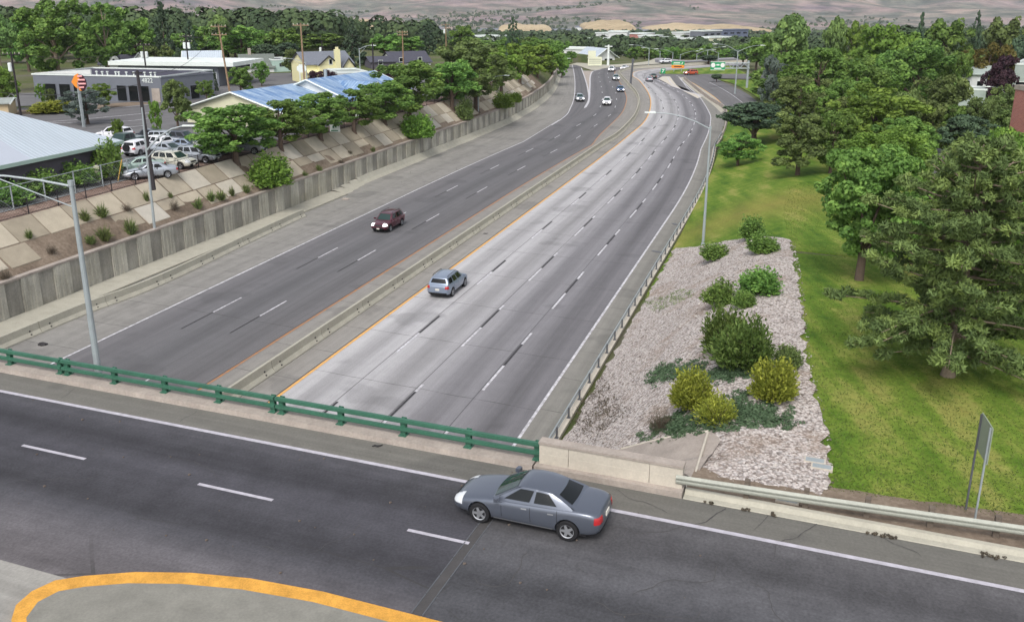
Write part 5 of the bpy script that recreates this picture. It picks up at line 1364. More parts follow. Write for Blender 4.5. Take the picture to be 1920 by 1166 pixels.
class Bld:
    """a building in its own frame: x along the front, y to the back, z up"""
    def __init__(s, name, a, b, depth, label, cat='building', z=ZUP):
        a, b = Vector(a).xy, Vector(b).xy; s.w = (b - a).length; s.d = depth; d = (b - a).normalized()
        s.root = empty(name, (*a, z), math.atan2(d.y, d.x), label, cat)
    def part(s, nm, mb, mats, smooth=False): o = mb.build(nm, mats); o.parent = s.root; return o
    def walls(s, h, mat, x0=0, x1=None, y0=0, y1=None, nm='walls', z0=-.5):
        x1 = s.w if x1 is None else x1; y1 = s.d if y1 is None else y1; m = MB()
        P = [(x0, y0), (x1, y0), (x1, y1), (x0, y1)]
        for i in range(4):
            a, b = P[i], P[(i + 1) % 4]; L_ = math.dist(a, b); m.face([(*a, z0), (*b, z0), (*b, h), (*a, h)], [(0, 0), (L_, 0), (L_, h - z0), (0, h - z0)])
        return s.part(nm, m, mat)
    def flat(s, h, mat, trim, x0=0, x1=None, y0=0, y1=None, over=.15, th=.3):
        x1 = s.w if x1 is None else x1; y1 = s.d if y1 is None else y1
        m = MB(); m.box(((x0 + x1) / 2, (y0 + y1) / 2, h - .12), (x1 - x0 - .1, y1 - y0 - .1, .1)); r = s.part('roof', m, mat)
        m = MB()
        for (cx, cy, dx, dy) in (((x0 + x1) / 2, y0, x1 - x0 + over * 2, over), ((x0 + x1) / 2, y1, x1 - x0 + over * 2, over), (x0, (y0 + y1) / 2, over, y1 - y0 - over), (x1, (y0 + y1) / 2, over, y1 - y0 - over)): m.box((cx, cy, h + .02), (dx, dy, th))
        f = s.part('parapet_trim', m, trim); return r
    def gable(s, e, r, mat, wall, trim=None, x0=0, x1=None, y0=0, y1=None, axis='x', over=.4, nm='roof'):
        x1 = s.w if x1 is None else x1; y1 = s.d if y1 is None else y1; m = MB(); th = .14
        if axis == 'x':
            my = (y0 + y1) / 2; q = [(x0 - over, y0 - over), (x1 + over, y0 - over)]; ex = e - (r - e) * over / (my - y0)
            for sy, yy in ((1, y0 - over), (-1, y1 + over)):
                L_ = math.hypot(my - yy, r - ex); W_ = x1 - x0 + 2 * over
                P = [(x0 - over, yy, ex), (x1 + over, yy, ex), (x1 + over, my, r), (x0 - over, my, r)]; U = [(0, 0), (W_, 0), (W_, L_), (0, L_)]
                if sy < 0: P, U = P[::-1], U[::-1]
                m.face([(x, y, z + th) for x, y, z in P], U); m.face(P[::-1], U[::-1])
                m.face([P[0] if sy > 0 else P[3], P[1] if sy > 0 else P[2], tuple(Vector(P[1] if sy > 0 else P[2]) + Vector((0, 0, th))), tuple(Vector(P[0] if sy > 0 else P[3]) + Vector((0, 0, th)))])
            rf = s.part(nm, m, mat); m = MB()
            for x in (x0, x1): m = MB(); m.face([(x, y0, e - .1), (x, y1, e - .1), (x, my, r - .02)]); g = s.part('gable_wall', m, wall)
            if trim:
                for x in (x0 - over, x1 + over): m = MB(); m.tube([(x, y0 - over, ex + .05), (x, my, r + .05), (x, y1 + over, ex + .05)], .13, 4); t = s.part('barge_board', m, trim)
        else:
            mx = (x0 + x1) / 2; ex = e - (r - e) * over / (mx - x0)
            for sx, xx in ((1, x0 - over), (-1, x1 + over)):
                L_ = math.hypot(mx - xx, r - ex); W_ = y1 - y0 + 2 * over
                P = [(xx, y1 + over, ex), (xx, y0 - over, ex), (mx, y0 - over, r), (mx, y1 + over, r)]; U = [(0, 0), (W_, 0), (W_, L_), (0, L_)]
                if sx < 0: P, U = P[::-1], U[::-1]
                m.face([(x, y, z + th) for x, y, z in P], U); m.face(P[::-1], U[::-1])
            rf = s.part(nm, m, mat); m = MB()
            for y in (y0, y1): m = MB(); m.face([(x0, y, e - .1), (x1, y, e - .1), (mx, y, r - .02)]); g = s.part('gable_wall', m, wall)
            if trim:
                m = MB()
                for y in (y0 - over,):
                    m.tube([(x0 - over, y, ex + .05), (mx, y, r + .05), (x1 + over, y, ex + .05)], .13, 4)
                t = s.part('barge_board', m, trim)
        return rf
    def win(s, side, t, z, w_, h, frame=None, glass=None, y=0, x=0, nm='window'):
        """side f: front at y; l / r: end walls at x"""
        f, g = MB(), MB(); c = lambda a, b, d: {'f': (a, y - d, b), 'l': (x - d, a, b), 'r': (x + d, a, b)}[side]
        def bx(mb, a0, a1, b0, b1, d, th):
            p = c((a0 + a1) / 2, (b0 + b1) / 2, d); dim = (a1 - a0, th, b1 - b0) if side == 'f' else (th, a1 - a0, b1 - b0); mb.box(p, dim)
        fw = .09
        for q in ((t, t + w_, z, z + fw), (t, t + w_, z + h - fw, z + h), (t, t + fw, z + fw, z + h - fw), (t + w_ - fw, t + w_, z + fw, z + h - fw)): bx(f, *q, .04, .08)
        if w_ > 1.6:
            n = max(1, round(w_ / 1.6))
            for k in range(1, n): bx(f, t + w_ * k / n - .035, t + w_ * k / n + .035, z + fw, z + h - fw, .04, .07)
        bx(g, t + fw, t + w_ - fw, z + fw, z + h - fw, .015, .02)
        fo = s.part(nm, f, frame or M['wh_trim']); go = g.build('pane', glass or M['glass']); go.parent = fo; return fo
# 1 metal-roofed block building, bottom left; local x runs along the eave away from the camera
E0, E1 = Vector((*PS(-60.9, 44), 0)), Vector((*PS(-60.9, 71.0), 0))
b = Bld('block_building', E0, E1, 22, 'grey block building with white ribbed hip roof at the left edge'); b1 = b
b.walls(2.95, M['block'], 0, 26.2, .7, 22)
m = MB(); e, sl_ = 3.15, .48
def rp(x, y): return (x, y, e + sl_ * min(y, 13.5 - .0))
bands = [(-6, 12.2, 0), (12.2, 16.0, 1), (16.0, 27.0, 0)]
for x0_, x1_, mi_ in bands:
    m.cur = mi_
    if x1_ < 27: m.face([(x0_, 0, e), (x1_, 0, e), (x1_, 11, e + sl_ * 11), (x0_, 11, e + sl_ * 11)], [(x0_, 0), (x1_, 0), (x1_, 12), (x0_, 12)])
    else: m.face([(x0_, 0, e), (x1_, 0, e), (x0_, 11, e + sl_ * 11)], [(x0_, 0), (x1_, 0), (x0_, 12)])
m.cur = 0
m.face([(27, 0, e), (27, 22, e), (16, 11, e + sl_ * 11)], [(0, 0), (22, 0), (11, 12)])
m.face([(27, 22, e), (-6, 22, e), (-6, 11, e + sl_ * 11), (16, 11, e + sl_ * 11)], [(0, 0), (33, 0), (33, 12), (11, 12)])
b.part('roof', m, [M['roof_white'], M['roof_band']])
m = MB(); m.box((10.5, .0, e - .16), (33.1, .08, .32)); m.box((27.02, 11, e - .16), (.08, 22, .32)); m.box((10.5, .36, e - .30), (33, .66, .03)); m.box((26.6, 11.3, e - .30), (.75, 21, .03))
b.part('fascia', m, M['fascia_gn'])
b.win('f', 12.7, .85, 1.7, 1.2, M['trim'], y=.7)
m = MB(); random.seed(2)
for (x, y, r_) in ((19.6, 1.4, .0), (19.9, 1.6, .1), (20.25, 1.35, 0), (20.6, 1.55, .1), (20.95, 1.4, 0), (21.3, 1.5, .1)):
    m.tube([(x - .12, .695, y - .2), (x, .69, y + .25 + r_), (x + .13, .695, y - .05), (x + .02, .69, y - .22)], .028, 4, False)
b.part('graffiti', m, M['steel_dk'])
t = Bld('storage_tank', PS(-60.1, 66.2), PS(-60.1, 67.2), 1, 'small cream gas tank standing against the grey block wall', 'tank')
m = MB(); m.tube([(0, 0, .1), (0, 0, .22), (0, 0, 1.5), (0, 0, 1.66)], [.2, .27, .27, .15], 12); t.part('tank_body', m, M['cream_wall']); m = MB(); m.tube([(0, 0, 1.64), (0, 0, 1.8)], .08, 8); m.box((.02, -.275, 1.2), (.16, .02, .14)); t.part('valve', m, M['black'])
# 2 long grey commercial building
A_, B_, C_ = G(68, 187, ZUP), G(306, 194, ZUP), G(404, 183, ZUP)
b = Bld('commercial_building', A_, B_, 15, 'long low grey commercial building with dark showroom windows and white-edged flat roof')
hh = 4.1; b.walls(hh, M['stucco_gy']); b.flat(hh, M['flatroof_dk'], M['wh_trim'], th=.22)
n = b.w
for x0_ in (.085, .20, .315): b.win('f', n * x0_, .1, n * .095, 2.6, M['stucco_gy'])
for x0_ in (.655, .745, .83): b.win('f', n * x0_, .1, n * .078, 2.6, M['stucco_gy'])
m = MB(); m.face([(.5, -.09, hh - .15), (n * .48, -.09, hh - .15), (n * .48, -.09, hh + .75), (.5, -.09, hh + .05)]); m.face([(.5, -.3, hh - .15), (n * .48, -.3, hh - .15), (n * .48, -.3, hh + .75), (.5, -.3, hh + .05)][::-1])
m = MB(); q = [(.5, 0, hh + .17), (n * .47, 0, hh + .17), (n * .47, 0, hh + .95), (.5, 0, hh + .22)]
m.face([(x, -.05, z) for x, y, z in q]); m.face([(x, .25, z) for x, y, z in q][::-1]); m.face([(q[3][0], -.05, q[3][2]), (q[2][0], -.05, q[2][2]), (q[2][0], .25, q[2][2]), (q[3][0], .25, q[3][2])][::1]); m.face([(q[1][0], -.05, q[1][2]), (q[1][0], .25, q[1][2]), (q[2][0], .25, q[2][2]), (q[2][0], -.05, q[2][2])])
b.part('raised_parapet', m, M['stucco_wh'])
rr = random.Random(9)
for k in range(11): 
    m = MB(); x = n * (.5 + k * .046) + rr.uniform(-.3, .3); m.tube([(x, .5, hh), (x, .5, hh + .55)], .12, 8); m.tube([(x, .5, hh + .5), (x, .5, hh + .68)], .2, 8); b.part('roof_vent', m, M['wh_trim'])
def text_obj(name, txt, size, loc, rot, mat, parent=None, ext=.02, align='CENTER', sx=1.0):
    c = bpy.data.curves.new(name, 'FONT'); c.body = txt; c.size = size; c.extrude = ext; c.align_x = align; c.align_y = 'CENTER'
    o = bpy.data.objects.new(name, c); link(o); bpy.context.view_layer.update()
    me = bpy.data.meshes.new_from_object(o.evaluated_get(bpy.context.evaluated_depsgraph_get())); bpy.data.objects.remove(o)
    me.materials.clear(); me.materials.append(mat); o = link(bpy.data.objects.new(name, me)); o.location = loc; o.rotation_euler = rot; o.scale = (sx, 1, 1)
    if parent: o.parent = parent
    return o
text_obj('street_number', '4822', 1.0, (n * .90, -.06, hh - .62), (R(90), 0, 0), M['wh_trim'], b.root)
m = MB(); m.box((n * .955, -.06, 1.2), (n * .06, .1, 2.2)); b.part('white_panel', m, M['conc_pink'])
b = Bld('side_wing', B_, C_, 9, 'plain grey wing angled off the right end of the commercial building'); b.walls(4.0, M['stucco_gy']); b.flat(4.0, M['flatroof_dk'], M['stucco_gy'], th=.2)
b.win('f', b.w * .52, .1, 1.9, 2.3, M['stucco_gy'], nm='doorway')
# 3 white-banded building behind
A_, B_ = G(226, 160, ZUP), G(412, 163, ZUP); Yd = (A_.y + B_.y) / 2
b = Bld('office_building', A_, B_, 12, 'grey building with a bright white overhanging roof band behind the commercial building'); b.walls(3.9, M['stucco_gy'])
b.win('f', b.w - 2.3, 1.2, 1.9, 1.5)
m = MB(); m.box((b.w / 2 + 1.2, 5.6, 4.2), (b.w + 5, 13.6, .75)); b.part('roof_band', m, M['wh_trim'])
# 4 blue metal roofs
def AZ(x, y, Fd): return AT(x, y, Fd)
P1, P2 = AT(436, 174, 121), AT(560, 160, 133)
def roofed(name, r0, r1, zr, ze, half, label, mat, wall, trim=None, cross=None, over=.5, win=()):
    """gable building from the two ends of its ridge"""
    d = (r1 - r0).xy.normalized(); nn_ = Vector((d.y, -d.x)); a = r0.xy + nn_ * half; e2 = r1.xy + nn_ * half
    bb = Bld(name, a, e2, half * 2, label, 'building'); bb.walls(ze - ZUP, wall); bb.gable(ze - ZUP, zr - ZUP, mat, wall, trim, over=over)
    return bb
b = roofed('blue_roof_building', P1, AT(592, 158, 138), P1.z, P1.z - 2.3, 8.0, 'long building with corrugated blue metal roof behind the fence row trees', M['roof_blue'], M['cream_wall'], M['wh_trim'])
P3, P4 = AT(578, 160, 132), AT(700, 152, 148)
b = roofed('blue_roof_building', P3, P4, P3.z + .7, P3.z - 1.6, 6.2, 'second blue-roofed building, further right, with white gable end', M['roof_blue'], M['stucco_wh'], M['wh_trim'])
b.gable(ZUP * 0 + P3.z - 1.9 - ZUP, P3.z + .2 - ZUP, M['roof_blue'], M['stucco_wh'], M['wh_trim'], x0=1.0, x1=9.5, y0=-1.6, y1=5, axis='y', nm='porch_roof')
b.walls(P3.z - 1.9 - ZUP, M['stucco_wh'], 1.0, 9.5, -1.6, 4, nm='porch_walls')
m = MB(); m.tube([(7, 8, 4), (7, 8, 5.9)], .25, 8); b.part('flue', m, M['steel'])
b = Bld('annexe', at_F(636, 158), at_F(690, 160), 8, 'small white flat-topped building behind the blue roof', 'building'); b.walls(AT(660, 136, 159).z - ZUP, M['stucco_wh']); b.flat(AT(660, 136, 159).z - ZUP, M['flatroof'], M['wh_trim'])
# 5 yellow house
b = Bld('yellow_house', at_F(577, 183), at_F(662, 188), 9, 'cream yellow house with grey roof, front gables and tall chimney', 'house')
ze = AT(600, 120, 185).z - ZUP; zr = AT(600, 98, 189).z - ZUP; W5 = b.w
b.walls(ze, M['stucco_yl']); b.gable(ze, zr, M['shingle'], M['stucco_yl'], None)
b.walls(ze, M['stucco_yl'], W5 * .22, W5 * .62, -1.6, 2, nm='bay_walls'); b.gable(ze, zr - .5, M['shingle'], M['stucco_yl'], M['trim'], x0=W5 * .22, x1=W5 * .62, y0=-1.6, y1=4, axis='y', nm='front_roof', over=.3)
b.walls(ze * .8, M['stucco_yl'], W5 * .7, W5 * .98, -1.9, 2, nm='porch_walls'); b.gable(ze * .8, zr - 1.0, M['shingle'], M['stucco_yl'], M['trim'], x0=W5 * .7, x1=W5 * .98, y0=-1.9, y1=4, axis='y', nm='porch_roof', over=.3)
m = MB(); m.box((W5 * .60, -1.85, zr / 2 + .3), (1.1, .6, zr + .9)); m.box((W5 * .60, -1.85, zr + .95), (.5, .35, .5)); b.part('chimney', m, M['stucco_yl'])
b.win('f', W5 * .42, ze - .1, .75, 1.1, M['wh_trim'], y=-1.6); b.win('f', W5 * .43, .9, .8, 1.2, M['wh_trim'], y=-1.6); b.win('f', W5 * .74, .7, 1.0, 1.3, M['wh_trim'], y=-1.9); b.win('f', W5 * .87, .7, .9, 1.3, M['wh_trim'], y=-1.9); b.win('f', .4, .9, 1.6, 1.0, M['wh_trim'])
m = MB(); m.face([(-.5, -2.2, 2.2), (W5 * .3, -2.2, 2.2), (W5 * .3, .1, 2.7), (-.5, .1, 2.7)]); m.face([(-.5, -2.2, 2.1), (W5 * .3, -2.2, 2.1), (W5 * .3, .1, 2.6), (-.5, .1, 2.6)][::-1]); b.part('porch_canopy', m, M['stucco_yl'])
def house(x0, x1, F0, F1, yr, ye, depth, rm, wm, label, dormers=0, chim=None, trim=None, windows=2, ax='x'):
    b = Bld('house', at_F(x0, F0), at_F(x1, F1), depth, label, 'house'); zr = AT((x0 + x1) / 2, yr, F0 + depth / 2).z - ZUP; ze = AT((x0 + x1) / 2, ye, F0).z - ZUP
    b.root.location.z = ZUP
    b.walls(ze, wm); b.gable(ze, zr, rm, wm, trim, axis=ax)
    for k in range(dormers):
        xc = b.w * (k + .55) / dormers; zd = lerp(ze, zr, .2)
        b.walls(zd + .9, wm, xc - .9, xc + .9, .6, depth * .4, nm='dormer_walls', z0=zd - .3); b.gable(zd + .9, zd + 2.0, rm, wm, M['wh_trim'], x0=xc - .9, x1=xc + .9, y0=.6, y1=depth * .45, axis='y', nm='dormer_roof', over=.2)
        b.win('f', xc - .35, zd + .1, .7, .8, y=.6)
    for k in range(windows): b.win('f', b.w * (k + .3) / max(1, windows), .9, 1.1, 1.1)
    if chim is not None: m = MB(); m.box((b.w * chim, depth / 2, zr + .5), (.7, .7, 1.8)); b.part('chimney', m, M['conc_pink'])
    return b
house(188, 284, 214, 216, 104, 121, 9, M['shingle_dk'], M['stucco_wh'], 'dark-roofed house with two white dormers behind the grey buildings', 2, .06, None, 3)
house(346, 414, 206, 208, 97, 122, 9, M['roof_white'], M['stucco_wh'], 'house with pale blue-white metal roof behind the white-banded building', 0, None, M['wh_trim'], 2)
house(452, 514, 212, 214, 103, 127, 9, M['shingle_gn'], M['stucco_wh'], 'house with dull green hipped roof left of the cobra-head lamp', 0, .3, None, 2)
b = Bld('shop_building', at_F(512, 214), at_F(546, 216), 8, 'small pale green flat-roofed shop left of the yellow house', 'building'); zz = AT(530, 113, 214).z - ZUP; b.walls(zz, M['fascia_gn']); b.flat(zz, M['flatroof_dk'], M['wh_trim'])
text_obj('wall_lettering', 'SHOP', .9, (b.w * .6, -.05, zz * .55), (R(90), 0, 0), M['trim'], b.root) if False else None
m = MB()
for k in range(4): m.box((b.w * (.42 + .09 * k), -.04, zz * .58), (.32, .04, .75))
b.part('wall_sign', m, M['trim'])
house(696, 742, 224, 226, 107, 117, 8, M['shingle_dk'], M['block'], 'dark shingled house right of the yellow house', 0, None, None, 1)
house(738, 808, 234, 238, 98, 118, 11, M['shingle_dk'], M['stucco_wh'], 'large slate-roofed house with a white ridge line behind the trees', 0, None, None, 2)
house(-30, 18, 128, 129, 186, 196, 6, M['flatroof'], M['tan_wall'], 'low tan building at the left frame edge beyond the metal roof', 0, None, M['wh_trim'], 1)
# right-hand buildings
def boxb(name, x0, x1, F0, F1, ytop, depth, wm, rm, label, trim=None, wins=(), z=None, cat='building', th=.3):
    a, c_ = at_F(x0, F0), at_F(x1, F1); zb = min(a.z, c_.z) if z is None else z
    b = Bld(name, a, c_, depth, label, cat, z=zb); h = AT((x0 + x1) / 2, ytop, (F0 + F1) / 2).z - zb
    b.walls(h, wm); b.flat(h, rm, trim or M['wh_trim'], th=th)
    for t, z0_, w_, hh_ in wins: b.win('f', b.w * t, z0_ * h, b.w * w_, h * hh_)
    return b
boxb('brick_building', 1887, 2010, 103, 92, 173, 14, M['brick'], M['flatroof'], 'red brick building at the right frame edge behind the street lamp', M['conc_pink'], th=.5)
boxb('pale_building', 1893, 1990, 150, 146, 122, 12, M['pale_rf'], M['flatroof'], 'pale green building above the brick one at the right edge', wins=[(.05, .55, .3, .2)])
b = house(1797, 1846, 168, 166, 123, 139, 12, M['pale_rf'], M['stucco_wh'], 'building with plain pale green roof left of the purple tree', 0, None, None, 2); b.root['label'] = 'building with plain pale green roof left of the purple tree'
boxb('low_shed', 1797, 1846, 150, 148, 168, 5, M['pale_rf'], M['flatroof'], 'low pale shed roof just above the parked cars on the right')
# far buildings around the bend and in the valley
b = Bld('white_gable_building', at_F(1117, 352), at_F(1154, 356), 12, 'white gabled building standing behind the cream signboard'); b.root.location.z = -1; ze_ = AT(1135, 106, 354).z + 1; zr_ = AT(1135, 91.5, 354).z + 1
b.walls(ze_, M['stucco_wh']); b.gable(ze_, zr_, M['roof_white'], M['stucco_wh'], M['wh_trim'], axis='y', over=1.2)
for t_ in (.15, .45, .7): b.win('f', b.w * t_, .4, 1.6, ze_ * .5)
bpy.data.objects.remove(b.root.children[0]) if False else None
TOWN = [(922, 948, 520, 69, 'white', 'flat white roofed building left of the tall narrow conifer', 82), (1068, 1087, 560, 78, 'tan', 'pale building in the trees beside the framed roadside sign', 90), (1127, 1156, 620, 74, 'cream', 'cream building above the white gabled roof', 84), (1144, 1169, 760, 63, 'white', 'white building highest above the white gabled roof', 72),
        (1176, 1180, 700, 60, 'white', 'tiny white tower left of the brick and white office', 68), (1207, 1226, 760, 64, 'brick', 'brick and white office building in the valley trees', 76), (1228, 1242, 740, 68, 'white', 'white block right of the brick office', 77), (1256, 1280, 720, 72, 'white', 'low white building in the valley, left of the domed roof', 80),
        (1284, 1316, 820, 62, 'white', 'long pale roof in the valley centre right', 69), (1318, 1352, 800, 59, 'grey', 'grey-blue office block in the valley', 74), (1354, 1402, 860, 57, 'slate', 'big dark blue-grey building at the right of the valley', 73), (1336, 1372, 700, 71, 'cream', 'bright low building in front of the dark blue-grey one', 78), (1055, 1078, 430, 92, 'grey', 'low grey roofs left of the white signboard', 104), (1098, 1112, 420, 92, 'white', 'small white block just above the white signboard', 100), (936, 942, 600, 82, 'cream', 'small cream facade under the flat white roof', 92), (1300, 1330, 690, 74, 'grey', 'long grey building below the pale roof in the valley', 79)]
WM = {'white': M['stucco_wh'], 'tan': M['tan_wall'], 'cream': M['cream_wall'], 'grey': M['stucco_gy'], 'brick': M['brick'], 'slate': wallm('slate_wall', srgb(96, 104, 124))}
for x0_, x1_, Fd, yt, mt, lab, yb in TOWN:
    a, c_ = AT(x0_, yb, Fd), AT(x1_, yb, Fd * 1.02); b = Bld('town_building', a, c_, 14, lab, 'building', z=a.z - 8); h = AT(x0_, yt, Fd).z - a.z + 8
    b.walls(h, WM[mt], z0=-6); b.flat(h, M['flatroof'], M['wh_trim'] if mt != 'slate' else WM['slate'], th=.8, over=.8)
    nw = max(1, int(b.w / 7))
    for k in range(nw): b.win('f', b.w * (k + .2) / nw, h - 3.6, b.w * .6 / nw, 1.6, WM[mt])
# tiny houses across the lower hills: each its own block and roof
_h = random.Random(6); hm = None
HPX = [(500 + 8 * k, 0) for k in range(0)]
for k in range(46):
    x = _h.choice([_h.uniform(440, 600), _h.uniform(700, 900), _h.uniform(900, 1240), _h.uniform(900, 1240)]); y = _h.uniform(30, 47) if x < 900 else _h.uniform(28, 62)
    Fd = _h.uniform(1500, 2100); g = AT(x, y, Fd); hz = H(g.x, g.y)
    if BLUFF(g.x, g.y): continue
    if hm is None:
        m = MB(); m.box((0, 0, 3), (13, 9, 12)); wm_ = m.build('walls', M['stucco_wh']); m = MB()
        m.face([(-7, -5, 9), (7, -5, 9), (7, 0, 12), (-7, 0, 12)]); m.face([(7, 5, 9), (-7, 5, 9), (-7, 0, 12), (7, 0, 12)]); m.face([(-6.5, -4.5, 9), (-6.5, 4.5, 9), (-6.5, 0, 11.9)]); m.face([(6.5, -4.5, 9), (6.5, 4.5, 9), (6.5, 0, 11.9)]); rm_ = m.build('roof', M['shingle']); hm = (wm_.data, rm_.data); bpy.data.objects.remove(wm_); bpy.data.objects.remove(rm_)
    r = empty('hillside_house', (g.x, g.y, hz + 1.5), _h.uniform(-.6, .6), 'small pale house on the lower slope of the foothills', 'house', 'houses on the foothills')
    for nm_, me_ in zip(('walls', 'roof'), hm): o = link(bpy.data.objects.new(nm_, me_)); o.parent = r
# ------------------------------------------------------------------ vehicles
def subsurf_obj(o, lv=2):
    md = o.modifiers.new('s', 'SUBSURF'); md.levels = lv; md.render_levels = lv
def bake(o):
    dg = bpy.context.evaluated_depsgraph_get(); dg.update(); me = bpy.data.meshes.new_from_object(o.evaluated_get(dg)); o.modifiers.clear(); o.data = me; return o
CARS = {}
SPEC = {
 # L, W, H, wheel r, wheelbase front/rear x, body stations (x, zbot, ztop, halfw), cabin: base front/rear x, roof front/rear x, belt z front/rear, side pillars
 'sedan': dict(L=4.85, W=1.84, H=1.46, r=.335, fx=1.42, rx=-1.42, st=[(-2.42, .5, .74, .62), (-2.38, .34, .92, .78), (-2.15, .24, 1.03, .87), (-1.6, .2, 1.05, .91), (-.8, .2, 1.0, .92), (.3, .2, .96, .92), (1.0, .2, .93, .915), (1.6, .22, .84, .90), (2.1, .24, .74, .85), (2.34, .3, .62, .74), (2.41, .42, .54, .56)],
      cb=(1.12, -1.78), cr=(.22, -.98), zb=(.92, 1.02), rw=.58, bw=.80, pil=[.0, .1, .44, .50, .80, .93]),
 'suv': dict(L=4.6, W=1.86, H=1.68, r=.36, fx=1.34, rx=-1.34, st=[(-2.30, .5, .85, .7), (-2.26, .36, 1.05, .84), (-2.1, .27, 1.08, .90), (-1.4, .25, 1.06, .93), (-.5, .25, 1.04, .93), (.5, .25, 1.03, .93), (1.0, .25, 1.02, .92), (1.55, .26, .97, .905), (2.02, .28, .90, .86), (2.24, .34, .78, .76), (2.30, .45, .62, .6)],
      cb=(1.14, -2.18), cr=(.42, -1.86), zb=(1.02, 1.07), rw=.62, bw=.84, pil=[.0, .08, .36, .41, .66, .70, .93, .97]),
 'pickup': dict(L=5.5, W=1.95, H=1.85, r=.39, fx=1.75, rx=-1.75, st=[(-2.75, .55, 1.1, .86), (-2.72, .45, 1.15, .92), (-2.3, .4, 1.16, .95), (-1.0, .35, 1.16, .96), (.0, .34, 1.16, .96), (1.0, .34, 1.16, .95), (1.4, .34, 1.14, .95), (2.0, .36, 1.1, .93), (2.5, .38, 1.04, .89), (2.7, .42, .9, .8), (2.75, .5, .7, .7)],
      cb=(1.45, -.95), cr=(.75, -.8), zb=(1.14, 1.15), rw=.66, bw=.88, pil=[.0, .08, .48, .54, .92, .97]),
}
def car_proto(kind):
    if kind in CARS: return CARS[kind]
    sp = SPEC['suv' if kind in ('jeep',) else kind]; parts = {}
    m = MB(); rings = []
    for (x, zb_, zt, hw) in sp['st']:
        zm = lerp(zb_, zt, .55)
        half = [(0, zb_), (hw * .8, zb_), (hw * .97, zb_ + .07), (hw, zm), (hw * .97, zt - .13), (hw * .9, zt - .02), (hw * .5, zt + .01), (0, zt + .02)]
        ring = [(x, y, z) for y, z in half] + [(x, -y, z) for y, z in half[-2:0:-1]]; rings.append(ring)
    n = len(rings[0])
    for r0, r1 in zip(rings, rings[1:]):
        for k in range(n): m.face([r0[k], r0[(k + 1) % n], r1[(k + 1) % n], r1[k]][::-1])
    m.face(rings[0]); m.face(rings[-1][::-1])
    body = m.build('body', PAINT['silver'], merge=True); subsurf_obj(body, 3); bake(body); bm_ = bmesh.new(); bm_.from_mesh(body.data)
    if bm_.calc_volume(signed=True) < 0: bmesh.ops.reverse_faces(bm_, faces=bm_.faces)
    bm_.to_mesh(body.data); bm_.free(); srf = [(p.center.copy(), p.normal.copy(), [body.data.vertices[i].co.copy() for i in p.vertices], [body.data.vertices[i].normal.copy() for i in p.vertices]) for p in body.data.polygons]
    from mathutils.bvhtree import BVHTree
    bvh = BVHTree.FromPolygons([v.co.copy() for v in body.data.vertices], [tuple(p.vertices) for p in body.data.polygons])
    # wheel arches
    cut = MB()
    for wx in (sp['fx'], sp['rx']):
        for sy in (-1, 1): cut.tube([(wx, sy * (sp['W'] / 2 - .24), sp['r'] + .015), (wx, sy * (sp['W'] / 2 + .25), sp['r'] + .015)], sp['r'] + .055, 28)
    co = cut.build('cut', M['trim'], merge=True); bo = body.modifiers.new('b', 'BOOLEAN'); bo.object = co; bo.operation = 'DIFFERENCE'; bo.solver = 'EXACT'
    bake(body); bpy.data.objects.remove(co)
    body.data.polygons.foreach_set('use_smooth', [True] * len(body.data.polygons))
    try: body.data.set_sharp_from_angle(angle=R(38))
    except Exception: pass
    parts['body'] = [(body.data, 0)]
    # cabin
    bf, br = sp['cb']; rf, rr_ = sp['cr']; z0f, z0r = sp['zb']; H_ = sp['H']; bw, rw = sp['bw'], sp['rw']; ns = 12
    def side(u, v):        # u 0 front..1 rear, v 0 belt..1 roof
        xb, xr = lerp(bf - .12, br + .12, u), lerp(rf - .05, rr_ + .05, u); zb_ = lerp(z0f, z0r, u)
        bulge = math.sin(math.pi * min(1, max(0, u))) * .035
        zr_ = H_ - .03 - .05 * (2 * u - .75) ** 2
        w_ = lerp(bw, rw, v) + bulge; e = v * v * .0
        return Vector((lerp(xb, xr, v), w_, lerp(zb_ - .03, zr_ - .05, v)))
    def front(a, v):       # a -1..1 across
        p = side(0, v); c = (1 - a * a) * .10 * (1 - v * .5); return Vector((p.x + c + .02, a * p.y, p.z + (1 - a * a) * .02 * v))
    def rear(a, v):
        p = side(1, v); c = (1 - a * a) * .06; return Vector((p.x - c - .02, a * p.y, p.z + (1 - a * a) * .02 * v))
    m = MB(); vs = [0, .5, 1]
    for i in range(ns):
        for v0, v1 in zip(vs, vs[1:]):
            for sy in (1, -1):
                q = [side(i / ns, v0), side((i + 1) / ns, v0), side((i + 1) / ns, v1), side(i / ns, v1)]; q = [Vector((p.x, p.y * sy, p.z)) for p in q]; m.face(q if sy < 0 else q[::-1])
    for i in range(8):
        a0, a1 = -1 + i / 4, -1 + (i + 1) / 4
        for v0, v1 in zip(vs, vs[1:]):
            m.face([front(a0, v0), front(a1, v0), front(a1, v1), front(a0, v1)]); m.face([rear(a0, v0), rear(a1, v0), rear(a1, v1), rear(a0, v1)][::-1])
    for i in range(ns):
        for j in range(8):
            def top(u, a):
                p = side(u, 1); fo, re_ = front(a, 1), rear(a, 1); base = Vector((lerp(fo.x, re_.x, u), a * p.y, p.z)); base.z += .055 * (1 - a * a) ** .6 * min(1, min(u, 1 - u) * 5 + .35); return base
            m.face([top(i / ns, -1 + j / 4), top(i / ns, -1 + (j + 1) / 4), top((i + 1) / ns, -1 + (j + 1) / 4), top((i + 1) / ns, -1 + j / 4)])
    cab = m.build('cabin', PAINT['silver'], merge=True); subsurf_obj(cab, 1); bake(cab); cab.data.polygons.foreach_set('use_smooth', [True] * len(cab.data.polygons)); parts['cabin'] = [(cab.data, 0)]
    bpy.data.objects.remove(cab); bpy.data.objects.remove(body)
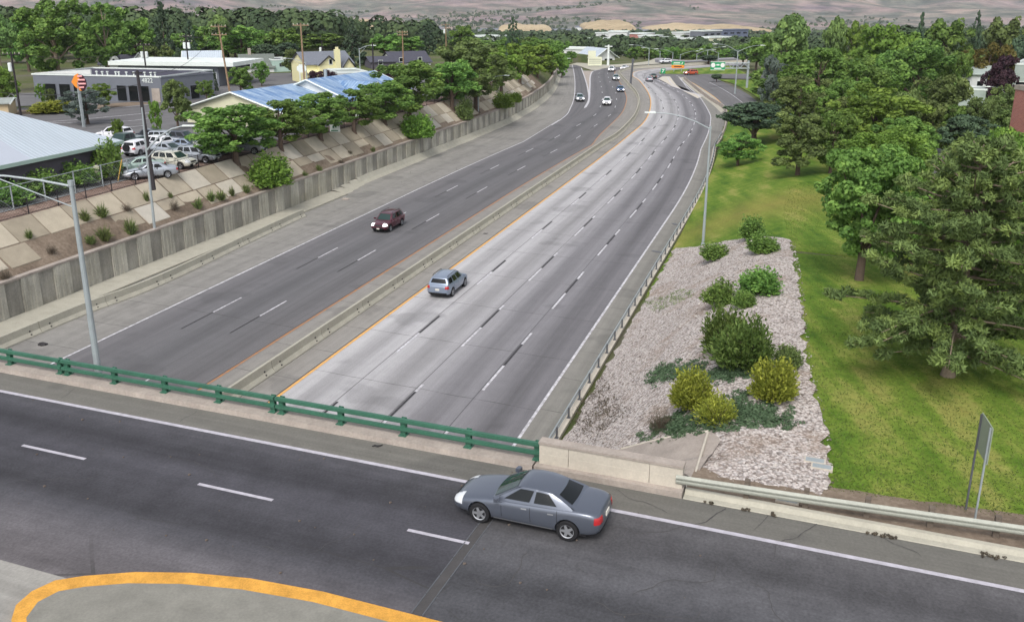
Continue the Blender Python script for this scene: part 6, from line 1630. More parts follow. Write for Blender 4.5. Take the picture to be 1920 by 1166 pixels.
    def patch(fn, us, v0, v1, off, name, mat, nv=3):
        mm = MB(); P = [[fn(u, lerp(v0, v1, j / nv)) for j in range(nv + 1)] for u in us]
        c = sum((p for r in P for p in r), Vector()) / (len(us) * (nv + 1)); nn_ = (P[-1][0] - P[0][0]).cross(P[0][-1] - P[0][0]).normalized()
        if nn_.dot(c - Vector((lerp(bf, br, .5), 0, .9))) < 0: nn_ = -nn_
        P = [[p + nn_ * off for p in r] for r in P]
        for i in range(len(us) - 1):
            for j in range(nv): mm.face([P[i][j], P[i + 1][j], P[i + 1][j + 1], P[i][j + 1]])
        o = mm.build(name, mat); me = o.data; bpy.data.objects.remove(o); return me
    A9 = [-.86 + 1.72 * k / 8 for k in range(9)]
    parts['windscreen'] = [(patch(front, A9, .1, .93, .012, 'windscreen', M['glass_green']), None)]
    parts['rear_window'] = [(patch(rear, [a * .95 for a in A9], .3 if kind != 'pickup' else .15, .9, .012, 'rear_window', M['glass']), None)]
    parts['side_window'] = []
    pl = sp['pil']
    for i in range(1, len(pl) - 1, 2):
        for sy in (1, -1):
            fn = lambda u, v, sy=sy: (lambda p: Vector((p.x, p.y * sy, p.z)))(side(u, v)); us_ = [lerp(pl[i], pl[i + 1], k / 4) for k in range(5)]
            parts['side_window'].append((patch(fn, us_, .16, .88, .012, 'side_window', M['glass']), None))
    # lights, plate, bumper trim, mirrors, handles
    xf, xr = sp['st'][-1][0], sp['st'][0][0]; hw = sp['W'] / 2
    def bx(c, d, mat, name, rot=0): mm = MB(); mm.box(c, d, rot); o = mm.build(name, mat); me = o.data; bpy.data.objects.remove(o); return me
    zl = sp['st'][-3][2]; zt_ = sp['st'][1][2]; tall = kind != 'sedan'
    def skin(name, cond, mat, off=.008):
        mm = MB()
        for c, nn_, vs_, ns_ in srf:
            if cond(c): mm.face([v + n_ * off for v, n_ in zip(vs_, ns_)])
        o = mm.build(name, mat); me = o.data; bpy.data.objects.remove(o); return me
    def seam(pts, wd, name, mat, sy):
        mm = MB(); P = []
        for (x, z) in pts:
            h = bvh.ray_cast(Vector((x, sy * 2, z)), Vector((0, -sy, 0)))
            if h[0] is not None: P.append((h[0] + h[1] * .004, h[1]))
        for (a, na), (b, nb_) in zip(P, P[1:]):
            t = (b - a).normalized(); u = t.cross(na).normalized() * wd / 2; mm.face([a - u, b - u, b + u, a + u])
        o = mm.build(name, mat); me = o.data; bpy.data.objects.remove(o); return me
    parts['headlight'] = [(skin('headlight', lambda c, sy=sy: c.x > xf - .42 and hw * .50 < c.y * sy and zl - .22 < c.z < zl - .03 + (xf - c.x) * .12, M['lamp_off']), 1) for sy in (1, -1)]
    parts['tail_light'] = [(skin('tail_light', lambda c, sy=sy: c.x < xr + (.24 if tall else .2) and hw * (.66 if tall else .52) < c.y * sy and zt_ - .24 < c.z < zt_ - .04, M['tail']), None) for sy in (1, -1)]
    parts['grille'] = [(skin('grille', lambda c: c.x > xf - .25 and abs(c.y) < hw * .46 and zl - .24 < c.z < zl - .1, M['trim']), None)]
    parts['bumper'] = [(skin('bumper', lambda c: c.x > xf - .3 and abs(c.y) < hw * .62 and c.z < zl - .36, M['trim']), None), (skin('bumper', lambda c: c.x < xr + .3 and abs(c.y) < hw * .8 and c.z < (.5 if tall else .42), M['trim']), None)]
    dz = [.30, .45, .6, .75, .86, .93]; xs_ = [lerp(bf - .12, br + .12, u) for u in (pl[1] + .02, (pl[2] + pl[3]) / 2, pl[4] - .01)]
    parts['door_seam'] = [(seam([(x + (z - .6) * .06, z) for z in dz], .016, 'door_seam', M['trim'], sy), None) for x in xs_ for sy in (1, -1)]
    parts['door_handle'] = [(seam([(x - .12, .80 + .05 * tall), (x - .3, .81 + .05 * tall)], .035, 'door_handle', M['rim'], sy), None) for x in xs_[:0:-1] for sy in (1, -1)]
    parts['door_handle'] = [(seam([(x + .30, .80 + .06 * tall), (x + .12, .805 + .06 * tall)], .035, 'door_handle', M['rim'], sy), None) for x in xs_[1:] for sy in (1, -1)]
    parts['sill_trim'] = [(seam([(lerp(-.95, .95, k / 6), .30) for k in range(7)], .05, 'sill_trim', M['rim'] if kind == 'sedan' else M['trim'], sy), None) for sy in (1, -1)]
    parts['number_plate'] = [(bx((xr - .005, 0, .74), (.03, .32, .15), M['plate'], 'number_plate'), None), (bx((xf + .0, 0, .45), (.03, .30, .12), M['plate'], 'number_plate'), None)]
    parts['mirror'] = [(bx((bf - .32, sy * (hw + .07), z0f + .1), (.14, .2, .13), PAINT['silver'], 'mirror', sy * .2), 0) for sy in (1, -1)]
    mm = MB(); mm.box((0, 0, .24), (sp['L'] - .9, sp['W'] - .34, .1)); o = mm.build('underbody', M['trim']); parts['underbody'] = [(o.data, None)]; bpy.data.objects.remove(o)
    if kind in ('suv', 'jeep'):
        parts['roof_rail'] = []
        for sy in (1, -1):
            mm = MB(); mm.tube([(rf - .25, sy * (rw - .02), H_ - .05), (rf - .45, sy * (rw - .01), H_ + .03), (rr_ + .4, sy * (rw - .01), H_ + .02), (rr_ + .2, sy * (rw - .02), H_ - .05)], .022, 5); o = mm.build('roof_rail', M['trim']); parts['roof_rail'].append((o.data, None)); bpy.data.objects.remove(o)
    if kind == 'jeep':
        mm = MB(); mm.tube([(xr - .02, 0, 1.0), (xr - .24, 0, 1.0)], .38, 20); o = mm.build('spare_wheel', M['tyre']); parts['spare_wheel'] = [(o.data, None)]; bpy.data.objects.remove(o)
    # wheels: tyre with rim
    mm = MB(); r = sp['r']; prof = [(-.11, r * .66), (-.11, r * .9), (-.085, r), (.085, r), (.11, r * .9), (.11, r * .66)]; K = 26
    for k in range(K):
        a0, a1 = 2 * math.pi * k / K, 2 * math.pi * (k + 1) / K
        for (y0, r0), (y1, r1) in zip(prof, prof[1:]): mm.face([(r0 * math.cos(a0), y0, r0 * math.sin(a0)), (r1 * math.cos(a0), y1, r1 * math.sin(a0)), (r1 * math.cos(a1), y1, r1 * math.sin(a1)), (r0 * math.cos(a1), y0, r0 * math.sin(a1))])
    o = mm.build('wheel', M['tyre'], smooth=True); ty = o.data; bpy.data.objects.remove(o)
    mm = MB()
    for sg in (1, -1):
        mm.cur = 1; mm.face([(r * .67 * math.cos(2 * math.pi * k / K), sg * .05, r * .67 * math.sin(2 * math.pi * k / K)) for k in range(K)]); mm.cur = 0
        for k in range(K):
            a0, a1 = 2 * math.pi * k / K, 2 * math.pi * (k + 1) / K
            mm.face([(r * .67 * math.cos(a0), sg * .106, r * .67 * math.sin(a0)), (r * .58 * math.cos(a0), sg * .09, r * .58 * math.sin(a0)), (r * .58 * math.cos(a1), sg * .09, r * .58 * math.sin(a1)), (r * .67 * math.cos(a1), sg * .106, r * .67 * math.sin(a1))])
        for k in range(5):
            a = 2 * math.pi * k / 5; ca, sa = math.cos(a), math.sin(a); P = lambda rr2, t: (rr2 * ca - t * sa, sg * .092, rr2 * sa + t * ca)
            mm.face([P(0, -.06), P(r * .6, -.035), P(r * .6, .035), P(0, .06)])
    o = mm.build('rim', [M['rim'], M['trim']]); ri = o.data; bpy.data.objects.remove(o)
    CARS[kind] = (sp, parts, ty, ri); return CARS[kind]
def car(kind, xy, heading, col, label, z=0.0, lit=False, group=None, lod=0, pitch=0.0):
    sp, parts, ty, ri = car_proto(kind); nm = {'sedan': 'sedan_car', 'suv': 'suv_car', 'pickup': 'pickup_truck', 'jeep': 'off_road_car'}[kind]
    r = empty(nm, (xy[0], xy[1], z), heading, label, 'pickup truck' if kind == 'pickup' else 'car', group, rot=(0, pitch, heading))
    for pn, lst in parts.items():
        for me, slot in lst:
            if lod and pn in ('underbody', 'roof_rail'): continue
            o = link(bpy.data.objects.new(pn, me)); o.parent = r
            if pn in ('body', 'cabin', 'mirror'): o.material_slots[0].link = 'OBJECT'; o.material_slots[0].material = PAINT[col]
            if pn == 'headlight' and lit: o.material_slots[0].link = 'OBJECT'; o.material_slots[0].material = M['lamp_on']
    for wx in (sp['fx'], sp['rx']):
        for sy in (1, -1):
            w_ = link(bpy.data.objects.new('wheel', ty)); w_.parent = r; w_.location = (wx, sy * (sp['W'] / 2 - .13), sp['r'])
            q = link(bpy.data.objects.new('rim', ri)); q.parent = w_
    return r
def road_heading(p): 
    L_ = LN['MB']; i = min(range(len(L_)), key=lambda k: (L_[k].xy - Vector(p[:2])).length_squared); t = (L_[min(i + 1, len(L_) - 1)] - L_[max(0, i - 1)]); return math.atan2(t.y, t.x)
ZR = .03
def fcar(kind, px, py, away, col, label, lit=False, z=ZR, hd=None):
    g = G(px, py, 0); h = (road_heading(g) if hd is None else hd) + (0 if away else math.pi)
    return car(kind, (g.x, g.y), h, col, label, z, lit)
# near sedan on the overpass, heading left
q = G(1064, 1012, DZ); hd = DROT + math.pi; fx, fy = math.cos(hd), math.sin(hd)
car('sedan', (q.x + fx * 1.42 + fy * .8, q.y + fy * 1.42 - fx * .8), hd, 'bluegrey', 'silver-blue sedan driving left on the overpass, nearest vehicle', DZ + .01)
fcar('suv', 728, 428, False, 'maroon', 'dark red suv with lit headlights driving toward the camera', True)
fcar('suv', 841, 545, True, 'slate', 'silver-blue crossover driving away beside the yellow line')
fcar('suv', 1086.5, 190, False, 'silver', 'white-silver car in the exit lane at the gore point', True, hd=R(93))
fcar('suv', 1138, 197, False, 'white', 'white suv coming toward the camera in the middle left lanes', True)
fcar('sedan', 1163, 172, False, 'blue', 'blue car with lit headlights close to the median', True)
fcar('suv', 1154.5, 151, False, 'silver', 'silver car behind the blue one, next to the median curve', True)
fcar('suv', 1147, 134.5, False, 'white', 'pale car with glaring headlights at the far bend, left one of two', True)
fcar('sedan', 1171, 131, False, 'white', 'pale car with glaring headlights at the far bend, right one of two', True)
fcar('sedan', 1217, 153, True, 'silver', 'silver car driving away round the bend beside a dark one')
fcar('sedan', 1224.5, 147.5, True, 'green', 'dark green car driving away ahead of the silver one')
fcar('suv', 1247, 119, False, 'white', 'small white van on the far connector road', hd=R(20))
fcar('suv', 1294.5, 141, False, 'orange', 'orange-red car on the frontage road below the green signs', True, hd=R(25))
# parked cars, left lot
def pcar(kind, px, py, hd, col, label, z=ZUP + .04, grp=None):
    g = G(px, py, z); return car(kind, (g.x, g.y), R(hd), col, label, z, group=grp, lod=1)
for a in [('pickup', 236, 279, 255, 'green', 'dark green pickup parked beside the metal-roofed building'), ('jeep', 266, 289, 75, 'white', 'white off-road car with a spare wheel on its tailgate'), ('suv', 292, 281, 150, 'white', 'white suv behind the dark leaning pole'),
          ('sedan', 262, 322, 205, 'sage', 'pale green sedan parked nose out beside the block building'), ('sedan', 283, 333, 205, 'silver', 'silver sedan nearest the fence behind the dark leaning pole'), ('suv', 328, 314, -18, 'cream', 'cream white crossover parked nearest the black fence'),
          ('suv', 372, 303, -12, 'silver', 'silver wagon parked right of the cream crossover'), ('sedan', 318, 292, -20, 'silver', 'silver sedan in the second row behind the cream crossover'), ('sedan', 352, 284, -14, 'slate', 'blue-grey sedan in the second row behind the silver wagon'),
          ('suv', 344, 272, -14, 'charcoal', 'dark grey suv in the back row of the left lot'), ('suv', 314, 272, -14, 'silver', 'silver suv in the back row of the left lot'), ('suv', 410, 288, 250, 'white', 'white suv parked behind the first fence row tree trunk'), ('sedan', 388, 284, 250, 'cream', 'cream sedan between the blue-grey sedan and the white suv'),
          ('pickup', 455, 287, -8, 'silver', 'silver pickup parked right of the first fence row tree'), ('suv', 282, 268, 150, 'charcoal', 'charcoal suv behind the white off-road car'), ('suv', 216, 263, 160, 'white', 'white van roof showing behind the metal roof corner')]:
    pcar(*a)
# parked cars, right
for i, a in enumerate([('suv', 1822, 192, 170, 'white', 'white suv at the left end of the right-hand car park'), ('sedan', 1840, 195, 170, 'cream', 'cream sedan second from the left in the right-hand car park'), ('suv', 1858, 193, 170, 'white', 'white van in the middle of the right-hand car park'), ('sedan', 1872, 200, 170, 'silver', 'silver car nearest the brick building'), ('sedan', 1836, 182, 170, 'slate', 'blue-grey sedan in the rear row of the right-hand car park'), ('suv', 1862, 180, 170, 'silver', 'silver suv in the rear row below the purple tree')]):
    g = GT(a[1], a[2]); car(a[0], (g.x, g.y), R(a[3]), a[4], a[5], g.z + .1, lod=1)
# ------------------------------------------------------------------ street lamps
def lamp(base, h, arms, label, r0=.13, r1=.07, pole_m=None, lumlen=.9, cat='street lamp'):
    """arms: list of (end vector from the pole top, brace)"""
    r = empty('street_lamp', base, 0, label, cat); m = MB(); m.tube([(0, 0, 0), (0, 0, h)], [r0, r1], 12); m.tube([(0, 0, h - .1), (0, 0, h + .12)], r1 * 1.35, 10)
    m.tube([(0, 0, 0), (0, 0, .25)], [r0 * 1.5, r0 * 1.25], 12); m.build('pole', pole_m or M['steel'], r, smooth=False)
    for (v, brace) in arms:
        v = Vector(v); L_ = v.xy.length; d = Vector((v.x, v.y, 0)) / L_; m = MB()
        pts = [(0, 0, h - .12)] + [tuple(d * (L_ * t) + Vector((0, 0, h - .12 + (v.z + .12) * (1 - (1 - t) ** 2)))) for t in (.25, .5, .75, 1)]
        m.tube(pts, [.055, .05, .045, .04, .035], 8)
        if brace: m.tube([(0, 0, h - 1.0), tuple(d * L_ * .62 + Vector((0, 0, h - .12 + (v.z + .12) * (1 - .38 ** 2) - .05)))], .028, 6)
        m.build('arm', pole_m or M['steel'], r, smooth=False)
        e = d * L_ + Vector((0, 0, h + v.z)); m = MB(); a = math.atan2(d.y, d.x)
        m.box(e + d * (lumlen / 2) + Vector((0, 0, .0)), (lumlen, .3, .1), a); m.box(e + d * (lumlen * .3) + Vector((0, 0, .06)), (lumlen * .5, .22, .08), a)
        l = m.build('luminaire', M['wh_trim'], r); m = MB(); m.box(e + d * (lumlen * .62) - Vector((0, 0, .06)), (lumlen * .55, .24, .03), a); m.build('lens', M['lamp_off'], l)
    return r
g = G(185, 700, DZ); lamp((g.x, g.y, 5.6), 14.55 - 5.6, [((-4.6, -.9, .55), True)], 'grey lamp pole behind the bridge railing with its arm reaching left', .15, .085)
g = G(290, 430, 2.9); lamp(g, 13.1 - 2.9, [], 'x') if False else None
lamp((g.x, g.y, 2.6), 10.6, [((4.2, -.2, -.75 + .0), False)], 'slim grey lamp pole standing on the retaining wall by the parked cars', .12, .07) if False else None
r = empty('street_lamp', (g.x, g.y, 2.7), 0, 'slim grey lamp pole on the retaining wall by the parked cars', 'street lamp')
m = MB(); m.tube([(0, 0, 0), (.15, 0, 10.5)], [.12, .06], 10); m.build('pole', M['steel'], r); m = MB(); m.tube([(.05, 0, 6.9), (1.3, 0, 8.1), (2.4, 0, 8.75), (3.4, 0, 9.0)], [.075, .07, .065, .06], 8); m.tube([(.05, 0, 6.3), (2.3, 0, 8.55)], .045, 6); m.build('arm', M['steel'], r)
m = MB(); m.box((3.85, 0, 9.02), (1.0, .3, .11)); l = m.build('luminaire', M['wh_trim'], r)
g = GT(1318, 461); lamp(g, AT(1334, 240, g.y).z - g.z, [((-4.4, .6, 1.15), False)], 'tall lamp pole at the corner of the lawn with its arm over the freeway', .13, .07)
g = G(897, 216, 2.9); lamp(g, AT(897, 156, g.y).z - g.z, [((4.4, .4, 1.2), True)], 'grey lamp pole on the retaining wall in front of the olive tree')
g = G(1378, 176, 0); zt = AT(1381, 96, g.y).z; lamp((g.x, g.y, -.1), zt, [((-5.0, 0, 1.7), False), ((5.2, 0, 1.4), False)], 'tall double-armed lamp by the frontage road beside the gantry', .2, .11, lumlen=1.2)
FL = [(1096 + 141, 117, 97, -1, 'far lamp with left arm above the bend, left of the green guide sign'), (1261, 116, 99, -1, 'small far lamp with left arm behind the green guide sign'), (1275, 118, 103, 1, 'far lamp with its arm to the right, just right of the green guide sign'), (1346, 124, 100, -1, 'far lamp with left arm behind the gantry sign'), (1306, 116, 101, 1, 'thin far lamp with right arm between the guide sign and the gantry'),
      (1029, 134, 118, 1, 'small far lamp above the end of the wall with its arm to the right'), (1216, 124, 92, -1, 'thin dark far pole lamp at the far bend'), (1256 + 70, 112, 95, 1, 'far lamp with its arm to the right left of the double-armed lamp')]
for (x, yb, yt, sd, lab) in FL:
    g = G(x, yb, -.1); h = AT(x, yt, g.y).z + .1; lamp(g, h, [((sd * 5.5, 0, 1.3), False)], lab, .16, .09, lumlen=1.4)
g = GT(1897, 250); hh = AT(1909, 186, g.y).z - g.z; lamp(g, hh, [((-4.6, 0, 1.9), True)], 'grey lamp with arm to the left in front of the brick building', .14, .08)
g = at_F(577, 165); lamp((g.x, g.y, ZUP), AT(577, 118, 165).z - ZUP, [((-3.4, 0, .75), True)], 'cobra-head lamp with left arm beside the octagonal sign')
g = at_F(677, 172); lamp((g.x, g.y, ZUP), AT(677, 92, 172).z - ZUP, [((2.2, 0, .6), True)], 'lamp with short right arm between the yellow house and the dark pole')
# ------------------------------------------------------------------ utility poles
def upole(x, yb, yt, Fd, label, mat='wood', arms=(0.4,), cans=0, lean=0, r0=.17):
    g = at_F(x, Fd); z0 = g.z; zt = AT(x, yt, Fd).z; r = empty('utility_pole', g, 0, label, 'utility pole'); h = zt - z0
    m = MB(); m.tube([(0, 0, -.2), (lean, 0, h)], [r0, r0 * .65], 10); m.build('pole', M[mat], r)
    for k, a in enumerate(arms):
        m = MB(); m.box((lean, 0, h - a), (2.4, .11, .13)); o = m.build('crossarm', M[mat], r)
        for j in (-1.1, -.5, .5, 1.1): 
            m = MB(); m.tube([(lean + j, 0, h - a + .06), (lean + j, 0, h - a + .28)], .05, 6); m.build('insulator', M['conc_lite'], o)
    for k in range(cans):
        m = MB(); x_ = (-.42, .42, 0)[k]; y_ = (0, 0, -.45)[k]; m.tube([(lean + x_, y_, h - 2.6), (lean + x_, y_, h - 2.5), (lean + x_, y_, h - 1.5), (lean + x_, y_, h - 1.42)], [.22, .27, .27, .18], 10); m.build('transformer', M['wh_trim'], r)
    return (g.x + lean, g.y, zt)
UP = {}
UP['a'] = upole(434, 165, 46, 150, 'tall tan wooden utility pole left of the blue roof', arms=(.35, 1.6), lean=-1.0)
UP['b'] = upole(574, 155, 44, 142, 'tall tan wooden pole behind the octagonal sign', arms=(.3,))
UP['c'] = upole(357, 125, 66, 185, 'dark utility pole with transformers left of the pale metal roof', 'wood_dk', (.3, 1.3), 2)
UP['d'] = upole(278, 135, 82, 172, 'dark utility pole carrying two white transformers above the white roof band', 'wood_dk', (.3,), 2)
UP['e'] = upole(40, 200, 98, 128, 'dark utility pole at the far left with one pale transformer', 'wood_dk', (.3,), 1)
UP['f'] = upole(757, 130, 58, 205, 'slim pale utility pole in front of the slate-roofed house', arms=(.3, .9))
UP['g'] = upole(837, 90, 45, 260, 'pale utility pole right of the dark spruce', arms=(.3, 1.2), cans=1)
UP['h'] = upole(703, 150, 80, 150, 'dark wooden pole right of the short-armed lamp', 'wood_dk', ())
UP['i'] = upole(606, 125, 78, 230, 'dark pole with a white transformer above the yellow house', 'wood_dk', (), 1)
g1 = G(288, 352, ZUP); zt = AT(257, 133, g1.y + 4).z; r = empty('utility_pole', (g1.x, g1.y, ZUP), 0, 'dark leaning wooden pole beside the slim lamp pole', 'utility pole')
xt = AT(257, 133, g1.y + 4); m = MB(); m.tube([(0, 0, -.2), (xt.x - g1.x, 4, xt.z - ZUP)], [.19, .13], 10); m.build('pole', M['wood_dk'], r); m = MB(); m.box((xt.x - g1.x, 3.9, xt.z - ZUP - .2), (.9, .1, .12)); m.build('crossarm', M['wood_dk'], r)
g = at_F(1186, 247); r = empty('sign_post', (g.x, g.y, -.1), 0, 'dark square post standing on the median at the bend', 'post'); m = MB(); m.tube([(-.35, 0, 0), (.1, 0, AT(1186, 112, 247).z)], [.3, .26], 8); m.build('pole', M['steel_dk'], r)
m = MB(); m.box((.1, 0, AT(1186, 112, 247).z), (.75, .5, .5)); m.build('camera_box', M['steel_dk'], r)
def wire(a, b, sag, label, r_=.025):
    a, b = Vector(a), Vector(b); m = MB(); pts = []
    for k in range(13): t = k / 12; p = a.lerp(b, t); p.z -= sag * 4 * t * (1 - t); pts.append(p)
    m.tube(pts, r_, 4, False); o = m.build('power_line', M['black']); tag(o, label, 'cable')
wire(UP['e'], UP['d'], 1.6, 'thin cable from the far left pole to the pole with two transformers'); wire(UP['d'], UP['c'], 1.0, 'thin cable between the two dark transformer poles'); wire(UP['c'], UP['a'], 1.2, 'thin cable from the left transformer pole to the tall tan pole'); wire(UP['a'], UP['b'], 1.4, 'thin cable between the two tall tan poles'); wire(UP['b'], UP['f'], 1.5, 'thin cable from the octagonal sign pole to the slate-roofed house pole'); wire(UP['f'], UP['g'], 1.5, 'thin cable right of the slate-roofed house')
wire((xt.x, xt.y, xt.z - .2), UP['a'], 2.2, 'thin cable from the leaning pole to the tall tan pole'); wire((xt.x, xt.y, xt.z - 1.2), (UP['e'][0] - 8, UP['e'][1] - 8, UP['e'][2] - 2), 1.8, 'thin cable from the leaning pole to the left edge')
# ------------------------------------------------------------------ fences
def fence(name, d, s0, s1, hgt, step, pm, label, mesh=True, top=True, z0=ZUP, rp=.045, solid=None):
    c = wpt((s0 + s1) / 2, -d, z0); r = empty(name, c, 0, label, 'fence'); parts = []; s = s0; m2 = MB(); P = []
    while s <= s1: P.append(wpt(s, -d, z0)); s += step
    for p in P: m = MB(); m.tube([p, p + Vector((0, 0, hgt + .06))], rp, 6); parts.append(m.build('post', pm))
    m = MB()
    for z in ([hgt] if top else []) + [.1]: m.tube([p + Vector((0, 0, z)) for p in P], rp * .6, 5)
    parts.append(m.build('rail', pm))
    if mesh:
        m = MB()
        for a, b in zip(P, P[1:]):
            n = int(step / .28)
            for k in range(n):
                t0, t1 = k / n, min(1, (k + hgt / .28) / n)
                for (u0, u1) in ((t0, t1), (t1, t0)):
                    q0 = a.lerp(b, u0); q1 = a.lerp(b, u1); hz = hgt * (t1 - t0) * n * .28 / hgt; q0 = q0 + Vector((0, 0, .1)); q1 = q1 + Vector((0, 0, .1 + (hz - .1) * .95))
                    w_ = Vector((0, 0, .009)); m.face([q0 - w_, q1 - w_, q1 + w_, q0 + w_])
        parts.append(m.build('chain_link', pm))
    place_parts(r, parts)
fence('black_fence', 4.35, 22, 182, 1.25, 3.05, M['black'], 'low black chain-link fence along the top of the slab bank')
fence('chain_link_fence', 6.6, 34, 77, 1.9, 3.3, M['steel'], 'taller grey chain-link fence in front of the block building', rp=.06)
c = wpt(118, -4.5, ZUP + 1.15); r = empty('banner', (c.x, c.y, c.z), 0, 'white banner with green lettering tied to the black fence', 'banner'); c2 = G(628, 241, ZUP + 1.0)
r.location = (c2.x, c2.y, ZUP + 1.1); r.rotation_euler = (0, 0, R(-6)); r.scale = (.55, .55, .6); m = MB()
N_ = 8
for i in range(N_):
    f = lambda t: (-1.15 + 2.3 * t, .06 * math.sin(t * 9), 0)
    a, b_q = f(i / N_), f((i + 1) / N_); m.face([(a[0], a[1], -.85), (b_q[0], b_q[1], -.85), (b_q[0], b_q[1], .75), (a[0], a[1], .75)])
m.build('cloth', M['wh_trim'], r); m = MB(); m.box((-.1, -.08, -.62), (1.6, .02, .18)); m.box((-.35, -.08, .12), (.3, .02, .5), 0); m.box((.25, -.08, .2), (.3, .02, .45)); m.build('lettering', NB('green_ink', .6).color(srgb(40, 120, 80)).m, r)
# orange stake leaning on the chain-link fence
a, b_q = G(221, 341, ZUP + .05), AT(236, 302, G(221, 341, ZUP).y); m = MB(); m.box((0, 0, .95), (.07, .07, 2.3)); o = m.build('wooden_stake', dirty('yellow_wood', srgb(196, 160, 84), .8)); o.location = a; o.rotation_euler = (0, R(17), 0); tag(o, 'yellowish wooden stake leaning against the chain-link fence', 'stake')
# ------------------------------------------------------------------ signs
M['sign_green'] = NB('green_sign_sheet', .45, .5).color(srgb(22, 146, 92)).m; M['sign_orange'] = NB('orange_sign', .5).color(srgb(232, 140, 50)).m; M['sign_wh'] = NB('white_sign_sheet', .45, .5).color(srgb(226, 226, 220)).m
M['sign_dk'] = NB('dark_sign', .5).color(srgb(70, 30, 40)).m; M['sign_pink'] = NB('pink_sign', .5).color(srgb(226, 160, 160)).m; M['sign_back'] = dirty('sign_back_aluminium', srgb(140, 150, 132), .55, .06, 2, .4, .1); M['sign_cream'] = NB('cream_sign', .5).color(srgb(214, 216, 190)).m
def panel(m, w_, h, th=.08, c=(0, 0, 0)): m.box(c, (w_, th, h)); return m
# arrow-shaped orange sign
Fd = 119; g = at_F(159, Fd); r = empty('business_sign', (g.x, g.y, ZUP), R(8), 'orange arrow-shaped sign with dark stripes on a square pole', 'sign'); zc = AT(160, 154, Fd).z - ZUP; k = Fd / F_PX * 1.0
m = MB(); m.tube([(-.1, 0, 0), (-.1, 0, zc)], .2, 4); m.build('pole', M['steel'], r)
m = MB(); q = [(-12, 0), (-5, 12), (1, 15), (3, 4), (-1, 0), (-1, -6), (4, -16), (2, -16), (-7, -8)]
def outl(m, q, y0, y1, sc_): 
    P = [(x * sc_, z * sc_ + zc) for x, z in q]; m.face([(x, y0, z) for x, z in P][::-1] if False else [(x, y0, z) for x, z in P]); m.face([(x, y1, z) for x, z in P][::-1])
    for i in range(len(P)): a, b = P[i], P[(i + 1) % len(P)]; m.face([(a[0], y0, a[1]), (a[0], y1, a[1]), (b[0], y1, b[1]), (b[0], y0, b[1])])
outl(m, q, -.15, .15, k); m.build('arrow_panel', M['sign_orange'], r)
m = MB(); outl(m, [(-3, 9), (3, 13), (9, 11), (13, 2), (13, -7), (8, -15), (2, -15), (-2, -6)], -.1, .2, k); m.build('dark_panel', M['sign_dk'], r)
m = MB()
for (x, z, w_, h_) in ((4, 10, 8, 3.4), (6, 3.5, 12, 3.4), (6.5, -3.5, 13, 3.4), (5, -10, 8, 3.2)): m.tube([(x * k - w_ * k / 2, -.16, z * k + zc), (x * k + w_ * k / 2, -.16, z * k + zc)], h_ * k / 2, 8)
m.build('stripes', M['sign_pink'], r)
# octagonal white sign
g = at_F(569, 158); r = empty('business_sign', (g.x, g.y, ZUP), 0, 'white octagonal sign seen from behind, on two posts beside a tan pole', 'sign'); zc = AT(569, 129, 158).z - ZUP; m = MB()
P = [(.75 * math.cos(R(22.5 + 45 * i)), .75 * math.sin(R(22.5 + 45 * i))) for i in range(8)]
m.face([(x * 1.15, -.1, zc + z * .95) for x, z in P]); m.face([(x * 1.15, .1, zc + z * .95) for x, z in P][::-1])
for i in range(8): a, b_q = P[i], P[(i + 1) % 8]; m.face([(a[0] * 1.15, -.1, zc + a[1] * .95), (a[0] * 1.15, .1, zc + a[1] * .95), (b_q[0] * 1.15, .1, zc + b_q[1] * .95), (b_q[0] * 1.15, -.1, zc + b_q[1] * .95)])
m.build('sign_panel', M['wh_trim'], r)
for x in (-.35, .35): m = MB(); m.tube([(x, 0, 0), (x, 0, zc)], .1, 6); m.build('post', M['wh_trim'], r)
# grey-backed sign at the right
Pn, Pf = AT(1843, 772, 25.78), G(1861, 800, AT(1843, 772, 25.78).z); d = (Pf - Pn); L_ = 1.15; d = Vector((d.x, d.y, 0)).normalized()
r = empty('road_sign', (Pn.x, Pn.y, 6.0), math.atan2(d.y, d.x), 'road sign seen edge-on and from behind on two thin posts on the lawn', 'road sign'); h = Pn.z - 6.0
m = MB(); m.box((L_ / 2, 0, h - .62), (L_, .03, 1.2)); m.build('sign_panel', M['sign_back'], r)
for x in (.06, L_ - .1): m = MB(); m.box((x, -.04, h / 2 - .3), (.06, .05, h + .5)); m.build('post', M['steel_dk'] if x < .1 else M['steel'], r)
# cantilever gantry with green sign
g = G(1400, 166, -.1); zt = AT(1403, 118, g.y).z; r = empty('sign_gantry', g, 0, 'steel cantilever gantry carrying a green guide sign over the frontage road', 'gantry')
m = MB(); m.tube([(0, 0, 0), (0, 0, zt + .6)], .3, 10); m.build('upright', M['steel'], r); xl = AT(1333, 122, g.y).x - g.x; yl = 0
m = MB()
for (z, y) in ((zt, -.35), (zt, .35), (zt - 1.3, -.35), (zt - 1.3, .35)): m.tube([(.3, y, z), (xl, y, z)], .11, 6)
n = 9
for i in range(n):
    x0_, x1_ = lerp(0, xl, i / n), lerp(0, xl, (i + 1) / n)
    for y in (-.35, .35): m.tube([(x0_, y, zt if i % 2 else zt - 1.3), (x1_, y, zt - 1.3 if i % 2 else zt)], .06, 5)
m.build('truss', M['steel'], r); xs, zs = AT(1345, 123, g.y).x - g.x, AT(1345, 123, g.y).z; sw, sh = 3.35, 2.05; sw, sh = 26 * g.y / F_PX, 15 * g.y / F_PX
s_ = empty('x', (0, 0, 0)) if False else None
m = MB(); m.box((xs, -.6, zs), (sw, .12, sh)); sg = m.build('sign_panel', M['sign_green'], r); m = MB()
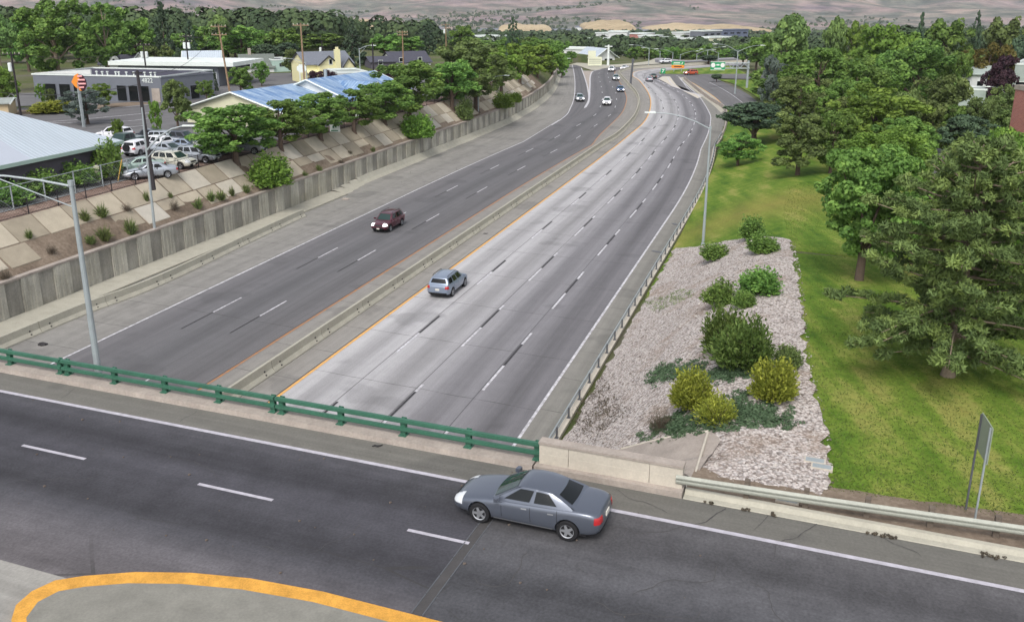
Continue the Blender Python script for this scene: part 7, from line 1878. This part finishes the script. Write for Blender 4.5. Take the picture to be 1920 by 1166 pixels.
for sx in (-1, 1): m.tube([(xs + sx * sw * .33, -.67, zs + sh * .08), (xs + sx * sw * .33, -.7, zs + sh * .08)], sh * .27, 16)
m.build('shields', M['sign_wh'], sg); text_obj('lettering', 'EXIT', sh * .3, (xs, -.68, zs + sh * .1), (R(90), 0, 0), M['sign_wh'], sg) if False else None
m = MB(); m.box((xs, -.67, zs + sh * .12), (sw * .22, .02, sh * .16)); m.box((xs, -.67, zs - sh * .3), (sw * .5, .02, sh * .13)); m.box((xs, -.665, zs + sh * .47), (sw, .02, sh * .05)); m.box((xs, -.665, zs - sh * .47), (sw, .02, sh * .05)); m.build('lettering', M['sign_wh'], sg)
def groundsign(x, y0, y1, w_, yb, label, cols, legs=(-.3, .3)):
    gg = G(x, yb, -.1); k = (gg.y * _c + CAMH * _s) / F_PX; r = empty('guide_sign', gg, 0, label, 'road sign'); z1, z0_ = AT(x, y0, gg.y).z, AT(x, y1, gg.y).z
    for l in legs: m = MB(); m.tube([(l * w_ * k, .1, 0), (l * w_ * k, .1, z1)], .12, 6); m.build('post', M['steel'], r)
    z = z1
    for (frac, mat) in cols: h = (z1 - z0_) * frac; m = MB(); m.box((0, -.05, z - h / 2), (w_ * k, .1, h)); p = m.build('sign_panel', M[mat], r); z -= h
    return r, k, z0_, z1, w_ * k, gg
r, k, z0_, z1, ww, gg = groundsign(1270.5, 115, 127.5, 24, 135.5, 'green guide sign with an orange-yellow lower panel on the grass beyond the freeway', [(.55, 'sign_green'), (.45, 'sign_orange')])
m = MB(); m.box((-ww * .1, -.12, z1 - (z1 - z0_) * .2), (ww * .5, .02, (z1 - z0_) * .12)); m.box((-ww * .1, -.12, z1 - (z1 - z0_) * .42), (ww * .6, .02, (z1 - z0_) * .08)); m.tube([(ww * .28, -.12, z1 - (z1 - z0_) * .45), (ww * .36, -.12, z1 - (z1 - z0_) * .14)], .13, 4); m.build('lettering', M['sign_wh'], r)
m = MB(); m.box((0, -.12, z0_ + (z1 - z0_) * .23), (ww * .6, .02, (z1 - z0_) * .14)); m.build('lettering', M['sign_dk'], r)
r, k, z0_, z1, ww, gg = groundsign(1243, 128.5, 137.5, 8.5, 140, 'small green exit sign with a white arrow at the gore', [(1, 'sign_green')], (-.2, .25))
m = MB(); m.tube([(-ww * .2, -.12, z0_ + .25), (ww * .2, -.12, z1 - .25)], .11, 4); m.box((ww * .1, -.12, z1 - .3), (ww * .4, .03, .16)); m.box((-ww * .05, -.12, lerp(z0_, z1, .8)), (ww * .5, .02, .2)); m.build('arrow', M['sign_wh'], r)
r, k, z0_, z1, ww, gg = groundsign(1115, 106.5, 123, 26, 126, 'large cream signboard with three dark lines beside the exit ramp', [(1, 'sign_cream')], (-.35, .35))
m = MB(); m.box((-ww * .22, 0, z1 + 1.0), (ww * .55, .3, 2.0)); m.build('upper_panel', M['sign_cream'], r); m = MB()
for t in (.28, .5, .72): m.box((0, -.12, lerp(z0_, z1, t)), (ww * .86, .02, (z1 - z0_) * .05))
m.build('lettering', M['steel_dk'], r)
# tall white pole in front of the gabled building
g = G(1140, 124, -.1); zt = AT(1140, 84, g.y).z; r = empty('sign_pole', g, 0, 'thick white pole with a crossbar rising in front of the white gabled building', 'pole'); m = MB(); m.tube([(0, 0, 0), (0, 0, zt)], [.45, .3], 8); m.build('pole', M['wh_trim'], r); m = MB(); m.box((0, 0, zt - .5), (2.6, .3, .3)); m.build('crossbar', M['wh_trim'], r)
# framed roadside sign far off
g = AT(1053, 90, 470); r = empty('business_sign', g, 0, 'framed dark sign with pale lettering above the row of trees', 'sign'); m = MB(); m.box((0, 0, 1.2), (7.6, .4, 2.6)); m.build('sign_panel', M['steel_dk'], r); m = MB()
m.box((0, -.25, 2.4), (7.8, .2, .25)); m.box((0, -.25, 0), (7.8, .2, .25)); m.box((-3.8, -.25, 1.2), (.25, .2, 2.6)); m.box((3.8, -.25, 1.2), (.25, .2, 2.6)); m.build('frame', M['sign_cream'], r); m = MB(); m.box((-2.4, -.25, 1.2), (1.2, .1, 1.2)); m.box((1, -.25, 1.6), (3.6, .1, .5)); m.box((1, -.25, .8), (3.6, .1, .5)); m.build('lettering', M['sign_cream'], r); m = MB(); m.tube([(-3, 0, -9), (-3, 0, 0)], .2, 6); m.tube([(3, 0, -9), (3, 0, 0)], .2, 6); m.build('posts', M['steel_dk'], r)
# litter
for (x, y, z, dx, lab) in ((708, 836, DZ + .02, .4, 'thin dark strip of rubber lying on the overpass shoulder'), (915, 863, DZ + .02, .18, 'small dark scrap on the overpass shoulder by the kerb'), (911, 438, .04, .5, 'dark strip of tyre rubber beside the median yellow line'), (80, 646, .05, .6, 'dark bundle lying against the left barrier segments'), (648, 374, .05, .9, 'scatter of pale debris on the left shoulder')):
    g = G(x, y, z); m = MB(); rr = random.Random(x); n = 5
    pts = [(dx * (t / 4 - .5), .05 * math.sin(t * 2), .02) for t in range(5)]; m.tube(pts, [.015, .035, .04, .03, .01] if dx < .55 else [.06, .16, .2, .14, .05], 5); o = m.build('road_debris', M['black'] if dx < .8 else M['conc_pink'], origin=None); o.location = g; o.rotation_euler = (0, 0, R(12)); tag(o, lab, 'debris')
# ------------------------------------------------------------------ haze
vm = bpy.data.materials.new('haze'); vm.use_nodes = True; vt = vm.node_tree; vt.nodes.clear(); vo = vt.nodes.new('ShaderNodeOutputMaterial'); pv = vt.nodes.new('ShaderNodeVolumePrincipled')
pv.inputs['Color'].default_value = (.84, .86, .95, 1); pv.inputs['Density'].default_value = 7.5e-5; vt.links.new(pv.outputs[0], vo.inputs['Volume'])
m = MB(); m.box((500, 4300, 420), (15000, 10500, 1100)); o = m.build('haze', vm); o['kind'] = 'stuff'; o['label'] = 'pale haze over the valley'

# ------------------------------------------------------------------ grass blades and pavement cracks
_g = np.random.default_rng(12); Cg = []
V, T = [], []
for _ in range(64000):
    s_ = 26.5 + 70 * _g.random() ** 1.9; p = pe(s_) - .1 + (6 + .26 * s_) * _g.random() ** 1.1
    x, y = PS(p, s_)
    if (x - DO.x) * DV.x + (y - DO.y) * DV.y < 1.2: continue
    if p < -.2 and s_ < lerp(78.6, 66.6, (p + 9.9) / 9.6): continue
    z = H(x, y) + .105; a = _g.uniform(0, 6.28); h = _g.uniform(.02, .06); ww_ = _g.uniform(.012, .026); z -= .0; dx, dy = math.cos(a) * ww_, math.sin(a) * ww_; lx, ly = _g.normal() * .05, _g.normal() * .05
    V += [(x - dx, y - dy, z - .02), (x + dx, y + dy, z - .02), (x + dx * .4 + lx, y + dy * .4 + ly, z + h), (x - dx * .4 + lx, y - dy * .4 + ly, z + h)]; T += [float(_g.random())] * 4
M['blade'] = leafmat('grass_blades', (.09, .15, .035), (.15, .22, .055), (.26, .31, .10), .5)
me = bpy.data.meshes.new('grass_blades'); me.from_pydata(V, [], [tuple(range(i, i + 4)) for i in range(0, len(V), 4)]); me.materials.append(M['blade'])
at_ = me.attributes.new('tint', 'FLOAT', 'POINT'); at_.data.foreach_set('value', T)
o = link(bpy.data.objects.new('grass_blades', me)); tag(o, 'short mown grass blades covering the lawn right of the gravel bank', 'grass', kind='stuff')
_c2 = random.Random(17); m = MB()
def crack(u, v, ang, ln_, wd, zz=DZ + .0115):
    pts = []; n_ = max(4, int(ln_ / .22))
    for k in range(n_):
        pts.append(D(u, v, 0)); ang += _c2.gauss(0, .32); ang *= .97 if False else 1; u += math.cos(ang) * ln_ / n_; v += math.sin(ang) * ln_ / n_
    for a, b_q in zip(pts, pts[1:]):
        t = (b_q - a).normalized(); n2 = Vector((t.y, -t.x, 0)) * wd / 2 * _c2.uniform(.5, 1.2); dz = Vector((0, 0, zz)); m.face([a - n2 + dz, a + n2 + dz, b_q + n2 + dz, b_q - n2 + dz])
crack(6.6, -.95, -1.5, 5.2, .035); crack(6.8, -4.2, -1.2, 3.5, .03); crack(8.2, -3.4, .3, 3.2, .025); crack(.7, -2.6, -1.3, 2.6, .03); crack(1.5, -5.5, -1.9, 3.0, .03); crack(7.9, -.9, -1.45, 1.3, .02); crack(11.2, -.9, -1.6, 1.6, .02)
crack(3.0, -1.0, -.1, 2.4, .02); crack(-12.5, -4.4, -.1, 3.0, .018); crack(-6.0, -8.0, .1, 4.0, .02); crack(-16, -7.6, -.2, 3.0, .02); crack(9.5, -6.5, 2.6, 3.0, .025); crack(4.0, -7.0, -.4, 3.4, .03); crack(-20.2, -1.1, -1.5, 1.2, .02); crack(-14.0, -1.0, -1.6, 1.3, .015)
struct(m.build('pavement_cracks', M['joint']))
m = MB()
for _ in range(60):
    u, v = _c2.uniform(-22, 12), _c2.uniform(-9, -1.2); r_ = _c2.uniform(.015, .05); q = D(u, v, DZ + .012); m.tube([q, q + Vector((r_ * 1.5, 0, r_ * .7))], [r_, r_ * .5], 5)
o = m.build('pebbles', M['rocks']); tag(o, 'scattered grit and pebbles on the overpass road', 'grit', kind='stuff')
